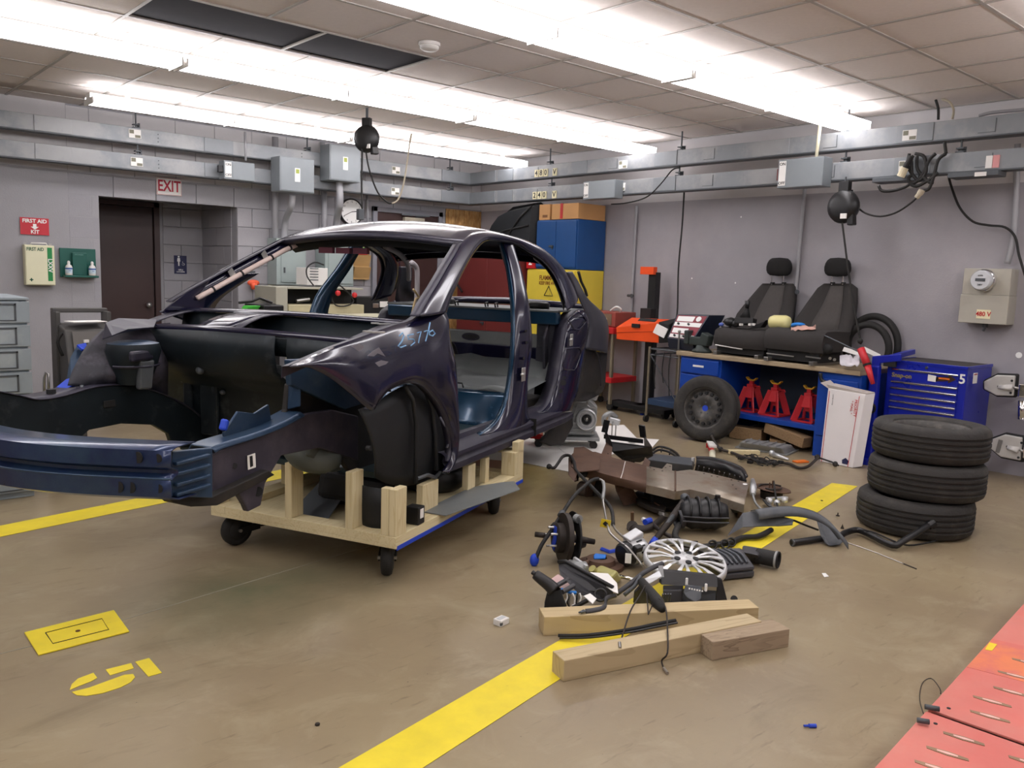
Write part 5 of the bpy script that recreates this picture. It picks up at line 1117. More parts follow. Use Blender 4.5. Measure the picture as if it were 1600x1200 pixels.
# --- meter box
b = boxB(1505, 419, 1572, 508, 7.02, 7.19); t = thing('meter_box', 'beige 480 V meter enclosure on the right wall', 'electrical box', cen(b))
m_mb = mat('beige_meter_enamel', (176, 172, 160), .45, .1, var=.04); zm = b[2]+(b[5]-b[2])*.52
part('lower_case', MB().box(b[0], b[1], b[2], b[3], b[4], zm), m_mb, t, world=True, bevel=.004); part('upper_case', MB().box(b[0]+.01, b[1]+.005, zm, b[3], b[4]-.005, b[5]), m_mb, t, world=True, bevel=.004)
mc = at(1537, 438, x=7.0); part('meter_ring', MB().lathe([(.085, 0), (.085, .05), (.078, .055)], (7.03, mc.y, mc.z), (-1, 0, 0), 28), m_chrome, t, world=True, smooth=True)
part('meter_dome', MB().lathe([(.077, .05), (.077, .085), (.068, .10), (0, .102)], (7.03, mc.y, mc.z), (-1, 0, 0), 28), mat('meter_face', (205, 208, 212), .25), t, world=True, auto=40)
part('meter_display', MB().box(6.925, mc.y-.035, mc.z-.008, 6.93, mc.y+.035, mc.z+.014), m_galvd, t, world=True)
for dz in (.035, -.035): text('kWh' if dz > 0 else '240V', .018, (6.9265, mc.y, mc.z+dz), RB, m_ink, t)
lz = at(1536, 491, x=7.01); q = part('voltage_label', MB().box(7.016, lz.y-.05, lz.z-.035, 7.02, lz.y+.05, lz.z+.035), m_lab, t, world=True); text('480 V', .05, (7.0145, lz.y, lz.z), RB, m_red, q, bold=.02, sx=.9)
part('bottom_lug', MB().cyl((7.1, (b[1]+b[4])/2, b[2]), (7.1, (b[1]+b[4])/2, b[2]-.03), .02, n=10).cyl((7.1, (b[1]+b[4])/2, b[2]-.03), (7.1, (b[1]+b[4])/2+.01, b[2]-.06), .01, n=8), m_galvd, t, world=True)
# wall specks: round white patches of plaster
k = 0
for x, y, r in ((1158, 339, .008), (1081, 435, .008), (1149, 442, .008), (1592, 555, .022)):
    p = at(x, y, x=7.19); part('plaster_dab', MB().lathe([(0, .003), (r, .002), (r*1.1, 0)], (7.19, p.y, p.z), (-1, 0, 0), 10), m_wht, wr)

# ================================================================ WORKBENCH SIDE
m_benchblue = mat('bench_blue_enamel', (16, 66, 160), .38, var=.06)
m_top = wood('worn_bench_top', (168, 150, 122), (120, 102, 80), .8, axis=1)
BX = 6.47
t = thing('workbench', 'blue steel workbench with worn wooden top and two pedestals', 'workbench', (6.83, 4.0, 0))
part('top', MB().box(BX-.02, 3.10, .715, 7.17, 4.92, .755), m_top, t, world=True, bevel=.005)
part('left_pedestal', MB().box(BX+.01, 4.42, .05, 7.15, 4.88, .714), m_benchblue, t, world=True, bevel=.004)
for z0, z1 in ((.56, .695), (.40, .545), (.24, .385), (.07, .225)):
    d = part('drawer', MB().box(BX-.012, 4.44, z0, BX+.01, 4.86, z1), m_benchblue, t, world=True, bevel=.005)
    part('label_holder', MB().box(BX-.015, 4.60, (z0+z1)/2-.004, BX-.012, 4.72, (z0+z1)/2+.014), m_paper, d, world=True)
part('right_pedestal', MB().box(BX+.01, 3.10, .0, 7.15, 3.47, .714), m_benchblue, t, world=True, bevel=.004)
part('pedestal_door', MB().box(BX-.006, 3.12, .18, BX+.01, 3.45, .66), m_benchblue, t, world=True, bevel=.006)
part('shelf', MB().box(BX+.05, 3.47, .20, 7.15, 4.42, .245), m_benchblue, t, world=True, bevel=.004)
part('back_panel', MB().box(7.13, 3.47, .25, 7.15, 4.42, .71), mat('dull_blue_grey', (72, 84, 96), .6), t, world=True)
# jack stands
m_jr = mat('jack_stand_red', (196, 40, 48), .45, var=.08); m_jy = mat('jack_stand_yellow', (214, 160, 40), .5)
def jack(label, px, py, x, rz=0):
    p = at(px, py, x=x); T = thing('jack_stand', label, 'jack stand', (x, p.y, .247), rz)
    H = .30
    for sx, sy in ((1, 1), (1, -1), (-1, 1), (-1, -1)):
        part('leg', MB().beam((sx*.085, sy*.085, 0), (sx*.03, sy*.03, H*.74), .058, .012, up=(sx, -sy, 0)), m_jr, T, bevel=.003)
    for sx in (-1, 1):
        part('side_plate', MB().prism([(sx*.045, -.05, H*.42), (sx*.045, .05, H*.42), (sx*.03, .032, H*.74), (sx*.03, -.032, H*.74)], (sx*.004, 0, 0)), m_jr, T, bevel=.002)
        part('foot_bar', MB().box(sx*.085-.012, -.095, 0, sx*.085+.012, .095, .014).box(-.095, sx*.085-.012, .0, .095, sx*.085+.012, .012), m_jr, T)
    part('collar', MB().box(-.032, -.032, H*.70, .032, .032, H*.84), m_jr, T, bevel=.004)
    part('ratchet_post', MB().box(-.014, -.018, H*.3, .014, .018, H*.97), m_jr, T)
    part('saddle', MB().prism([(-.02, -.055, H*1.02), (-.02, -.03, H*.94), (-.02, .03, H*.94), (-.02, .055, H*1.02), (-.02, .05, H*1.05), (-.02, .025, H*.98), (-.02, -.025, H*.98), (-.02, -.05, H*1.05)], (.04, 0, 0)), m_jy, T, bevel=.002)
    part('lever', MB().tube([(0, -.03, H*.78), (-.01, -.09, H*.80), (-.01, -.10, H*.74)], .006, 6), m_jr, T)
    return T
jack('red jack stand under the bench, first from the leaning wheel', 1172, 635, 6.72)
jack('red jack stand under the bench, middle of the three', 1210, 640, 6.70)
jack('red jack stand under the bench, partly hidden by the right pedestal', 1262, 648, 6.66)
# wood blocks under the bench
m_old = wood('weathered_brown_wood', (150, 122, 88), (100, 74, 50), 1.0, .8)
m_oldy = wood('weathered_brown_timber', (150, 122, 88), (100, 74, 50), 1.0, .8, axis=1)
def block(label, c, size, rot, m=m_old, grp='wood blocks under the bench'):
    T = single('wood_block', MB().obox((0, 0, 0), size, rot).xf(Matrix.Translation(c)), m, label, 'wood block', grp, bevel=.004); return T
def bl(px, py, z): p = at(px, py, z=z); return Vector((p.x, p.y, z))
block('yellowish wood block at the left end under the shelf', bl(1168, 680, .06)+Vector((.10, .06, 0)), (.14, .30, .11), (0, 0, 12))
block('long brown wood block sloping over the others under the shelf', bl(1226, 680, .12)+Vector((.05, 0, .0)), (.12, .42, .09), (9, 0, -8))
block('short brown wood block against the right pedestal', bl(1258, 690, .06)+Vector((.02, .03, 0)), (.10, .12, .12), (0, 0, 5))
block('flat wood block lying beneath the sloping one', bl(1206, 692, .03)+Vector((.10, 0, 0)), (.2, .14, .06), (0, 0, 30))
block('dark wood block at the back under the shelf', bl(1190, 672, .06)+Vector((.25, 0, 0)), (.12, .3, .12), (0, 0, 0))
# tyres
def tyre(T, R, W, ax, c=(0, 0, 0), rim=None, grooves=4, world=False, flatm=m_rubber):
    h = W/2; r0 = rim or R*.62
    prof = [(r0, -h*.72), (r0+.01, -h*.86), (R*.80, -h*1.0), (R*.92, -h*.94), (R*.975, -h*.80)]
    n = grooves; tw_ = h*.76
    for i in range(n):
        y = -tw_+2*tw_*(i+1)/(n+1); prof += [(R, y-.009), (R-.009, y-.006), (R-.009, y+.006), (R, y+.009)]
    prof += [(R*.975, h*.80), (R*.92, h*.94), (R*.80, h), (r0+.01, h*.86), (r0, h*.72), (r0-.006, 0)]
    return part('tire', MB().lathe(prof, c, ax, 56, closed=True), flatm, T, auto=35, world=world)
m_tyre = mat('dusty_tire_rubber', (44, 42, 40), .75, var=.2, scale=9, rgb2=(66, 62, 56), mask=(.5, .75), mscale=10, bump=.25, bscale=60)
m_rim = mat('dusty_black_wheel', (74, 72, 70), .5, .3, var=.2, scale=10, rgb2=(110, 106, 100), mask=(.5, .7), mscale=14)
def steel_wheel(T, R, W, ax, front=1):
    ax = Vector(ax).normalized(); u = ax.orthogonal().normalized() if abs(ax.z) > .9 else Vector((0, 0, 1)); v = ax.cross(u)
    tyre(T, R, W, ax, grooves=4, flatm=m_tyre)
    f = -1*front
    w = part('rim', MB().lathe([(R*.66, f*W*.40), (R*.62, f*W*.36), (R*.60, f*W*.30), (R*.56, f*W*.18), (R*.52, f*W*.14), (R*.40, f*W*.24), (R*.30, f*W*.28), (R*.24, f*W*.22), (R*.10, f*W*.20), (R*.09, f*W*.18), (0, f*W*.18)], (0, 0, 0), ax, 40), m_rim, T, smooth=True, solid=.004)
    for k in range(16):
        a = 2*math.pi*k/16; c = (u*math.cos(a)+v*math.sin(a))*R*.465+ax*f*W*.20
        part('slot_hole', MB().cyl(c-ax*f*.02+ax*f*.012, c+ax*f*.022, R*.05, n=12), m_ink, w)
    for k in range(5):
        a = 2*math.pi*k/5; c = (u*math.cos(a)+v*math.sin(a))*R*.18+ax*f*W*.205
        part('lug_hole', MB().cyl(c-ax*f*.01, c+ax*f*.006, R*.028, n=10), m_galvd, w)
    part('blue_tape_spot', MB().cyl(ax*f*W*.185, ax*f*W*.20, R*.10, n=14), mat('blue_tape', (28, 66, 190), .6), w)
c = at(1104, 641, x=6.23)
t = thing('car_wheel', 'black steel wheel with tire leaning against the bench drawers', 'wheel', (6.23, c.y, .291), rot=(0, 8, 14))
steel_wheel(t, .293, .19, (1, 0, 0))
def lying_tyre(label, c, R=.322, W=.21, rz=0, tilt=(0, 0)):
    T = thing('car_tire', label, 'tire', c, rot=(tilt[0], tilt[1], rz), group='stack of three tires')
    tyre(T, R, W, (0, 0, 1), rim=.205, grooves=4, flatm=m_tyre)
    part('rim', MB().lathe([(.21, .080), (.20, .075), (.192, .04), (.185, -.02), (.15, -.03), (.09, .0), (.03, .01), (0, .01)], (0, 0, 0), (0, 0, 1), 32), m_rim, T, smooth=True, solid=.004)
    for k in range(12):
        a = 2*math.pi*k/12; part('slot_hole', MB().cyl((.155*math.cos(a), .155*math.sin(a), -.04), (.155*math.cos(a), .155*math.sin(a), -.018), .014, n=8), m_blackm, T)
    return T
cb = at(1425, 846, z=0); base = Vector((cb.x, cb.y, 0))+Vector((.297, .123, 0))
lying_tyre('bottom tire of the stack of three by the blue tool chest', base+Vector((0, 0, .108)))
lying_tyre('middle tire of the stack of three by the blue tool chest', base+Vector((.055, -.025, .32)), tilt=(0, 0))
lying_tyre('top tire of the stack of three by the blue tool chest', base+Vector((.09, -.015, .532)), tilt=(0, 0))
# flat mailing box leaning on the pedestal
t = thing('mailing_box', 'tall flat white mailing box with red edge lines leaning on the blue pedestal', 'box', (6.35, 3.2, 0))
a, b_, c, d = at(1281, 722, x=6.30), at(1332, 731, x=6.30), at(1352, 617, x=6.375), at(1294, 607, x=6.375)
a.z = b_.z = .003
off = Vector((.07, -.045, .012))
bx = part('box_body', MB().hexa([a, b_, b_+off, a+off, d, c, c+off, d+off]), mat('white_card', (226, 222, 222), .55, var=.02), t, world=True, bevel=.002)
nrm = (b_-a).cross(d-a).normalized(); nrm = nrm if nrm.x < 0 else -nrm
def onbox(u, v): return (a.lerp(b_, u)).lerp(d.lerp(c, u), v)+nrm*.002
for u in (.05, .86): part('red_line', MB().tube([onbox(u, .0), onbox(u, .97)], .0022, 4), m_red, t, world=True)
ex = (b_-a).normalized(); ez = (d-a).normalized()
def boxtext(s_, size, u, v, m, turned=False, **k):
    o = onbox(u, v); X = ez if turned else ex; Y = -ex if turned else ez
    if turned: X, Y = -ez, ex
    N_ = X.cross(Y); M_ = Matrix(((X.x, Y.x, N_.x, o.x), (X.y, Y.y, N_.y, o.y), (X.z, Y.z, N_.z, o.z), (0, 0, 0, 1)))
    return text(s_, size, None, None, m, t, M=M_, **k)
boxtext('PRIORITY', .032, .80, .80, m_red, True, bold=.01, ext=.0004); boxtext('* MAIL *', .03, .70, .80, m_red, True, ext=.0004)
boxtext('UNITED STATES', .012, .16, .86, m_ink, True, ext=.0004)
part('shield_mark', MB().prism([onbox(.68, .03), onbox(.84, .03), onbox(.86, .08), onbox(.76, .115), onbox(.66, .08)], nrm*.001), mat('navy_sign', (0,0,0)), t, world=True)
part('inner_flap', MB().hexa([d+off*.1, c+off*.1, c+off*.95, d+off*.95, d+off*.1+Vector((-.01, .02, .03)), c+off*.1+Vector((0, .0, .012)), c+off*.95+Vector((.0, .0, .01)), d+off*.95+Vector((0, .02, .03))]), mat('grey_card', (190, 182, 176), .7), t, world=True)
part('flap', MB().add([d, d+off, d+off+Vector((.0, .07, .05)), d+Vector((-.02, .06, .04))], [(0, 1, 2, 3)]), mat('grey_card', (0,0,0)), t, world=True, solid=.003)
single('pipe_handle', MB().tube(crom([at(x, y, x=6.44) for x, y in ((1282, 583), (1284, 594), (1296, 600), (1305, 608))], 4), .016, 8), m_black, 'black bent handle sticking out above the mailing box', 'handle', smooth=True)

# tool chest
CX0, CX1, CY0, CY1, CZ = 6.66, 7.16, 2.385, 2.985, .85
t = thing('tool_chest', 'blue roller tool chest with seven drawers and a white 5', 'tool chest', (6.9, 2.68, 0))
m_chest = mat('royal_blue_enamel', (18, 34, 156), .3, var=.05, coat=.3)
part('body', MB().box(CX0, CY0, .08, CX1, CY1, CZ-.012), m_chest, t, world=True, bevel=.008)
part('rubber_top', MB().box(CX0+.015, CY0+.015, CZ-.012, CX1, CY1-.015, CZ), mat('dark_top_mat', (58, 54, 54), .7), t, world=True, bevel=.003)
part('top_rim', MB().box(CX0-.004, CY0-.004, CZ-.02, CX0+.015, CY1+.004, CZ+.004).box(CX0, CY0-.004, CZ-.02, CX1, CY0+.012, CZ+.004).box(CX0, CY1-.012, CZ-.02, CX1, CY1+.004, CZ+.004), m_chest, t, world=True, bevel=.002)
zs = [.79, .69, .64, .585, .535, .485, .385, .285, .10]
for i in range(8):
    z1, z0 = zs[i], zs[i+1]
    d = part('drawer', MB().box(CX0-.012, CY0+.055, z0+.004, CX0, CY1-.045, z1-.004), m_chest, t, world=True, bevel=.002)
    part('drawer_trim', MB().box(CX0-.022, CY0+.055, z1-.014, CX0-.012, CY1-.045, z1-.002), m_chrome, d, world=True, bevel=.003)
for (x, y) in ((CX0+.07, CY0+.08), (CX0+.07, CY1-.08), (CX1-.07, CY0+.08), (CX1-.07, CY1-.08)):
    part('caster', MB().cyl((x, y-.018, .04), (x, y+.018, .04), .04, n=16).box(x-.02, y-.02, .06, x+.02, y+.02, .08), m_rubber, t, world=True)
part('lock', MB().cyl((CX0-.008, 2.68, .815), (CX0, 2.68, .815), .012, n=12), m_chrome, t, world=True)
text('Snap-on', .048, (CX0-.014, 2.86, .735), RB, mat('gold_badge', (176, 160, 96), .4, .5), t, bold=.03)
text('5', .10, (CX0-.003, CY0+.030, .755), RB, m_wht, t, bold=.02)
part('arrow_decal', MB().prism([(CX0-.0145, 2.60, .755), (CX0-.0145, 2.51, .765), (CX0-.0145, 2.51, .782), (CX0-.0145, 2.455, .75), (CX0-.0145, 2.51, .715), (CX0-.0145, 2.51, .733), (CX0-.0145, 2.60, .720)], (.0015, 0, 0)), mat('black_orange_decal', (60, 36, 20), .4), t, world=True)
part('arrow_decal', MB().prism([(CX0-.0145, 2.66, .768), (CX0-.0145, 2.60, .762), (CX0-.0145, 2.585, .735), (CX0-.0145, 2.60, .715), (CX0-.0145, 2.66, .718)], (.0015, 0, 0)), m_paper, t, world=True)
part('arrow_print', MB().box(CX0-.016, 2.50, .742, CX0-.0145, 2.58, .754), mat('orange_print', (220, 110, 30), .5), t, world=True)
part('side_label', MB().box(6.78, CY0-.003, .72, 6.86, CY0, .80), m_paper, t, world=True)
part('side_label_band', MB().box(6.79, CY0-.0045, .785, 6.85, CY0-.003, .793), m_redp, t, world=True)
# blue stand between the bench and chest
t = thing('blue_stand', 'blue steel bender stand between the bench and the tool chest', 'stand', (6.9, 3.04, 0))
part('upright_panel', MB().box(6.55, 3.0, .0, 6.60, 3.075, .80), m_chest, t, world=True, bevel=.01); part('upper_plate', MB().prism([(6.60, 3.09, .64), (6.60, 3.09, .87), (6.60, 2.86, .91), (6.60, 2.86, .85), (6.60, 3.02, .82), (6.60, 3.02, .64)], (.03, 0, 0)), m_chest, t, world=True, bevel=.008)
part('side_arm', MB().beam((6.62, 2.98, .86), (7.1, 2.98, .90), .04, .04), m_chest, t, world=True, bevel=.004); part('black_rail', MB().box(6.605, 2.9, .80, 6.632, 2.995, .85), m_blackm, t, world=True)
part('base_bar', MB().box(6.5, 3.005, 0, 7.1, 3.07, .05), m_chest, t, world=True, bevel=.004)
part('hook_ring', MB().lathe([(.03, -.008), (.045, -.008), (.045, .008), (.03, .008)], (6.535, 3.035, .46), (1, 0, 0), 20, closed=True), m_blackm, t, world=True, smooth=True)
# alignment target heads at right edge
def target(label, pxs, x, holes, slot=None, arm=None):
    P = [at(a, c, x=x) for a, c in pxs]; c0 = sum(P, Vector())/len(P)
    T = thing('wheel_target', label, 'wheel clamp', c0)
    part('guard_rim', MB().prism([c0+(p-c0)*1.16+Vector((.02, 0, 0)) for p in P], (.03, 0, 0)), m_blackm, T, world=True, bevel=.012)
    part('face_plate', MB().prism(P, (.03, 0, 0)), mat('silver_grey_plastic', (186, 184, 180), .45, .2), T, world=True, bevel=.008)
    for a, c in holes: q = at(a, c, x=x-.003); part('bolt_hole', MB().cyl(q, q+Vector((.004, 0, 0)), .009, n=10), m_ink, T, world=True)
    ctr = at(*holes[0], x=x); e2 = at(*arm[0], x=x); part('raised_boss', MB().tube([ctr+Vector((.0, 0, 0)), e2], [.02, .035], 10, flat=.5), mat('silver_grey_plastic', (0,0,0)), T, world=True, smooth=True)
    if slot: part('grip_slot', MB().obox(at(*slot, x=x-.002), (.006, .03, .10), (8, 0, 0)), mat('slot_grey', (110, 108, 104), .5), T, world=True, bevel=.003)
    part('arm', MB().tube([at(*arm[0], x=x+.01), at(*arm[1], x=x+.01)], .012, 8), m_steel, T, world=True, smooth=True)
    part('arm_clamp', MB().obox(at(*arm[2], x=x+.02), (.06, .05, .10)), m_chrome, T, world=True, bevel=.008)
    part('mount_post', MB().beam(at(*arm[2], x=x+.03), at(*arm[2], x=x+.03)+Vector((.28, 0, 0)), .04, .04), m_galvd, T, world=True)
target('upper white angular wheel target with black guard at the right edge', [(1537,596),(1557,586),(1586,587),(1583,619),(1556,618),(1537,608)], 6.86, [(1560,604),(1581,595),(1579,614)], None, [(1582,605),(1596,608),(1599,610)])
target('lower white angular wheel target with a grip slot at the right edge', [(1550,686),(1570,679),(1597,684),(1594,720),(1563,714),(1546,700)], 6.86, [(1574,698),(1596,692),(1591,715)], (1561, 697), [(1592,703),(1603,706),(1606,706)])
single('silver_tube', MB().tube([at(1598, 626, x=6.9), at(1597, 655, x=6.9)], .03, 10), m_chrome, 'short chrome tube bracket between the two wheel targets', 'bracket', smooth=True)
part('wall_bracket', MB().beam(at(1600, 640, x=6.92), at(1600, 640, x=6.92)+Vector((.27, 0, 0)), .03, .03), m_galvd, wr)
# ---- car seats on the bench
m_fab = mat('charcoal_seat_fabric', (52, 49, 48), .9, var=.12, scale=30, bump=.3, bscale=400)
m_fab2 = mat('seat_insert_fabric', (74, 70, 68), .9, var=.1, scale=40, bump=.3, bscale=300)
m_fabk = mat('black_headrest_fabric', (24, 23, 23), .9, var=.1, scale=30, bump=.3, bscale=400)
def seat(label, back, ins, head, posts, cush, cx0, cx1):
    c = at(cush[0], cush[1]+20, x=cx0); T = thing('car_seat', label, 'car seat', (cx0, c.y, .757))
    rows = []
    for i, (l, r, y, x) in enumerate(back):
        L, R_ = at(l, y, x=x), at(r, y, x=x); r_ = []
        for k in range(11):
            u = k/10; bul = .035*(abs(2*u-1)**2)*(1 if .05 < u < .95 else .2); r_.append(L.lerp(R_, u)+Vector((-bul, 0, 0)))
        for k in range(10, -1, -1): u = k/10; r_.append(L.lerp(R_, .04+.92*u)+Vector((.09-.03*(i == 0), 0, 0)))
        rows.append(r_)
    b = MB().grid(rows, True); n = 22; b.f.append(tuple(range(n))); b.f.append(tuple((len(rows)-1)*n+k for k in range(n-1, -1, -1)))
    bk = part('backrest', b, m_fab, T, world=True, smooth=True)
    rr = []
    for (l, r, y, x) in ins:
        L, R_ = at(l, y, x=x-.012), at(r, y, x=x-.012); rr.append([L.lerp(R_, k/5)+Vector((-.006*math.sin(math.pi*k/5), 0, 0)) for k in range(6)])
    part('center_insert', MB().grid(rr), m_fab2, bk, world=True, smooth=True, solid=.004)
    hx = back[0][3]-.01; hc = at(head[0], head[1], x=hx); w_ = abs(at(head[0]-head[2], head[1], x=hx).y-hc.y); h_ = abs(at(head[0], head[1]-head[3], x=hx).z-hc.z)
    b = MB(); rws = []
    for i in range(9):
        a = -math.pi/2+math.pi*i/8; zz = math.sin(a); ww = math.cos(a)**.45
        rws.append([hc+Vector((.055*math.copysign(abs(math.sin(q))**.7, math.sin(q))*ww, w_*math.copysign(abs(math.cos(q))**.6, math.cos(q))*ww*(1-.07*zz), h_*zz)) for q in [2*math.pi*k/20 for k in range(20)]])
    part('headrest', b.grid(rws, True), m_fabk, T, world=True, smooth=True)
    for px in posts:
        p = at(px, head[1]+head[3]-3, x=hx); part('headrest_post', MB().cyl((p.x, p.y, p.z), (p.x, p.y, at(px, back[0][2]+2, x=hx).z), .007, n=8), m_chrome, T, world=True)
        part('post_guide', MB().obox(at(px, back[0][2]-1, x=hx), (.03, .035, .014)), m_black, T, world=True, bevel=.004)
    # cushion
    cp, cl0, cl1, ct, cb_ = None, *cush[2:]
    L, R_ = at(cl0, ct, x=cx0), at(cl1, ct, x=cx0); zt = L.z; zb = at(cl0, cb_, x=cx0).z
    prof = [(.02, 0), (.0, .25), (.0, .6), (.02, .85), (.07, 1.0), (.2, 1.02), (.35, .98), (cx1-cx0, .95), (cx1-cx0, 0)]
    rows = []
    for k in range(9):
        u = k/8; ed = 1-abs(2*u-1)**6; rows.append([Vector((cx0+dx+(.03 if ed < .5 else 0), L.y+(R_.y-L.y)*u, zb+(zt-zb)*q*(.88+.12*ed)+(.02*(abs(2*u-1)**2) if q > .8 else 0))) for dx, q in prof])
    b = MB().grid(rows); m_ = len(prof); b.f.append(tuple(range(m_-1, -1, -1))); b.f.append(tuple(8*m_+k for k in range(m_)))
    part('cushion', b, m_fab, T, world=True, auto=50)
    for yy in (L.y-.06, R_.y+.06): part('seat_rail', MB().box(cx0-.02, yy-.02, .757, cx1, yy+.02, .79), m_steel, T, world=True, bevel=.003)
    part('seat_base', MB().box(cx0+.05, R_.y+.03, .775, cx1-.05, L.y-.03, zb+.02), m_blackm, T, world=True)
    return T
seat('left black car seat on the bench, with switch parts on its cushion', [(1192,1236,443,7.10),(1187,1240,448,7.09),(1168,1240,470,7.05),(1152,1238,490,7.0),(1144,1236,510,6.95),(1150,1232,530,6.9)],
     [(1204,1226,446,7.09),(1188,1222,475,7.04),(1176,1218,500,6.98),(1170,1214,522,6.92)], (1217.5, 417, 18.5, 14.5), (1207, 1225), (1155, 520, 1113, 1196, 512, 540), 6.50, 6.92)
seat('right black car seat on the bench, with a yellow bottle on its cushion', [(1288,1328,443,7.10),(1278,1335,450,7.09),(1262,1336,472,7.05),(1246,1334,495,7.0),(1238,1330,515,6.95),(1236,1322,530,6.9)],
     [(1298,1318,447,7.09),(1286,1316,475,7.04),(1270,1312,502,6.98),(1262,1306,525,6.92)], (1309, 417.5, 19.5, 15), (1301, 1318), (1240, 522, 1192, 1284, 512, 544), 6.44, 6.9)
# things on the cushions and bench
t = thing('washer_bottle', 'yellowish translucent plastic bottle lying on the right car seat', 'bottle', at(1219, 513, x=6.60))
ax_a, ax_b = at(1203, 503, x=6.62), at(1234, 504, x=6.62); d_ = (ax_b-ax_a)
part('tank', MB().tube([ax_a-d_*.02, ax_a+d_*.05, ax_a+d_*.2, ax_a+d_*.8, ax_a+d_*.95, ax_b], [.02, .05, .062, .062, .05, .02], 16), mat('yellow_translucent', (222, 214, 150), .35, var=.04), t, world=True, smooth=True)
part('cap', MB().cyl(at(1211, 494, x=6.62), at(1213, 499, x=6.62), .022, n=12), mat('yellow_translucent', (0,0,0)), t, world=True)
t = thing('tape_roll', 'bright blue tape roll beside the yellow bottle', 'tape', at(1246, 512, x=6.6)); part('ring', MB().lathe([(.04, -.012), (.058, -.012), (.058, .012), (.04, .012)], at(1247, 509, x=6.6), (.3, .2, 1), 24, closed=True), mat('bright_blue_plastic', (30, 130, 220), .4), t, world=True, smooth=True)
t = thing('crumpled_rag', 'crumpled pink rag on the right car seat', 'cloth', at(1255, 515, x=6.55))
random.seed(3); rw = [[at(1236+5.5*i, 509+2.5*j, x=6.58-.03*j)+Vector((0, 0, random.uniform(-.012, .014))) for i in range(8)] for j in range(4)]
part('cloth', MB().grid(rw), mat('pink_rag', (206, 164, 150), .8, var=.15), t, world=True, smooth=True, solid=.004)
m_clut = m_black
def clutter(label, specs, cat, name, x):
    c = at(*specs[0][1][0], x=x); T = thing(name, label, cat, c)
    for nm, pts, r, m in specs:
        P = [at(a, b, x=x) for a, b in pts]
        if len(P) == 1: part(nm, MB().sphere(P[0], r, 10, 7, (1, 1.2, .8)), m, T, world=True, smooth=True)
        else: part(nm, MB().tube(crom(P, 4) if len(P) > 2 else P, r, 8), m, T, world=True, smooth=True)
    return T
m_bw = mat('blue_white_plastic', (90, 110, 190), .5)
clutter('tangle of black switches and wires on the left car seat', [('switch_body', [(1140, 503)], .05, m_black), ('switch_body', [(1150, 506)], .04, m_black), ('blue_connector', [(1127, 507)], .022, m_bw), ('wire', [(1128, 511), (1140, 511), (1150, 500), (1165, 498)], .008, m_rubber), ('wire', [(1130, 503), (1142, 497), (1155, 503), (1170, 508)], .008, m_rubber)], 'car part', 'switch_cluster', 6.6)
t = thing('shift_lever', 'black gear shift assembly upright on the left car seat', 'car part', at(1165, 505, x=6.62))
part('base_frame', MB().obox(at(1165, 502, x=6.62), (.10, .18, .06), (0, 8, 10)), m_black, t, world=True, bevel=.01); part('boot', MB().tube([at(1164, 497, x=6.62), at(1167, 482, x=6.64)], [.05, .018], 10), m_blackm, t, world=True, smooth=True); part('knob', MB().tube([at(1167, 482, x=6.64), at(1168, 470, x=6.64)], [.018, .024], 10), m_black, t, world=True, smooth=True)
for px in (1158, 1172, 1178): part('connector', MB().obox(at(px, 507, x=6.56), (.02, .03, .02), (0, 0, px)), m_white, t, world=True)
t = thing('console_trim', 'black console tray piece on the left car seat edge', 'car part', at(1185, 508, x=6.55)); part('tray', MB().prism([at(1168, 514, x=6.56), at(1188, 512, x=6.56), at(1197, 500, x=6.56), at(1193, 502, x=6.56), at(1180, 507, x=6.56)], (.08, 0, 0)), m_black, t, world=True, bevel=.004)
t = thing('bench_vise', 'dark green bench vise at the left end of the bench', 'vise', (6.58, 4.7, .757))
vc = at(1097, 540, x=6.55); m_vis = mat('dark_green_casting', (56, 64, 62), .55, .2, var=.2)
part('base', MB().lathe([(0, 0), (.09, 0), (.09, .02), (.06, .04), (.055, .07), (0, .07)], (vc.x, vc.y, .757), (0, 0, 1), 18), m_vis, t, world=True, smooth=True)
part('body', MB().prism([(vc.x-.05, vc.y+.12, .82), (vc.x-.05, vc.y-.08, .82), (vc.x-.05, vc.y-.10, .92), (vc.x-.05, vc.y-.02, .95), (vc.x-.05, vc.y+.0, .90), (vc.x-.05, vc.y+.12, .90)], (.10, 0, 0)), m_vis, t, world=True, bevel=.012)
part('front_jaw', MB().obox((vc.x, vc.y+.15, .89), (.12, .05, .13)), m_vis, t, world=True, bevel=.01); part('screw', MB().cyl((vc.x, vc.y+.14, .86), (vc.x, vc.y+.26, .86), .016, n=10), m_steel, t, world=True)
part('handle_bar', MB().cyl((vc.x-.03, vc.y+.25, .93), (vc.x-.03, vc.y+.25, .70), .009, n=8), m_steel, t, world=True); part('handle_ball', MB().sphere((vc.x-.03, vc.y+.25, .935), .016, 8, 6), m_steel, t, world=True)
# seat belt and hardware at right of bench
t = thing('seat_hinge', 'black seat hinge cover and belt gear at the bench right part', 'car part', at(1275, 552, x=6.5))
part('hinge_shell', MB().sphere(at(1275, 548, x=6.52), .07, 12, 8, (.6, 1.1, .8)), m_black, t, world=True, smooth=True); part('hinge_shell', MB().sphere(at(1292, 545, x=6.52), .05, 12, 8, (.6, 1.1, .9)), m_blackm, t, world=True, smooth=True)
part('bar', MB().beam(at(1259, 557, x=6.47), at(1282, 560, x=6.47), .012, .012), m_steel, t, world=True)
single('metal_rod', MB().tube([at(x, y, x=6.5) for x, y in ((1288, 524), (1316, 537), (1340, 549))], .006, 6), m_galvd, 'thin dark rod slanting from the right car seat to the red lamp', 'rod')
single('metal_rod', MB().tube([at(x, y, x=6.48) for x, y in ((1118, 539), (1160, 546))], .006, 6), m_steel, 'thin steel rod on the bench under the left car seat', 'rod')
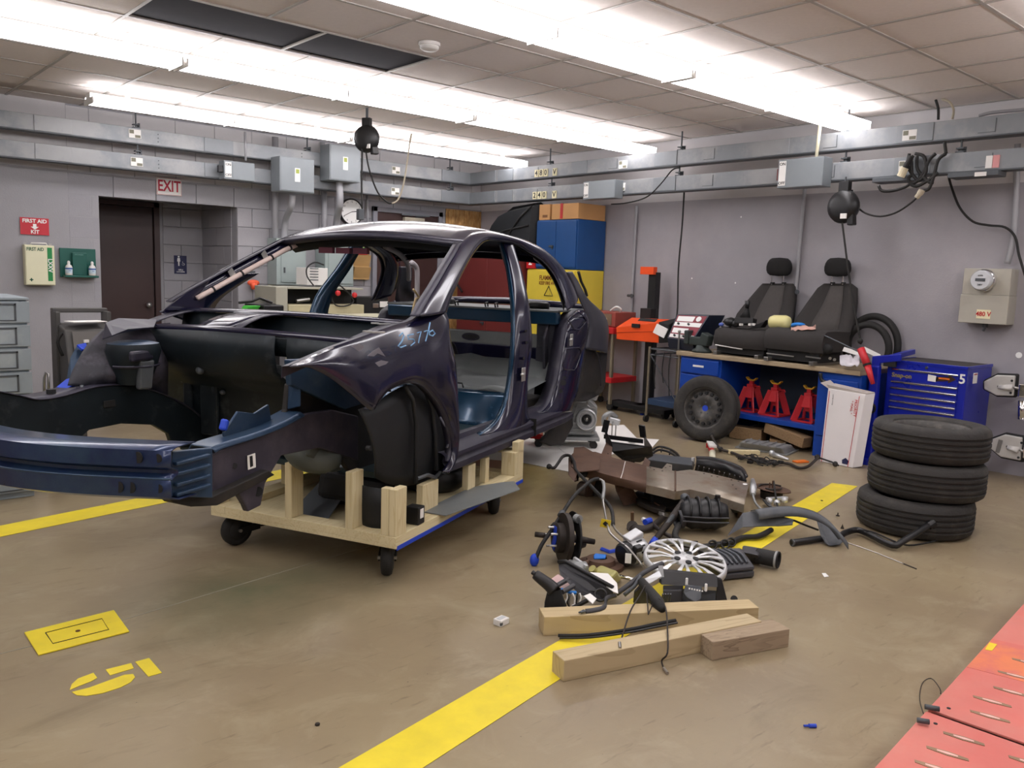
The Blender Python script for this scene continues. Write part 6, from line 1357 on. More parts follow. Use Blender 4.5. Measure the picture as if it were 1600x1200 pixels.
single('metal_rod', MB().tube([at(x, y, x=6.46) for x, y in ((1198, 552), (1240, 557))], .006, 6), m_steel, 'thin steel rod at the bench edge under the right car seat', 'rod')
t = thing('plastic_bag', 'clear plastic bag of hardware at the right end of the bench', 'bag', at(1325, 565, x=6.5))
random.seed(5); rw = [[at(1312+3.4*i, 557+3.5*j, x=6.52-.03*j)+Vector((0, 0, random.uniform(-.012, .018))) for i in range(10)] for j in range(5)]
part('film', MB().grid(rw), mat('milky_film', (214, 210, 216), .3, var=.1), t, world=True, smooth=True, solid=.004)
for i, (x, y) in enumerate(((1297, 560), (1304, 562), (1345, 562), (1340, 570), (1358, 560))):
    single('loose_bolt', MB().cyl((0, 0, 0), (.03, .01, .0), .008, n=8).cyl((.0, 0, 0), (-.008, -.003, 0), .013, n=6).xf(Matrix.Translation(at(x, y, x=6.50))), m_steel, ['small steel bolt left of the bag on the bench', 'small steel bolt touching the left edge of the clear bag', 'small steel bolt behind the red lamp handle', 'small steel bolt under the red lamp handle', 'small steel bolt at the right end of the bench'][i], 'bolt', 'loose bolts on the bench')
single('paper_slip', MB().obox(at(1333, 550, x=6.62), (.10, .16, .003), (15, -15, 20)), m_paper, 'white paper slip behind the plastic bag on the bench', 'paper')
single('paper_slip', MB().obox(at(1362, 551, x=6.7), (.10, .14, .003), (25, -15, 20)), m_paper, 'white paper slip leaning by the red lamp', 'paper')
# hose coil
t = thing('hose_coil', 'black corrugated hose coiled upright behind the right end of the bench', 'hose', (7.08, 3.2, .76))
for nm, cx, cy, rx, ry, x in (('hose_turn', 1363, 540, 40, 46, 7.12), ('hose_turn', 1355, 545, 34, 38, 7.02)):
    c = at(cx, cy, x=x); ry_ = abs(at(cx+rx, cy, x=x).y-c.y); rz_ = abs(at(cx, cy-ry, x=x).z-c.z)
    b = MB().tube([c+Vector((0, ry_*math.cos(a), rz_*math.sin(a))) for a in [math.radians(-25+230*k/40) for k in range(41)]], .030, 10); part(nm, b, m_rubber, t, world=True, smooth=True)

# ================================================================ AIMER, CARTS
t = thing('headlight_aimer', 'orange headlight aimer box on a tall black column with a forked base', 'aimer', (7.0, 5.6, 0))
CXc, CYc = 6.98, 5.66
part('column', MB().box(CXc-.04, CYc-.05, .04, CXc+.04, CYc+.05, 1.50), m_black, t, world=True, bevel=.004)
part('base_plate', MB().box(6.75, 5.25, .05, 6.95, 6.05, .10), m_blackm, t, world=True, bevel=.006); part('base_arm', MB().box(6.8, 5.62, .05, 7.1, 5.72, .10), m_blackm, t, world=True, bevel=.006)
for y in (5.3, 6.0): part('base_wheel', MB().cyl((6.83, y-.02, .05), (6.83, y+.02, .05), .05, n=14), m_rubber, t, world=True)
q = at(1017, 423, x=6.93); part('top_plate', MB().box(6.90, q.y-.06, q.z-.04, 6.96, q.y+.12, q.z+.04), m_orange, t, world=True, bevel=.003)
A0 = [at(x, y, x=6.62) for x, y in ((963, 530), (1029, 536), (1029, 503), (963, 511))]
part('aimer_box', MB().hexa([A0[0], A0[1], A0[1]+Vector((.24, 0, 0)), A0[0]+Vector((.24, 0, 0)), A0[3], A0[2], A0[2]+Vector((.24, 0, .02)), A0[3]+Vector((.24, 0, .10))]), m_orange, t, world=True, bevel=.006)
part('lid_seam', MB().beam(A0[3].lerp(A0[0], .45)+Vector((-.002, 0, 0)), A0[2].lerp(A0[1], .45)+Vector((-.002, 0, 0)), .003, .005), mat('dark_orange', (170, 50, 12), .5), t, world=True)
part('black_hood', MB().hexa([A0[1], A0[1]+Vector((0, -.13, .02)), A0[1]+Vector((.22, -.13, .02)), A0[1]+Vector((.24, 0, 0)), A0[2], A0[2]+Vector((0, -.13, -.02)), A0[2]+Vector((.22, -.13, .06)), A0[2]+Vector((.24, 0, .02))]), m_blackm, t, world=True, bevel=.006)
q = at(994, 509, x=6.615); part('latch', MB().box(6.60, q.y-.05, q.z-.02, 6.62, q.y+.05, q.z+.02), m_ink, t, world=True, bevel=.003)
q = at(1010, 502, x=6.63); dec = part('decal', MB().obox((6.66, q.y+.01, q.z+.012), (.004, .22, .05), (0, 60, 0)), m_ink, t, world=True)
part('hanging_tag', MB().obox(at(1032, 517, x=6.60), (.01, .14, .10), (20, 10, 10)), m_paper, t, world=True, bevel=.004); part('column_sleeve', MB().box(6.86, CYc-.07, 1.0, 6.945, CYc+.07, 1.12), m_blackm, t, world=True)
# red utility cart
t = thing('utility_cart', 'red tray utility cart with steel legs behind the orange aimer', 'cart', (6.95, 6.15, 0))
for z, h in ((.83, .07), (.30, .06)): part('tray', MB().box(6.70, 5.95, z, 7.12, 6.48, z+h), m_red, t, world=True, bevel=.006)
for x in (6.71, 7.09):
    for y in (5.96, 6.44): part('leg', MB().box(x, y, .07, x+.03, y+.03, .90), mat('tan_steel', (132, 122, 104), .5, .3), t, world=True); part('caster', MB().cyl((x, y+.015, .035), (x+.03, y+.015, .035), .035, n=12), m_rubber, t, world=True)
t = thing('old_tester', 'faded red metal tester with knobs on the red cart', 'instrument', (6.95, 6.2, .90))
part('case', MB().box(6.74, 5.97, .905, 7.08, 6.50, 1.06), mat('faded_red_enamel', (150, 70, 60), .5, var=.1), t, world=True, bevel=.006)
part('front_panel', MB().box(6.735, 6.02, .92, 6.74, 6.46, 1.04), mat('olive_panel', (120, 100, 80), .5), t, world=True)
for y in (6.1, 6.25, 6.38): part('knob', MB().cyl((6.715, y, .98), (6.735, y, .98), .018, n=12), mat('cream_plug', (0,0,0)), t, world=True)
part('cable', MB().tube(crom([(6.8, 6.1, 1.07), (6.78, 6.0, 1.12), (6.8, 5.95, 1.10), (6.85, 6.0, 1.06)], 4), .01, 6), m_wht, t, world=True, smooth=True)
t = thing('black_toolbox', 'small black case on the lower red tray', 'box', (6.9, 6.3, .36)); part('case', MB().box(6.75, 6.3, .362, 7.0, 6.46, .50), m_black, t, world=True, bevel=.008); part('handle', MB().tube([(6.87, 6.34, .50), (6.87, 6.34, .53), (6.87, 6.42, .53), (6.87, 6.42, .50)], .008, 6), m_black, t, world=True)
# wire cart with tester
t = thing('wire_cart', 'black wire cart with a blue lower shelf left of the bench', 'cart', (6.75, 5.1, 0))
WX0, WX1, WY0, WY1, WZ = 6.52, 6.98, 4.93, 5.30, .74
for x in (WX0, WX1):
    for y in (WY0, WY1): part('leg', MB().cyl((x, y, .06), (x, y, WZ+.02), .012, n=8), mat('tan_steel', (0,0,0)), t, world=True); part('caster', MB().cyl((x, y-.012, .035), (x, y+.012, .035), .035, n=14), m_rubber, t, world=True)
for z in (WZ, WZ-.06): part('wire_rim', MB().tube([(WX0, WY0, z), (WX0, WY1, z), (WX1, WY1, z), (WX1, WY0, z), (WX0, WY0, z)], .007, 6), m_galvd, t, world=True)
for i in range(6): x = WX0+(WX1-WX0)*i/5; part('shelf_wire', MB().cyl((x, WY0, WZ), (x, WY1, WZ), .004, n=6), m_galvd, t, world=True)
part('lower_shelf', MB().box(WX0, WY0, .18, WX1, WY1, .24), mat('slate_blue_enamel', (36, 60, 92), .5), t, world=True, bevel=.005)
part('cross_brace', MB().cyl((WX0, WY1, .70), (WX0, WY0, .24), .006, n=6), m_galvd, t, world=True)
for y, z in ((5.20, .35), (5.10, .42), (5.02, .30)): part('hanging_lead', MB().tube(crom([(WX0-.02, y, .72), (WX0-.025, y+.01, .55), (WX0-.02, y-.01, z)], 4), .006, 6), m_rubber, t, world=True, smooth=True)
t = thing('battery_tester', 'slanted dark blue tester with red and white meter panel on the wire cart', 'instrument', (6.7, 4.85, .76))
F = [at(x, y, x=X) for x, y, X in ((1043, 528, 6.52), (1082, 533, 6.52), (1108, 493, 6.66), (1058, 491, 6.66))]
bk = [p+Vector((.26, 0, 0)) for p in F]; bk[0].z = bk[1].z = .77
lowf = [F[0]+Vector((.03, 0, 0)), F[1]+Vector((.03, 0, 0))]; 
for p in lowf: p.z = .762
part('case', MB().add([lowf[0], lowf[1], F[1], F[2], F[3], F[0], bk[0], bk[1], bk[2], bk[3]], [(0, 1, 2, 5), (5, 2, 3, 4), (4, 3, 8, 9), (0, 5, 4, 9, 6), (1, 7, 8, 3, 2), (6, 9, 8, 7), (0, 6, 7, 1)]), mat('dark_navy_case', (26, 34, 52), .4), t, world=True)
fn = (F[1]-F[0]).cross(F[3]-F[0]).normalized(); fn = fn if fn.x < 0 else -fn
def onf(u, v): return F[0].lerp(F[1], u).lerp(F[3].lerp(F[2], u), v)
def fpan(nm, u0, v0, u1, v1, m, h=.004): part(nm, MB().prism([onf(u0, v0), onf(u1, v0), onf(u1, v1), onf(u0, v1)], fn*h), m, t, world=True)
fpan('meter_panel', .04, .04, .96, .96, m_redp if False else mat('crimson_panel', (130, 28, 46), .5), .002)
fpan('meter_window', .08, .72, .62, .92, m_wht, .004); fpan('control_strip', .05, .52, .95, .68, m_wht, .004); fpan('meter_window', .08, .24, .62, .44, m_wht, .004); fpan('control_strip', .05, .05, .95, .19, m_wht, .004)
for u, v in ((.2, .60), (.55, .60), (.25, .12), (.6, .12)): c = onf(u, v); part('knob', MB().cyl(c, c+fn*.02, .011, n=10), m_black, t, world=True)
c = onf(.78, .82); part('dial', MB().cyl(c, c+fn*.012, .028, n=18), m_wht, t, world=True)

# ================================================================ PARTS ON THE FLOOR
def F(px, py, z=0.0): return at(px, py, z=z)
m_rust = mat('brown_surface_rust', (98, 74, 60), .65, .25, var=.2, scale=6, rgb2=(84, 62, 50), mask=(.45, .65), mscale=5)
m_rusteel = mat('worn_bare_steel', (158, 148, 134), .42, .6, var=.12, scale=5, rgb2=(120, 96, 74), mask=(.5, .72), mscale=5)
m_cast = mat('dull_cast_aluminum', (150, 152, 152), .5, .45, var=.12, scale=10)
m_castb = mat('bright_cast_aluminum', (200, 202, 204), .35, .6, var=.1, scale=12)
m_dstl = mat('dark_greasy_steel', (52, 46, 42), .55, .4, var=.25, scale=10)
m_slate = mat('slate_grey_plastic', (74, 78, 84), .5, var=.1, scale=5, rgb2=(92, 94, 96), mask=(.5, .75), mscale=5)
m_char = mat('charcoal_plastic', (58, 58, 62), .5, var=.1, scale=7)
m_bt = mat('blue_tape', (28, 66, 190), .6)
# timber beams
def timber(label, pa, pb, w_, h, m, sg=1):
    A, B = F(*pa), F(*pb); d = (B-A).normalized(); n_ = Vector((-d.y, d.x, 0))*sg; L = (B-A).length
    T = thing('timber_block', label, 'timber', A, math.degrees(math.atan2(d.y, d.x)))
    part('beam', MB().box(0, 0 if sg > 0 else -w_, 0, L, w_ if sg > 0 else 0, h), m, T, bevel=.003); return T, L
m_tb = wood('pine_timber', (190, 170, 130), (152, 130, 92), .55); m_tb2 = wood('grey_pine_timber', (186, 168, 132), (146, 126, 92), .5)
m_tb3 = wood('weathered_grey_timber', (160, 142, 118), (98, 80, 64), 1.2, .85)
timber('long pine timber lying against the pile of loose parts', (849, 994), (1184, 978), .095, .080, m_tb)
timber('long pine timber in front, lying across the yellow stripe', (880, 1066), (1188, 1000), .085, .080, m_tb2)
T, L = timber('short weathered grey-brown timber nearest the camera', (1112, 1033), (1232, 1011), .105, .075, m_tb3)
# --- paper under the gearbox
def sheet(label, pts): 
    b = MB().prism([F(x, y, .001) for x, y in pts], (0, 0, .002)); single('paper_sheet', b, m_paper, label, 'paper')
sheet('large white paper sheet on the floor under the gearbox, left part', [(640, 716), (760, 690), (838, 668), (905, 700), (893, 738), (812, 722), (720, 714)])
for q_ in (1,): single('paper_sheet', MB().prism([F(x, y, .0035) for x, y in ((846, 676), (905, 668), (975, 664), (1000, 690), (915, 730), (880, 706))], (0, 0, .002)), m_paper, 'white paper sheet on the floor under the gearbox, right part', 'paper')
single('paper_sheet', MB().prism([F(x, y, .0035) for x, y in ((985, 684), (1030, 687), (1016, 703), (975, 706))], (0, 0, .002)), m_paper, 'small white paper sheet behind the black tub', 'paper')
# --- gearbox on red dolly
g0 = F(893, 697); t = thing('gearbox', 'grey cast aluminum gearbox with a round flange standing on a small dolly', 'gearbox', (g0.x, g0.y, .085), -42)
# local x runs to the right in view, y away
part('bellhousing', MB().prism([(-.20, -.02, .0), (.16, -.02, 0), (.17, -.02, .20), (.11, -.02, .25), (.02, -.02, .26), (-.08, -.02, .25), (-.12, -.02, .12)], (0, .16, 0)), m_cast, t, bevel=.012)
part('case_front', MB().prism([(-.16, -.06, .005), (.14, -.06, .005), (.15, -.06, .18), (.08, -.06, .235), (-.03, -.06, .235), (-.07, -.06, .12)], (0, .05, 0)), m_cast, t, bevel=.010)
part('round_flange', MB().lathe([(.072, .0), (.072, .03), (.064, .034), (.057, .022), (.050, .022), (.046, .032), (.038, .032), (.034, .015), (0, .015)], (.09, -.06, .12), (0, -1, 0), 30), m_castb, t, auto=40)
part('seal_ring', MB().lathe([(.032, .02), (.032, .026), (.014, .026), (.014, .02)], (.09, -.06, .12), (0, -1, 0), 24, closed=True), m_blackm, t, smooth=True)
part('shaft_stub', MB().cyl((.09, -.09, .12), (.09, -.06, .12), .012, n=12), m_steel, t, smooth=True)
for z in (.02, .045, .19): part('casting_rib', MB().box(-.13, -.072, z, .15, -.06, z+.008), m_cast, t)
for a_, b_ in (((-.06, .13), (.0, .20)), ((-.07, .10), (.02, .09)), ((-.02, .06), (.03, .22))): part('casting_rib', MB().beam((a_[0], -.066, a_[1]), (b_[0], -.066, b_[1]), .012, .010, up=(0, 1, 0)), m_cast, t)
for x, z in ((-.14, .03), (.14, .03), (.14, .17), (.09, .225), (-.02, .225), (-.06, .15)): part('bolt', MB().cyl((x, -.075, z), (x, -.06, z), .009, n=6), m_steel, t)
part('top_bracket', MB().obox((.13, .02, .27), (.08, .06, .05), (0, 20, 0)), m_castb, t, bevel=.01)
t = thing('gearbox_dolly', 'small dolly with red side and casters under the gearbox', 'dolly', (g0.x, g0.y, 0), -42)
t.scale = (1.18, 1.18, 1.18); bpy.data.objects['gearbox'].scale = (1.2, 1.2, 1.25); bpy.data.objects['gearbox'].location.z = .1
part('platform', MB().box(-.22, -.10, .06, .19, .18, .083), m_cast, t, bevel=.003); part('red_end', MB().prism([(-.30, -.08, .06), (-.21, -.09, .06), (-.21, -.09, .09), (-.33, -.06, .12)], (0, .20, 0)), m_red, t, bevel=.003)
for x, y in ((-.24, -.07), (.15, -.07), (-.24, .15), (.15, .15)):
    part('caster', MB().cyl((x, y-.012, .028), (x, y+.012, .028), .028, n=14).box(x-.014, y-.014, .04, x+.014, y+.014, .06), m_rubber, t)
t = thing('cast_bracket', 'bright cast part propped on two rods right of the gearbox', 'car part', F(958, 683)); c = F(958, 683)
for dx in (-.02, .03): part('rod', MB().cyl((dx, 0, 0), (dx, 0, .12), .006, n=8), m_steel, t)
part('casting', MB().obox((0, 0, .15), (.11, .06, .06), (0, 15, -40)), m_castb, t, bevel=.012)
part('curved_pipe', MB().tube(crom([(-.10, .03, .12), (-.10, .03, .19), (-.04, .01, .22), (.03, 0, .18)], 5), .022, 10), m_cast, t, smooth=True)
for k_ in range(3): part('lug', MB().cyl((-.03+.03*k_, -.02, .12), (-.03+.03*k_, -.02, .15), .010, n=8), m_castb, t)
# --- rusty cross beam (front subframe)
def H(px, py, z): return at(px, py, z=z)
t = thing('subframe_member', 'long rusty steel cross beam, brown at left and bare steel at right', 'car part', F(1040, 790))
zl, zr = .24, .17
def bz(px): return zl+(zr-zl)*(px-895)/275
top = [(897, 706), (930, 706), (960, 716), (1010, 728), (1055, 737), (1078, 734), (1110, 740), (1171, 755)]
bot = [(893, 728), (930, 737), (960, 745), (1010, 757), (1055, 768), (1078, 765), (1110, 772), (1163, 788)]
rows = []
for (a, b_) in zip(top, bot):
    P, Q = H(*a, bz(a[0])), H(*b_, bz(b_[0])-.012); d = (Q-P).normalized()
    rows.append([P+Vector((0, 0, -.06)), P, P.lerp(Q, .25)+Vector((0, 0, .008)), P.lerp(Q, .75)+Vector((0, 0, .008)), Q, Q+Vector((0, 0, -.05))])
part('rusty_half', MB().grid(rows[:4]), m_rust, t, world=True, solid=.004, auto=35); part('bare_half', MB().grid(rows[3:]), m_rusteel, t, world=True, solid=.004, auto=35)
part('bottom_return', MB().grid([[r[4]+Vector((0, 0, -.002)), r[5]] for r in rows[3:]]), m_rusteel, t, world=True, solid=.004)
part('end_plate', MB().prism([H(x, y, .25) for x, y in ((897, 700), (912, 699), (928, 708), (938, 714), (936, 735), (905, 738), (893, 730))], (0, 0, .005)), m_rust, t, world=True)
part('end_ear', MB().prism([H(x, y, .25) for x, y in ((888, 716), (898, 706), (903, 738), (902, 751), (897, 752), (888, 742))], (.01, .01, 0)), m_rust, t, world=True, bevel=.002)
for pts, dz in ((((938, 714), (948, 690), (957, 697), (955, 718)), .26), (((1003, 728), (1008, 715), (1016, 722), (1014, 730)), .24), (((1034, 734), (1042, 725), (1050, 727), (1050, 737)), .22)):
    part('upright_tab', MB().prism([H(x, y, bz(x)+.0) for x, y in pts], (0, 0, .004)), m_rust if pts[0][0] < 1020 else m_rusteel, t, world=True)
for pts in (((898, 740), (905, 737), (904, 752), (898, 753)), ((960, 748), (985, 755), (995, 775), (1000, 785), (975, 790), (965, 770)), ((1005, 757), (1062, 772), (1060, 800), (1040, 796), (1012, 770)), ((1152, 783), (1164, 788), (1161, 806), (1150, 802))):
    A_ = [H(x, y, .17 if y < 762 else (.02 if y > 780 else .10)) for x, y in pts]; part('hanging_bracket', MB().prism(A_, (.02, .03, 0)), m_rust if pts[0][0] < 1000 else m_dstl, t, world=True, bevel=.002)
part('cross_seam', MB().tube([rows[4][k]+Vector((0, 0, .004)) for k in (1, 2, 3, 4)], .006, 6), m_rust, t, world=True); part('weld_line', MB().tube([H(977, 721, .235), H(973, 738, .236), H(970, 747, .225)], .002, 5), m_paper, t, world=True)
for x, y in ((1016, 731), (1022, 734), (1035, 736), (1040, 731), (1047, 729), (1100, 740), (1112, 744), (1121, 745), (1143, 750), (1154, 752), (1145, 758), (1150, 764), (923, 711), (900, 703), (950, 709)):
    p = H(x, y, bz(x)+.012); part('punched_hole', MB().cyl(p, p+Vector((0, 0, .002)), .006, n=8), m_ink, t, world=True)
p = H(1164, 757, .185); part('bolt_washer', MB().lathe([(.006, 0), (.014, 0), (.014, .004), (.006, .004)], p, (0, 0, 1), 14, closed=True), m_wht, t, world=True)
part('rubber_bushing', MB().cyl(H(1143, 785, .12), H(1150, 795, .11), .028, n=14), m_rubber, t, world=True, smooth=True); part('rubber_bushing', MB().cyl(H(905, 738, .2), H(914, 741, .2), .022, n=12), m_rubber, t, world=True, smooth=True)
part('leg_stand', MB().beam(H(930, 735, .20), F(918, 775), .04, .03).beam(H(1158, 790, .12), F(1156, 808), .03, .03), m_rust, t, world=True)
t = thing('brake_booster', 'dusty round casting with bracket under the left end of the cross beam', 'car part', F(915, 772))
part('drum', MB().lathe([(0, .08), (.04, .08), (.055, .06), (.06, .03), (.055, .0), (0, 0)], F(914, 772), (0, 0, 1), 18), mat('dusty_brown_casting', (96, 84, 74), .6, .3, var=.2), t, world=True, smooth=True)
part('side_bracket', MB().prism([F(928, 776), F(945, 776), H(945, 752, .10), H(930, 748, .11)], (.015, .02, 0)), m_dstl, t, world=True, bevel=.003)
# --- black tub behind the beam
t = thing('console_bin', 'black plastic storage bin with notched back resting behind the cross beam', 'car part', F(990, 735))
fr_ = [H(955, 690, .26), H(1018, 698, .26), H(1020, 712, .17), H(1000, 722, .10), H(975, 720, .12), H(958, 706, .20)]
bk_ = [p+Vector((.10, .16, .0)) for p in fr_]
part('front_wall', MB().prism(fr_, (.006, .01, 0)), m_black, t, world=True, bevel=.003)
part('side_wall', MB().prism([fr_[0], bk_[0]+Vector((0, 0, .06)), bk_[5], fr_[5]], (.006, 0, 0)), m_black, t, world=True, bevel=.003); part('side_wall', MB().prism([fr_[1], bk_[1]+Vector((0, 0, .05)), bk_[2], fr_[2]], (.006, 0, 0)), m_black, t, world=True, bevel=.003)
part('bottom_wall', MB().add([fr_[5], fr_[4], fr_[3], fr_[2], bk_[2], bk_[3], bk_[4], bk_[5]], [(0, 1, 6, 7), (1, 2, 5, 6), (2, 3, 4, 5)]), m_black, t, world=True, solid=.005)
part('back_rail', MB().beam(bk_[0]+Vector((0, 0, .0)), bk_[1], .012, .03), m_black, t, world=True)
for q_, dx in ((bk_[0], .02), (bk_[1], -.02)): part('mount_ear', MB().beam(q_+Vector((0, 0, .03)), q_+Vector((dx*1.2, 0, .12)), .05, .012), m_black, t, world=True)
part('support_foot', MB().beam(fr_[4], Vector((fr_[4].x, fr_[4].y, 0)), .03, .03).beam(bk_[3], Vector((bk_[3].x, bk_[3].y, 0)), .03, .03), m_dstl, t, world=True)
# --- dash trims and arch behind the beam
t = thing('duct_trim', 'smooth slate-grey plastic duct lying behind the cross beam', 'car part', F(1045, 735))
part('shell', MB().hexa([H(x, y, z) for x, y, z in ((1008, 730, .05), (1082, 740, .03), (1086, 728, .03), (1012, 716, .05), (1008, 717, .12), (1082, 727, .10), (1086, 716, .10), (1012, 708, .12))]), m_slate, t, world=True, bevel=.012)
part('end_clip', MB().obox(H(1083, 720, .10), (.02, .02, .05)), m_white, t, world=True)
t = thing('grille_trim', 'long black ribbed vent trim lying behind the bare end of the cross beam', 'car part', F(1130, 755))
gr = [(1088, 715), (1110, 716), (1135, 722), (1158, 732), (1166, 745)]
part('top_rail', MB().tube(crom([H(x, y, .13) for x, y in gr], 4), .014, 8, flat=.6), m_black, t, world=True, smooth=True)
part('body', MB().grid([[H(x, y, .13), H(x, y+6, .14), H(x-2, y+18, .08), H(x-4, y+24, .02)] for x, y in gr]), m_black, t, world=True, smooth=True, solid=.006)
for i in range(9):
    x = 1092+8*i; y = 728+i*2.1; part('rib', MB().beam(H(x, y, .12), H(x-2, y+9, .07), .006, .01), m_char, t, world=True)
part('end_connector', MB().obox(H(1156, 742, .10), (.05, .04, .06), (0, 0, 30)), m_char, t, world=True, bevel=.005)
t = thing('arch_seal', 'thin black curved trim arch behind the slate-grey duct', 'car part', F(1040, 712))
for k_, r in enumerate((0, 5)): part('arch_rail', MB().tube(crom([H(x, y+r, .06) for x, y in ((1020, 703), (1030, 698), (1045, 701), (1058, 709), (1062, 716))], 4), .010, 6), m_black, t, world=True, smooth=True)
for x, y in ((1035, 700), (1048, 704), (1056, 710)): part('link', MB().beam(H(x, y, .06), H(x-2, y+6, .05), .01, .01), m_black, t, world=True)
t = thing('heater_box', 'dark boxy blower housing in shadow under the cross beam', 'car part', F(1040, 795))
part('housing', MB().box(-.12, -.08, .0, .12, .10, .12).xf(Matrix.Rotation(math.radians(-35), 4, 'Z')), m_blackm, t, bevel=.015); part('cover', MB().cyl((0, 0, .12), (0, 0, .14), .06, n=16), m_black, t)
part('pipe_end', MB().cyl(H(996, 757, .1), H(1006, 759, .1), .012, n=8), m_cast, t, world=True)
# --- suspension arms
t = thing('control_arm', 'greasy control arm with an upright stud left of the intake manifold', 'car part', F(1005, 828))
part('arm', MB().tube(crom([F(985, 824, .02), F(1005, 826, .025), F(1022, 820, .03), F(1040, 805, .03)], 4), [.022, .024, .026, .024, .022, .02, .02, .018, .018, .018, .018, .018, .018], 8, flat=.45), m_dstl, t, world=True, smooth=True)
part('bushing', MB().cyl(F(988, 826, .0), F(988, 822, .03), .032, n=16), m_dstl, t, world=True); part('stud', MB().cyl(F(988, 820, .02), H(988, 800, .10), .010, n=10), mat('rusty_stud', (110, 84, 62), .6, .5), t, world=True)
part('blue_tape_tip', MB().cyl(F(1008, 816, .05), F(1016, 813, .05), .018, n=8), m_bt, t, world=True); part('white_cap', MB().cyl(F(1005, 812, .05), F(1009, 814, .05), .016, n=8), m_white, t, world=True)
t = thing('control_arm', 'rusty stamped control arm lying below the middle of the cross beam', 'car part', F(1020, 790))
part('arm', MB().prism([F(x, y, .03) for x, y in ((990, 776), (1000, 772), (1022, 788), (1040, 798), (1038, 806), (1018, 800), (996, 790))], (0, 0, .03)), m_dstl, t, world=True, bevel=.005); part('spring_clip', MB().lathe([(.02, 0), (.03, 0), (.03, .02), (.02, .02)], F(1036, 806, .03), (.3, 0, 1), 16, closed=True), m_steel, t, world=True)
for i, pts in enumerate((((1000, 776), (1015, 780), (1030, 790)), )): part('edge_lip', MB().tube([F(x, y, .062) for x, y in pts], .005, 6), m_rust, t, world=True)
t = thing('drive_shaft', 'dark strut rod with a blue taped end propped against the cross beam', 'car part', F(1022, 846))
part('rod', MB().tube([F(1022, 846, .015), H(1048, 812, .08), H(1068, 785, .16)], [.016, .022, .022], 10), m_dstl, t, world=True, smooth=True); part('polished_face', MB().tube([F(1030, 834, .035), H(1052, 806, .10)], .014, 8), m_galvd, t, world=True, smooth=True)
part('blue_tape_tip', MB().tube([F(1019, 850, .012), F(1025, 842, .02)], .019, 8), m_bt, t, world=True, smooth=True); part('head', MB().sphere(H(1070, 778, .17), .028, 10, 7), m_galvd, t, world=True, smooth=True)
t = thing('tie_rod', 'short dark rod crossing beneath the propped strut', 'car part', F(1035, 835)); part('rod', MB().tube([F(1018, 818, .03), F(1035, 832, .03), F(1056, 842, .03)], .013, 8), m_dstl, t, world=True, smooth=True)
# --- intake manifold
c = F(1098, 832); t = thing('intake_manifold', 'rounded black ribbed plastic intake manifold in front of the cross beam', 'car part', (c.x, c.y, 0), -42)
body = []
for i in range(13):
    u = i/12; x = -.12+.24*u; rr = .085*(1-abs(2*u-1)**4*.35)+.004*math.cos(u*math.pi*8)
    body.append([Vector((x, .02+rr*1.0*math.cos(a), .095+rr*.95*math.sin(a))) for a in [2*math.pi*k/16 for k in range(16)]])
b = MB().grid(body, True); b.f.append(tuple(range(15, -1, -1))); b.f.append(tuple(12*16+k for k in range(16))); part('plenum', b, m_black, t, smooth=True)
for i in range(4): part('runner_rib', MB().tube([(-.08+.05*i, .02+.088*math.cos(a), .098+.086*math.sin(a)) for a in [math.radians(20+14*k) for k in range(12)]], .006, 6), m_black, t, smooth=True)
for z in (.075, .10): part('seam_band', MB().tube([(-.118, -.06, z), (0, -.074, z), (.118, -.06, z)], .005, 6), m_char, t)
part('lug', MB().cyl((.07, .02, .17), (.07, .02, .20), .014, n=10), m_black, t); part('lug_hole', MB().cyl((.07, .004, .19), (.07, .006, .19), .007, n=8), m_ink, t)
t.scale = (1.1, 1.1, 1.08)
part('throttle_ring', MB().lathe([(.04, -.01), (.052, -.01), (.052, .02), (.04, .02)], (-.13, .0, .07), (1, .3, 0), 22, closed=True), m_char, t, smooth=True)
t = thing('hose_loop', 'black curved corrugated hose left of the intake manifold', 'hose', F(1062, 845))
part('hose', MB().tube(crom([F(1075, 812, .05), F(1060, 822, .05), F(1055, 838, .04), F(1066, 848, .03), F(1090, 850, .03)], 5), .018, 8), m_rubber, t, world=True, smooth=True)
t = thing('fuel_rail', 'black wiring strip with round ports between manifold and hubcap', 'car part', F(1105, 858))
part('strip', MB().beam(F(1066, 860, .03), F(1140, 848, .03), .04, .02), m_black, t, world=True, bevel=.003)
for x, y in ((1113, 852), (1132, 851), (1142, 848)): part('port_ring', MB().lathe([(.018, 0), (.026, 0), (.026, .02), (.018, .02)], F(x, y, .03), (-.6, -.6, .5), 16, closed=True), m_black, t, world=True, smooth=True)
# --- brake hub with rotor standing
c = F(880, 878); t = thing('brake_hub', 'wheel hub with upright brake rotor, studs and blue tape at the left of the pile', 'car part', (c.x, c.y, 0), -42-10)
ax_ = Vector((-1, -.45, .08)).normalized()
part('rotor', MB().lathe([(.045, -.012), (.125, -.012), (.125, .012), (.045, .012)], (0, 0, .125), ax_, 36, closed=True), m_dstl, t, auto=40)
part('rotor_hat', MB().lathe([(.075, .0), (.075, .045), (.068, .05), (.03, .05)], (0, 0, .125), ax_, 28), m_dstl, t, auto=40)
part('dust_shield', MB().lathe([(.04, -.03), (.13, -.028), (.135, -.018)], (0.02, 0, .125), ax_, 32), m_blackm, t, smooth=True, solid=.003)
for k_ in range(5):
    a = 2*math.pi*k_/5; u = ax_.cross(Vector((0, 0, 1))).normalized(); v = ax_.cross(u); q_ = Vector((0, 0, .125))+(u*math.cos(a)+v*math.sin(a))*.05
    part('wheel_stud', MB().cyl(q_+ax_*.05, q_+ax_*.085, .006, n=8), m_steel, t)
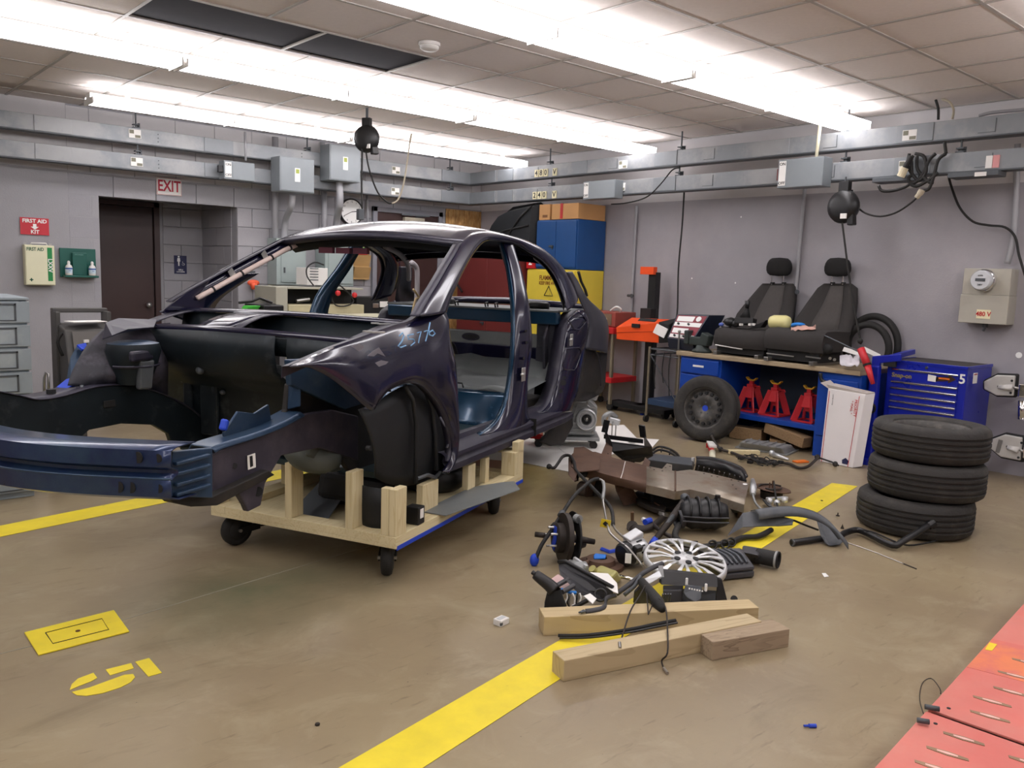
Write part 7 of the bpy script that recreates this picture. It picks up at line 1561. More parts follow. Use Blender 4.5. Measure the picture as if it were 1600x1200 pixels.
part('blue_tape_patch', MB().add([Vector((0, 0, .125))+ax_*.053+u*a_+v*b_ for a_, b_ in ((-.02, -.06), (.025, -.055), (.01, 0), (.03, .05), (-.02, .06), (-.035, 0))], [(0, 1, 2, 3, 4, 5)]), m_bt, t, solid=.004)
part('spindle_arm', MB().cyl(Vector((0, 0, .13))-ax_*.02, Vector((.02, .0, .11))-ax_*.14, .02, .014, n=10), m_dstl, t, smooth=True); part('knuckle_eye', MB().cyl((.055, -.01, .235), (.075, -.03, .235), .022, n=14), m_cast, t)
part('rod', MB().tube([H(836, 835, .12), H(856, 837, .12)], .014, 8), m_dstl, t, world=True, smooth=True)
part('lower_arm', MB().tube([H(895, 862, .06), H(905, 853, .08), H(912, 850, .08)], .018, 8), m_dstl, t, world=True, smooth=True); part('blue_tape_tip', MB().sphere(H(900, 842, .11), .022, 8, 6), m_bt, t, world=True)
# --- hoses arching from left
t = thing('rubber_hose', 'long dark rubber hose arching up from a blue taped end left of the pile', 'hose', F(837, 890))
h_ = crom([F(836, 876, .03), F(846, 852, .10), F(862, 828, .16), F(880, 800, .22), F(897, 775, .27), F(915, 758, .30), F(926, 750, .31), F(935, 748, .31)], 5)
part('hose', MB().tube(h_, .010, 8), m_rubber, t, world=True, smooth=True); part('clamp', MB().cyl(H(876, 806, .21), H(879, 801, .22), .018, n=12), m_galvd, t, world=True); part('clamp', MB().cyl(H(864, 824, .165), H(867, 820, .17), .016, n=12), m_blackm, t, world=True)
part('blue_tape_end', MB().sphere(F(835, 875, .03), .026, 8, 6, (1, .8, 1.3)), m_bt, t, world=True, smooth=True)
pp = crom([F(935, 748, .31), F(942, 752, .30), F(944, 764, .27), F(942, 780, .24), F(945, 800, .20), F(949, 820, .17), F(953, 832, .15), F(965, 844, .13), F(983, 858, .11), F(1005, 885, .05)], 4)
part('metal_pipe', MB().tube(pp, .006, 8), m_steel, t, world=True, smooth=True); part('pale_sleeve', MB().tube(pp[4:13], .0095, 8), m_cast, t, world=True, smooth=True)
q_ = H(946, 818, .175); part('yellow_tag', MB().obox(q_, (.05, .002, .045), (10, 10, -42)), mat('yellow_tag', (235, 205, 40), .6), t, world=True); part('tag_print', MB().obox(q_+Vector((-.002, -.002, 0)), (.02, .002, .02), (10, 40, -42)), m_ink, t, world=True)
t = thing('rubber_hose', 'thin black hose running from a ball end over the beam plate down to a pipe', 'hose', F(862, 740))
h2 = crom([H(858, 729, .22), H(866, 731, .22), H(873, 722, .24), H(880, 713, .26), H(890, 712, .27), H(897, 722, .26), H(900, 735, .25), H(915, 751, .24), H(938, 775, .22), H(952, 790, .20), H(957, 803, .18), H(958, 820, .16)], 4)
part('hose', MB().tube(h2, .010, 8), m_rubber, t, world=True, smooth=True); part('ball_end', MB().sphere(H(858, 729, .22), .018, 10, 7), m_rubber, t, world=True, smooth=True)
part('metal_pipe', MB().tube(crom([H(958, 820, .16), H(962, 828, .15), H(975, 840, .14), H(988, 852, .12), H(1000, 870, .07), H(1010, 880, .03)], 4), .006, 8), m_steel, t, world=True, smooth=True)
# --- alternator
c = F(988, 884); t = thing('alternator', 'black and silver alternator with vent slots left of the hubcap', 'car part', (c.x, c.y, 0), -30)
aa, ab = Vector((-.07, -.03, .065)), Vector((.065, .03, .085)); d_ = (ab-aa).normalized()
part('rear_cover', MB().lathe([(0, 0), (.05, .002), (.06, .012), (.062, .045)], aa, d_, 24), m_black, t, auto=40); part('front_frame', MB().lathe([(.062, .045), (.066, .055), (.066, .12), (.055, .14), (0, .14)], aa, d_, 24), m_castb, t, auto=40)
for k_ in range(14):
    a = 2*math.pi*k_/14; u = d_.orthogonal().normalized(); v = d_.cross(u); q_ = aa+(u*math.cos(a)+v*math.sin(a))*.0665
    part('vent_slot', MB().beam(q_+d_*.075, q_+d_*.11, .008, .003, up=(u*math.cos(a)+v*math.sin(a))), m_ink, t)
part('top_mount', MB().obox((.0, .01, .15), (.09, .06, .03), (10, -20, 20)), m_castb, t, bevel=.006); part('pulley', MB().lathe([(.012, .14), (.028, .14), (.028, .165), (.012, .165)], aa, d_, 18, closed=True), m_dstl, t, auto=40)
part('label', MB().obox((-.055, -.085, .07), (.03, .002, .05), (0, 0, -24)), m_paper, t); part('plug', MB().obox((.0, -.06, .11), (.05, .03, .03), (20, 0, 30)), m_black, t, bevel=.005)
# --- flat rotor with blue tape, blue strip
c = F(938, 886); t = thing('brake_rotor', 'rusty brake rotor lying flat with a blue taped hub', 'car part', (c.x, c.y, .0))
part('disc', MB().lathe([(.07, 0), (.115, 0), (.115, .020), (.07, .020)], (0, 0, 0), (0, 0, 1), 36, closed=True), m_rust, t, auto=40); part('hat', MB().lathe([(.075, .02), (.070, .045), (.060, .048), (.032, .048), (.030, .02)], (0, 0, 0), (0, 0, 1), 30), m_rust, t, auto=40)
part('blue_tape_patch', MB().prism([(-.05, .0, .049), (-.02, .03, .049), (.01, .045, .049), (.04, .0, .049), (.0, -.03, .049)], (0, 0, .008)), mat('bright_blue_tape', (40, 120, 215), .6), t, bevel=.003)
single('blue_tape_strip', MB().tube([F(939, 857, .01), F(952, 862, .012), F(968, 859, .012)], .010, 6, flat=.4), m_bt, 'flat twisted strip of blue tape between rotor and alternator', 'tape')
t = thing('brake_caliper', 'silver-grey brake caliper in front of the upright rotor', 'car part', F(902, 895))
part('body', MB().tube([F(888, 882, .05), F(905, 888, .05), F(916, 886, .05)], [.028, .034, .028], 10, flat=.7), m_cast, t, world=True, smooth=True); part('slide_rail', MB().beam(F(897, 872, .08), F(917, 886, .06), .014, .014), m_castb, t, world=True); part('bolt', MB().cyl(F(914, 880, .06), F(919, 877, .065), .010, n=8), m_rust, t, world=True)
# --- reservoir
t = thing('washer_reservoir', 'yellow-green translucent fluid reservoir lying between rotor and papers', 'bottle', F(948, 908))
part('tank', MB().hexa([F(922, 902, .01), F(960, 918, .01), F(973, 905, .01), F(940, 888, .01), F(926, 892, .07), F(956, 902, .09), F(966, 892, .09), F(938, 882, .08)]), mat('olive_translucent', (166, 160, 96), .4, var=.06), t, world=True, bevel=.014)
part('neck', MB().cyl(F(928, 892, .07), F(925, 888, .085), .018, n=12), mat('olive_translucent', (0,0,0)), t, world=True)
single('steel_pipe', MB().tube([F(968, 900, .03), F(990, 906, .02), F(1000, 910, .012)], .009, 8), m_chrome, 'short bright steel pipe right of the yellow-green reservoir', 'pipe', smooth=True)
# --- hubcap
t = thing('hubcap', 'silver multi-spoke hubcap leaning on top of the parts pile', 'hubcap', F(1075, 905))
Ca = [H(1012, 858, .09), H(1131, 900, .05)]; ctr = H(1071, 878, .085); hx = (H(1131, 903, .05)-H(1012, 856, .11)).normalized(); hr = (H(1131, 903, .05)-H(1012, 856, .11)).length/2
vw = (CAM-ctr).normalized(); hn = (Vector((0, 0, 1))-hx*hx.z).normalized(); hn = (hn+vw*.15); hn = (hn-hx*hx.dot(hn)).normalized(); hy = hn.cross(hx)
ctr = (H(1131, 903, .05)+H(1012, 856, .11))/2+hn*.01
def hc(r, a, h=0): return ctr+(hx*math.cos(a)+hy*math.sin(a))*r*hr+hn*h
m_hub = mat('silver_hubcap_paint', (196, 197, 198), .32, .35, var=.04, scale=8)
part('outer_ring', MB().lathe([(hr*.90, .0), (hr*.93, .012), (hr*.97, .012), (hr*1.0, .0), (hr*1.0, -.02), (hr*.96, -.02)], ctr, hn, 48, ref=hx), m_hub, t, world=True, smooth=True, solid=.002)
part('center_dome', MB().lathe([(hr*.34, .004), (hr*.28, .016), (hr*.15, .022), (0, .024)], ctr, hn, 32, ref=hx), m_hub, t, world=True, smooth=True, solid=.002)
for k_ in range(9):
    a = 2*math.pi*k_/9+.2
    for da in (-.13, .13):
        part('spoke', MB().add([hc(.27, a-.10+da*.4, .010), hc(.27, a+.10+da*.4, .010), hc(.60, a+.06+da*1.0, .018), hc(.93, a+.075+da*1.2, .010), hc(.93, a-.075+da*1.2, .010), hc(.60, a-.06+da*1.0, .018)], [(0, 1, 2, 5), (5, 2, 3, 4)]), m_hub, t, world=True, solid=.006, off=-1)
for k_ in range(5): q_ = hc(.24, 2*math.pi*k_/5+.4, .018); part('lug_cover', MB().cyl(q_, q_+hn*.005, .015, n=14), m_ink, t, world=True)
part('inner_wire', MB().lathe([(hr*.86, -.02), (hr*.88, -.02), (hr*.88, -.016), (hr*.86, -.016)], ctr, hn, 40, closed=True, ref=hx), m_dstl, t, world=True)
# --- airbox
t = thing('air_filter_box', 'dark grey ribbed air filter housing with a corrugated duct', 'car part', F(1145, 895))
lo4 = [F(1112, 882, .01), F(1136, 897, .01), F(1184, 892, .01), F(1162, 868, .01)]; up4 = [H(1088, 857, .09), H(1130, 890, .06), H(1180, 885, .06), H(1158, 855, .10)]
lo4 = [Vector((p.x, p.y, .005)) for p in up4]
part('lower_half', MB().hexa(lo4+[p*1.0-Vector((0, 0, .025)) for p in up4]), m_char, t, world=True, bevel=.008); part('lid', MB().hexa([p-Vector((0, 0, .022)) for p in up4]+up4), m_char, t, world=True, bevel=.010)
def lidp(u, v): return up4[0].lerp(up4[1], v).lerp(up4[3].lerp(up4[2], v), u)
for i in range(5): u = .28+.14*i; part('lid_rib', MB().tube(crom([lidp(u-.12, .10)+Vector((0, 0, .004)), lidp(u, .45)+Vector((0, 0, .01)), lidp(u+.0, .82)+Vector((0, 0, .004))], 4), .007, 6), m_slate, t, world=True, smooth=True)
part('duct_neck', MB().hexa([F(1160, 876, .0), F(1188, 882, .0), F(1188, 866, .0), F(1165, 860, .0), H(1158, 862, .08), H(1186, 868, .08), H(1186, 856, .08), H(1160, 852, .08)]), m_char, t, world=True, bevel=.01)
da, db = H(1182, 868, .05), H(1216, 875, .05); dv = db-da; ln = dv.length
prof = []
for i in range(27): prof.append((.040 if i % 2 else .036, ln*i/26))
part('corrugated_duct', MB().lathe(prof, da, dv, 24), m_rubber, t, world=True, smooth=True, solid=.002); part('duct_clamp', MB().lathe([(.042, ln*.86), (.044, ln*.88), (.044, ln*.95), (.042, ln*.97)], da, dv, 24), m_cast, t, world=True, auto=40); part('duct_mouth', MB().lathe([(.043, ln), (.040, ln*1.04), (.034, ln*1.0)], da, dv, 24), m_blackm, t, world=True, smooth=True)
# --- big grey liner / duct trims on the right
t = thing('wheel_arch_trim', 'slate-grey plastic fender trim arching to the floor on the right of the pile', 'car part', F(1240, 850))
part('flat_wing', MB().add([H(x, y, z) for x, y, z in ((1136, 838, .04), (1160, 802, .12), (1186, 797, .13), (1240, 812, .11), (1238, 820, .09), (1216, 822, .07), (1200, 822, .06), (1160, 824, .06))], [(0, 1, 7), (1, 2, 3, 6, 7), (3, 4, 5, 6)]), m_slate, t, world=True, solid=.006)
ar = crom([H(1180, 800, .13), H(1205, 796, .15), H(1240, 795, .16), H(1270, 802, .15), H(1292, 815, .12), H(1308, 832, .08), H(1318, 845, .04)], 4)
part('arch_strip', MB().grid([[p+Vector((.0, .03, 0)), p+Vector((0, 0, .012)), p+Vector((-.02, -.035, -.0)), p+Vector((-.03, -.045, -.03))] for p in ar]), m_slate, t, world=True, smooth=True, solid=.005)
part('arch_foot', MB().prism([H(1280, 812, .10), H(1300, 822, .08), H(1322, 844, .03), H(1312, 852, .01), H(1296, 853, .01), H(1288, 840, .04)], (.01, .03, 0)), m_slate, t, world=True, bevel=.006)
part('lower_clutter', MB().tube(crom([F(1140, 850, .02), F(1160, 840, .02), F(1185, 838, .025), F(1205, 828, .03)], 4), .016, 8), m_blackm, t, world=True, smooth=True); part('rib', MB().tube([H(1240, 813, .10), H(1262, 822, .06), H(1278, 828, .03)], .006, 6), m_black, t, world=True)
# --- filler pipe
t = thing('filler_pipe', 'black bent plastic filler pipe lying in front of the tires', 'pipe', F(1350, 845))
fp = crom([F(1237, 848, .02), F(1280, 842, .022), F(1310, 838, .025), F(1322, 832, .03), F(1340, 828, .03), F(1360, 836, .03), F(1395, 852, .03), F(1412, 845, .05), F(1440, 828, .09), F(1455, 818, .11)], 4)
part('pipe', MB().tube(fp, .018, 12), m_black, t, world=True, smooth=True); part('mouth', MB().cyl(F(1450, 822, .10), F(1458, 816, .12), .024, n=14), m_black, t, world=True); part('vent_tube', MB().tube(crom([F(1330, 828, .05), F(1360, 830, .05), F(1395, 845, .05), F(1420, 852, .02), F(1450, 848, .015), F(1462, 845, .015)], 4), .005, 6), m_blackm, t, world=True, smooth=True)
part('end_ring', MB().lathe([(.012, -.004), (.02, -.004), (.02, .004), (.012, .004)], F(1238, 848, .02), (1, -.4, 0), 16, closed=True), m_galvd, t, world=True)
t = thing('dipstick', 'long thin steel dipstick lying on the open floor', 'dipstick', F(1380, 867)); part('blade', MB().tube([F(1322, 847, .004), F(1370, 864, .003), F(1412, 881, .003)], .0022, 5), m_steel, t, world=True); part('dark_tip', MB().tube([F(1410, 880, .003), F(1432, 889, .003)], .0034, 5), m_dstl, t, world=True)
# --- brake backing plate and silver parts right of beam
c = F(1205, 778); t = thing('brake_plate', 'rusty round brake backing plate with springs right of the cross beam', 'car part', (c.x, c.y, 0), -30, rot=(0, 0, -30))
part('base_drum', MB().lathe([(0, 0), (.07, 0), (.075, .05), (0, .05)], (0, 0, 0), (0, 0, 1), 24), m_dstl, t, auto=40); part('plate', MB().lathe([(0, .055), (.04, .06), (.09, .058), (.115, .068), (.118, .06)], (0, 0, 0), (.1, 0, 1), 32), m_rust, t, smooth=True, solid=.003)
for r, s_ in ((.085, 1), (.06, -1)): part('brake_shoe', MB().tube([(r*math.cos(a), r*math.sin(a), .072) for a in [math.radians(s_*(20+14*k)) for k in range(11)]], .007, 6), m_dstl, t, smooth=True)
for x, y in ((.02, .03), (-.03, -.02)): part('post', MB().cyl((x, y, .06), (x, y, .11), .005, n=6), m_rust, t)
part('cable', MB().tube([H(1209, 752, .10), H(1212, 775, .07), H(1216, 797, .02)], .006, 6), m_rubber, t, world=True, smooth=True)
t = thing('silver_casting', 'bright bracket casting and coiled tubes below the backing plate', 'car part', F(1210, 798))
for x, y in ((1203, 783), (1214, 786), (1226, 782)): part('lobe', MB().sphere(H(x, y, .04), .022, 8, 6), m_castb, t, world=True, smooth=True)
part('bar', MB().beam(H(1198, 780, .05), H(1230, 778, .05), .03, .02), m_castb, t, world=True, bevel=.005)
for k_ in range(4): part('curved_tube', MB().tube(crom([F(1192+k_*3, 780+k_*2, .03), F(1200+k_*3, 790+k_*1.5, .025), F(1215+k_*3, 796+k_, .02)], 4), .005, 6), m_galvd if k_ % 2 else m_rubber, t, world=True, smooth=True)
t = thing('catalytic_pipe', 'grey metal sleeve pipe at the bare end of the cross beam', 'car part', F(1178, 780)); part('sleeve', MB().tube([H(1176, 750, .10), H(1177, 762, .09), H(1176, 772, .07)], [.014, .024, .018], 12), m_castb, t, world=True, smooth=True); part('tail', MB().tube(crom([H(1176, 772, .07), H(1180, 785, .04), H(1188, 795, .02)], 4), .008, 8), m_cast, t, world=True, smooth=True)
# --- stabilizer bar and harness near the mailing box
t = thing('stabilizer_bar', 'black bent stabilizer bar with joints in front of the bench', 'car part', F(1220, 728))
part('bar', MB().tube(crom([F(1112, 681, .10), F(1118, 692, .06), F(1126, 702, .03), F(1140, 706, .02), F(1165, 715, .02), F(1200, 722, .02), F(1230, 724, .02), F(1248, 731, .02), F(1262, 729, .03), F(1274, 719, .05), F(1278, 714, .06)], 5), .012, 8), m_dstl, t, world=True, smooth=True)
part('end_link', MB().tube([F(1276, 714, .05), F(1300, 722, .02), F(1310, 727, .015)], .007, 8), m_black, t, world=True, smooth=True)
for x, y, z in ((1112, 680, .10), (1126, 702, .03), (1277, 714, .05), (1305, 725, .02), (1210, 724, .03)): part('joint', MB().sphere(F(x, y, z), .022, 8, 6), m_rubber, t, world=True, smooth=True)
t = thing('wiring_harness', 'tangle of black wiring harness around the stabilizer bar', 'cable', F(1185, 720)); random.seed(11)
for k_ in range(9):
    x = 1150+k_*3; part('wire', MB().tube(crom([F(x+i*9+random.uniform(-3, 3), 712+i*2+random.uniform(-4, 6), .015+random.uniform(0, .02)) for i in range(6)], 4), .005, 5), m_rubber, t, world=True, smooth=True)
for x, y in ((1157, 716), (1172, 722), (1190, 718), (1220, 722)): part('connector', MB().obox(F(x, y, .03), (.04, .03, .025), (0, 0, x)), m_black, t, world=True, bevel=.004)
# spray bottle, stick, valve cover, tool
t = thing('spray_bottle', 'white spray bottle with a red collar lying in front of the wheel', 'bottle', F(1112, 700))
part('bottle', MB().cyl(F(1113, 706, .025), F(1113, 716, .02), .026, n=14), mat('milky_bottle', (214, 210, 186), .4), t, world=True, smooth=True); part('red_collar', MB().cyl(F(1110, 700, .035), F(1113, 706, .03), .022, n=12), m_red, t, world=True); part('sprayer_head', MB().prism([H(1104, 692, .05), H(1114, 693, .05), H(1120, 700, .05), H(1108, 700, .05)], (0, 0, .02)), m_white, t, world=True, bevel=.003); part('trigger', MB().obox(F(1105, 696, .04), (.014, .012, .04)), m_red, t, world=True)
t = thing('pine_stick', 'pale pine stick lying behind the wiring harness', 'wood block', F(1160, 708)); part('stick', MB().beam(F(1138, 706, .02), F(1186, 707, .02), .05, .035), m_pine, t, world=True, bevel=.003)
t = thing('valve_cover', 'long ribbed grey aluminum valve cover in front of the wood blocks', 'car part', F(1195, 705))
vf = [F(1152, 700, .0), F(1228, 712, .0), F(1245, 704, .0), F(1168, 692, .0)]; vt = [H(1156, 690, .07), H(1222, 700, .07), H(1238, 695, .06), H(1166, 685, .07)]
part('cover', MB().hexa(vf+vt), m_cast, t, world=True, bevel=.018); part('flange', MB().prism([v+(v-sum(vf, Vector())/4)*.08 for v in vf], (0, 0, .012)), m_cast, t, world=True, bevel=.003)
for i in range(5): u = .12+.18*i; part('rib', MB().tube([vt[0].lerp(vt[1], u)+Vector((0, 0, .002)), vt[3].lerp(vt[2], u)+Vector((0, 0, .002))], .008, 6), m_cast, t, world=True)
t = thing('grease_tube', 'white tube with an orange label on the floor before the blue pedestal', 'tube', F(1235, 722)); part('tube', MB().tube([F(1208, 710, .025), F(1232, 718, .012)], [.022, .010], 10), m_castb, t, world=True, smooth=True)
part('orange_label', MB().obox(F(1251, 721, .008), (.12, .06, .012), (0, 0, -20)), mat('orange_print', (220, 110, 30), .5), t, world=True, bevel=.002); part('cap_end', MB().sphere(F(1206, 708, .028), .026, 8, 6), m_castb, t, world=True)
# --- nearest cluster: handbrake, tray, papers, wires, console
t = thing('handbrake_lever', 'black handbrake lever with its boot standing at the left of the pile', 'car part', F(863, 955))
part('grip', MB().tube(crom([H(836, 897, .17), H(845, 904, .155), H(858, 914, .13), H(866, 922, .11)], 3), [.020, .022, .023, .024, .025, .026, .027, .028, .03, .03], 12, flat=.8), m_black, t, world=True, smooth=True); part('button', MB().cyl(H(832, 894, .175), H(836, 897, .17), .010, n=10), m_black, t, world=True)
part('boot', MB().grid([[H(x, y, z)+Vector((r*math.cos(a), r*.8*math.sin(a), 0)) for a in [2*math.pi*k/14 for k in range(14)]] for x, y, z, r in ((866, 920, .11, .03), (866, 930, .08, .038), (867, 942, .045, .05), (868, 950, .01, .055))], True), m_blackm, t, world=True, smooth=True)
t = thing('trim_tray', 'long dark grey trim tray tilted over papers behind the first timber', 'car part', F(925, 945))
tr = [H(872, 882, .13), H(884, 881, .14), H(958, 922, .08), H(958, 932, .05), H(945, 938, .02), H(905, 930, .04), H(892, 915, .08), H(875, 898, .11)]
part('panel', MB().prism(tr, (.02, .02, .008)), m_char, t, world=True, bevel=.004); part('upper_lip', MB().tube([p+Vector((0, 0, .012)) for p in (tr[0], tr[1], tr[1].lerp(tr[2], .5), tr[2])], .009, 8), m_black, t, world=True, smooth=True)
for x, y in ((888, 905), (897, 915)): part('peg', MB().cyl(H(x-18, y+10, .08), H(x, y, .09), .011, n=10), m_char, t, world=True)
part('ring_boss', MB().lathe([(.02, 0), (.03, 0), (.03, .02), (.02, .02)], H(938, 930, .06), (-.6, -.6, .4), 18, closed=True), m_black, t, world=True, smooth=True)
for i, (lab, pts, z) in enumerate((('crumpled white paper under the tilted trim tray', [(922, 895), (950, 897), (964, 912), (966, 928), (958, 925), (935, 908)], .085), ('pink and white paper left of the trim tray', [(862, 905), (872, 898), (892, 912), (886, 922), (870, 916)], .05), ('small white paper scrap on the near side of the trim tray', [(912, 932), (922, 928), (932, 936), (926, 944)], .07))):
    P = [H(x, y, z) for x, y in pts]; single('crumpled_paper', MB().prism(P, (.0, .0, .003)), mat('pinkish_paper', (222, 190, 188), .8) if i == 1 else m_paper, lab, 'paper')
t = thing('wire_cluster', 'mixed silver and white wires beside the handbrake boot', 'cable', F(890, 950)); random.seed(4)
for k_ in range(8):
    x = 880+k_*4; part('wire', MB().tube(crom([F(x+random.uniform(-3, 3), 948-i*7, .01+.02*i) for i in range(4)], 3), .004, 5), (m_steel, m_wht, m_rubber)[k_ % 3], t, world=True, smooth=True)
part('blue_clip', MB().tube([H(877, 921, .07), H(890, 925, .065), H(900, 926, .06)], .008, 6), mat('bright_blue_plastic', (0,0,0)), t, world=True)
for x, y in ((854, 946), (860, 950), (898, 948)): part('white_connector', MB().obox(F(x, y, .015), (.02, .02, .02), (0, 0, x)), m_white, t, world=True, bevel=.003)
part('dark_strip', MB().beam(F(895, 950, .03), F(918, 938, .06), .02, .01), m_black, t, world=True)
t = thing('wire_strap', 'grey strap with wire bundle hanging over the first timber', 'cable', F(930, 955))
part('strap', MB().tube(crom([H(962, 930, .06), H(948, 935, .07), H(945, 948, .085), H(930, 953, .088), H(915, 955, .088)], 4), .010, 6, flat=.4), m_char, t, world=True, smooth=True)
for k_ in range(5): part('frayed_wire', MB().tube(crom([H(918+k_, 952, .088), H(912-k_, 955+k_*.6, .09), H(904+k_*2, 957-k_, .088)], 3), .0035, 5), m_galvd, t, world=True, smooth=True)
t = thing('linkage_bracket', 'grey pedal linkage arm with plates above the rubber boot', 'car part', F(1000, 930))
part('arm', MB().tube(crom([H(963, 928, .05), H(985, 912, .09), H(1003, 897, .12), H(1020, 887, .14), H(1036, 880, .15)], 4), .011, 8, flat=.6), m_char, t, world=True, smooth=True); part('arm', MB().tube(crom([H(975, 930, .05), H(992, 915, .09), H(1000, 900, .12)], 3), .009, 8), m_slate, t, world=True, smooth=True)
part('metal_plate', MB().prism([H(1003, 908, .10), H(1030, 893, .13), H(1034, 902, .12), H(1012, 915, .09)], (0, 0, .006)), m_castb, t, world=True, bevel=.002); part('upright_plate', MB().beam(H(1032, 884, .15), H(1034, 905, .10), .02, .01), m_cast, t, world=True)
t = thing('rubber_boot', 'black conical rubber boot leaning on the first timber with two metal lines', 'car part', F(1025, 945))
part('boot', MB().tube([H(1002, 908, .11), H(1015, 925, .10), H(1028, 942, .095), H(1035, 952, .092)], [.018, .024, .028, .016], 12), m_rubber, t, world=True, smooth=True)
part('metal_line', MB().tube(crom([H(1008, 915, .12), H(1000, 930, .10), H(985, 955, .095), H(972, 995, .05), H(968, 1005, .085)], 4), .0035, 6), m_dstl, t, world=True, smooth=True); part('line_end', MB().cyl(H(968, 1004, .085), H(969, 1013, .08), .006, n=8), m_steel, t, world=True)
part('metal_line', MB().tube(crom([H(1030, 935, .12), H(1040, 950, .10), H(1043, 985, .09), H(1043, 1020, .06), H(1034, 1032, .02), H(1037, 1044, .006)], 4), .0035, 6), m_dstl, t, world=True, smooth=True); part('line_end', MB().cyl(F(1037, 1044, .006), F(1043, 1052, .006), .006, n=8), m_steel, t, world=True)
part('metal_line', MB().tube([H(1010, 920, .11), H(1013, 960, .088), H(1024, 935, .10)], .003, 6), m_dstl, t, world=True)
t = thing('console_box', 'open glossy black console housing in front of the hubcap', 'car part', F(1080, 945))
kb = [F(1030, 945), F(1132, 946), H(1122, 905, .12), H(1032, 892, .12)]
bl_, br_ = F(1032, 942), F(1134, 944); tl_, tr_ = H(1033, 893, .125), H(1124, 903, .115)
part('back_panel', MB().prism([H(1033, 892, .125), H(1122, 901, .115), H(1122, 918, .085), H(1033, 914, .09)], (.02, .03, 0)), m_black, t, world=True, bevel=.004); part('floor_panel', MB().prism([F(1036, 944, .004), F(1130, 944, .004), H(1122, 925, .004), H(1036, 920, .004)], (0, 0, .006)), m_blackm, t, world=True)
part('side_panel', MB().prism([H(1122, 903, .115), H(1128, 905, .11), F(1138, 944, .004), F(1118, 944, .004)], (.01, .01, 0)), m_black, t, world=True, bevel=.003); part('inner_block', MB().hexa([F(1036, 944, .01), F(1065, 944, .01), F(1065, 930, .01), F(1036, 930, .01), H(1036, 922, .07), H(1066, 922, .07), H(1068, 914, .07), H(1036, 914, .07)]), m_char, t, world=True, bevel=.005)
pk = [H(1071, 913, .10), H(1096, 916, .10), H(1095, 935, .06), H(1086, 940, .05), H(1072, 934, .06), H(1067, 925, .08)]
part('pocket_cup', MB().prism(pk, (-.012, -.012, .004)), mat('grey_pocket_plastic', (56, 60, 66), .35), t, world=True, bevel=.004)
for i in range(6): p = H(1076+4*i, 918+.8*i, .10)+Vector((-.016, -.016, .004)); part('tick_mark', MB().obox(p, (.006, .003, .006), (0, 0, -42)), m_wht, t, world=True)
for x, y in ((1073, 912), (1103, 921)): part('white_clip', MB().obox(H(x, y-3, .11), (.01, .01, .035)), m_wht, t, world=True, bevel=.003)
for k_ in range(4): part('gear_wire', MB().tube([F(1034+4*k_, 940, .03), H(1036+4*k_, 928, .08)], .004, 5), m_galvd, t, world=True)
t = thing('trim_panel', 'large smooth grey panel behind the rubber boot', 'car part', F(1005, 945)); part('panel', MB().prism([F(990, 944, .005), F(1032, 944, .005), H(1018, 918, .08), H(1000, 915, .09), H(992, 925, .07)], (.01, .015, 0)), m_char, t, world=True, bevel=.008)
t = thing('wiper_blade', 'black wiper blade lying between the two long timbers', 'wiper', F(960, 993))
wp = crom([H(872, 993, .02), H(920, 992, .03), H(980, 984, .045), H(1020, 976, .05), H(1056, 969, .055)], 4)
part('blade', MB().tube(wp, .0075, 6, flat=.7), m_blackm, t, world=True, smooth=True); part('spine', MB().tube([p+Vector((0, -.008, -.008)) for p in wp], .005, 6), m_black, t, world=True)
# --- loose small items on the open floor
t = thing('white_connector_box', 'small white plastic connector box alone on the floor left of the timbers', 'connector', F(783, 975)); part('body', MB().obox((0, 0, .013), (.055, .042, .026), (0, 0, 10)), m_white, t, bevel=.003)
part('inset', MB().obox((0, -.0, .0265), (.04, .02, .002), (0, 0, 10)), mat('grey_inset', (190, 194, 198), .5), t); part('port', MB().obox((-.018, -.022, .012), (.012, .006, .012), (0, 0, 10)), m_galvd, t)
single('blue_pin', MB().cyl(F(1256, 1134, .006), F(1266, 1134, .006), .004, n=8).cyl(F(1264, 1134, .006), F(1275, 1134, .006), .007, n=8), m_bt, 'small blue plastic pin on the floor before the red ramp', 'pin')
single('black_cap', MB().cyl(F(1147, 936, .0), F(1147, 936, .004), .016, n=16), m_black, 'small flat black cap on the floor right of the console', 'cap')
single('white_chip', MB().prism([F(1284, 896, .001), F(1290, 896, .001), F(1295, 901, .001), F(1288, 902, .001)], (0, 0, .002)), m_wht, 'tiny white chip on the open floor below the filler pipe', 'chip')
single('plastic_clip', MB().lathe([(.012, 0), (.012, .004), (.004, .006), (.004, .02), (0, .02)], F(1309, 806), (0, 0, 1), 10), m_dstl, 'small dark push clip standing on the floor near the yellow stripe end', 'clip')
single('plastic_clip', MB().lathe([(.010, 0), (.010, .003), (.003, .02), (0, .03)], F(1316, 826), (0, 0, 1), 10), m_dstl, 'small dark clip behind the filler pipe bend', 'clip')
for x, y, lab in ((496, 1133, 'tiny dark nut on the bare floor at the bottom of the picture'), (1284, 783, 'tiny black bit on the yellow stripe')): single('dark_nut', MB().cyl(F(x, y), F(x, y)+Vector((0, 0, .006)), .008, n=6), m_dstl, lab, 'nut')
single('blue_bottle_cap', MB().cyl(F(1003, 648), F(1003, 648)+Vector((0, 0, .012)), .02, n=14), m_bt, 'blue bottle cap on the floor before the aimer base', 'cap')
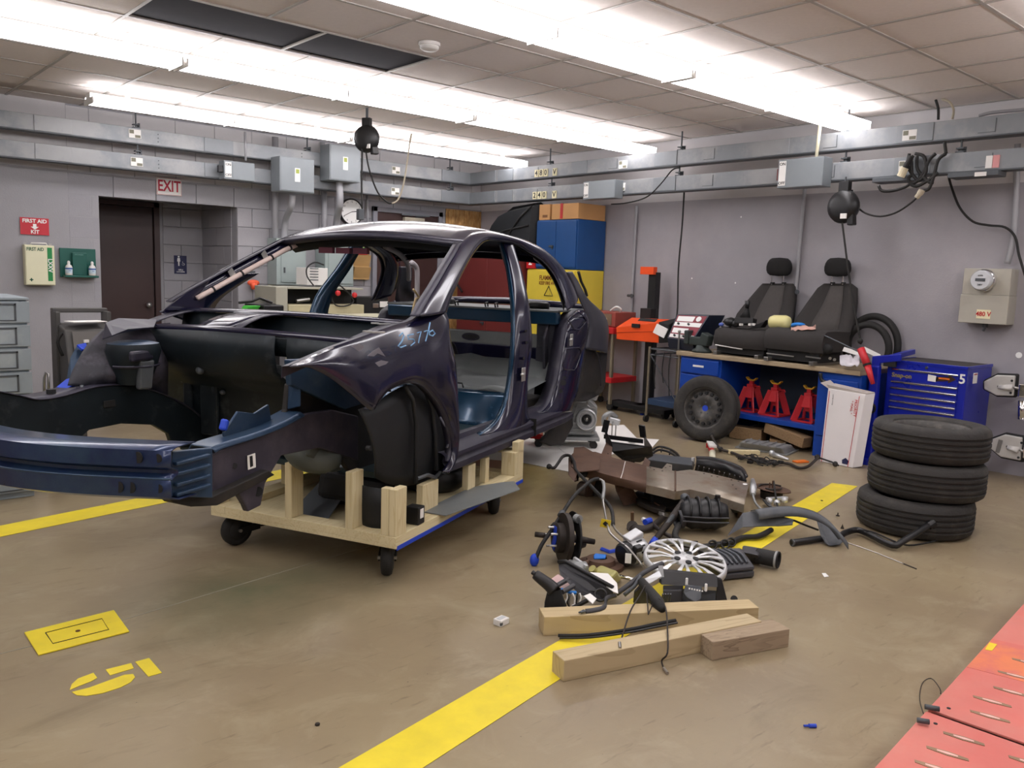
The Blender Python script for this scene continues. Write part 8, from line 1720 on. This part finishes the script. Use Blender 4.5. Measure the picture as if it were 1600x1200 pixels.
# --- red ramp at lower right
def ramp_pt(u, v, z): o = F(1365, 1200, .13); d = (F(1600, 942, .13)-o).normalized(); n_ = Vector((d.y, -d.x, 0)); return Vector((o.x, o.y, 0))+d*u+n_*v+Vector((0, 0, z))
m_ramp = mat('faded_red_ramp_paint', (208, 108, 98), .5, var=.07, scale=4, rgb2=(206, 124, 112), mask=(.4, .65), mscale=2.5); m_ramp2 = mat('orange_red_ramp_paint', (224, 126, 82), .5, var=.07, scale=5, rgb2=(208, 108, 98), mask=(.45, .6), mscale=4)
o_ = F(1447, 1108, .13); gp = (F(1447, 1108, .13)-F(1365, 1200, .13)); gu = gp.length
t = thing('steel_ramp', 'faded red slotted steel runway plate, nearest piece in the lower right corner', 'ramp', ramp_pt(gu-.35, .3, 0))
def plate(T, u0, u1, v1, slots, m):
    part('deck_plate', MB().prism([ramp_pt(u0, 0, .12), ramp_pt(u1, 0, .12), ramp_pt(u1+.0, v1, .12), ramp_pt(u0, v1, .12)], (0, 0, .008)), m, T, world=True, bevel=.002)
    part('side_skirt', MB().prism([ramp_pt(u0, 0, .0), ramp_pt(u1, 0, .0), ramp_pt(u1, 0, .12), ramp_pt(u0, 0, .12)], (ramp_pt(0, .01, 0)-ramp_pt(0, 0, 0))), m, T, world=True)
    part('end_skirt', MB().prism([ramp_pt(u1, 0.01, .0), ramp_pt(u1, v1, .0), ramp_pt(u1, v1, .12), ramp_pt(u1, .01, .12)], (ramp_pt(0, 0, 0)-ramp_pt(.008, 0, 0))), m_dstl, T, world=True)
    for u, v in slots:
        P = [ramp_pt(u+du, v+dv, .1282) for du, dv in ((-.012, -.05), (.0, -.055), (.014, .0), (.016, .05), (.004, .055), (-.010, .0))]
        q = part('worn_slot', MB().prism(P, (0, 0, .0015)), mat('worn_tread_metal', (150, 122, 96), .5, .3, var=.2), T, world=True); part('bright_wear', MB().prism([p.lerp(sum(P, Vector())/6, .5)+Vector((0, 0, .0016)) for p in P], (0, 0, .0008)), mat('pale_worn_paint', (232, 188, 178), .5), q, world=True)
    for u in (u0+.05, u1-.06): c = ramp_pt(u, .045, .128); part('drill_hole', MB().cyl(c, c+Vector((0, 0, .0015)), .006, n=10), m_ink, T, world=True)
plate(t, gu-.9, gu-.008, .7, [(gu-.10, .13), (gu-.22, .12), (gu-.10, .30), (gu-.2, .30), (gu-.32, .12)], m_ramp)
t = thing('steel_ramp', 'red and orange slotted steel runway plate beyond the dark gap', 'ramp', ramp_pt(gu+.8, .3, 0))
plate(t, gu+.012, gu+2.2, .7, [(gu+.10, .15), (gu+.21, .13), (gu+.21, .32), (gu+.33, .16), (gu+.34, .34), (gu+.47, .14), (gu+.47, .34), (gu+.62, .15), (gu+.62, .35), (gu+.8, .15), (gu+1.0, .15)], m_ramp)
part('orange_band', MB().prism([ramp_pt(gu+.42, .002, .1283), ramp_pt(gu+.75, .002, .1283), ramp_pt(gu+.80, .28, .1283), ramp_pt(gu+.46, .28, .1283)], (0, 0, .0006)), m_ramp2, t, world=True)
c = F(1548, 1009, .13); q = part('yellow_label', MB().prism([F(1539, 1015, .1292), F(1546, 1004, .1292), F(1558, 1007, .1292), F(1550, 1017, .1292)], (0, 0, .001)), mat('yellow_tag', (235, 205, 40), .6), t, world=True)
for (x0, y0, x1, y1), lab in (((1445, 1104, 1468, 1108), 'grey hinge pin at the far side of the ramp gap'), ((1433, 1125, 1452, 1128), 'grey hinge pin at the near side of the ramp gap')):
    single('hinge_pin', MB().cyl(F(x0, y0, .14), F(x1, y1, .14), .008, n=10), m_galvd, lab, 'pin', smooth=True)
single('loose_wire', MB().tube(crom([F(1444, 1118, .10), F(1437, 1092, .03), F(1441, 1068, .01), F(1455, 1060, .008), F(1468, 1075, .05), F(1470, 1084, .12)], 4), .0018, 5), m_dstl, 'thin wire loop at the ramp gap', 'wire', smooth=True)
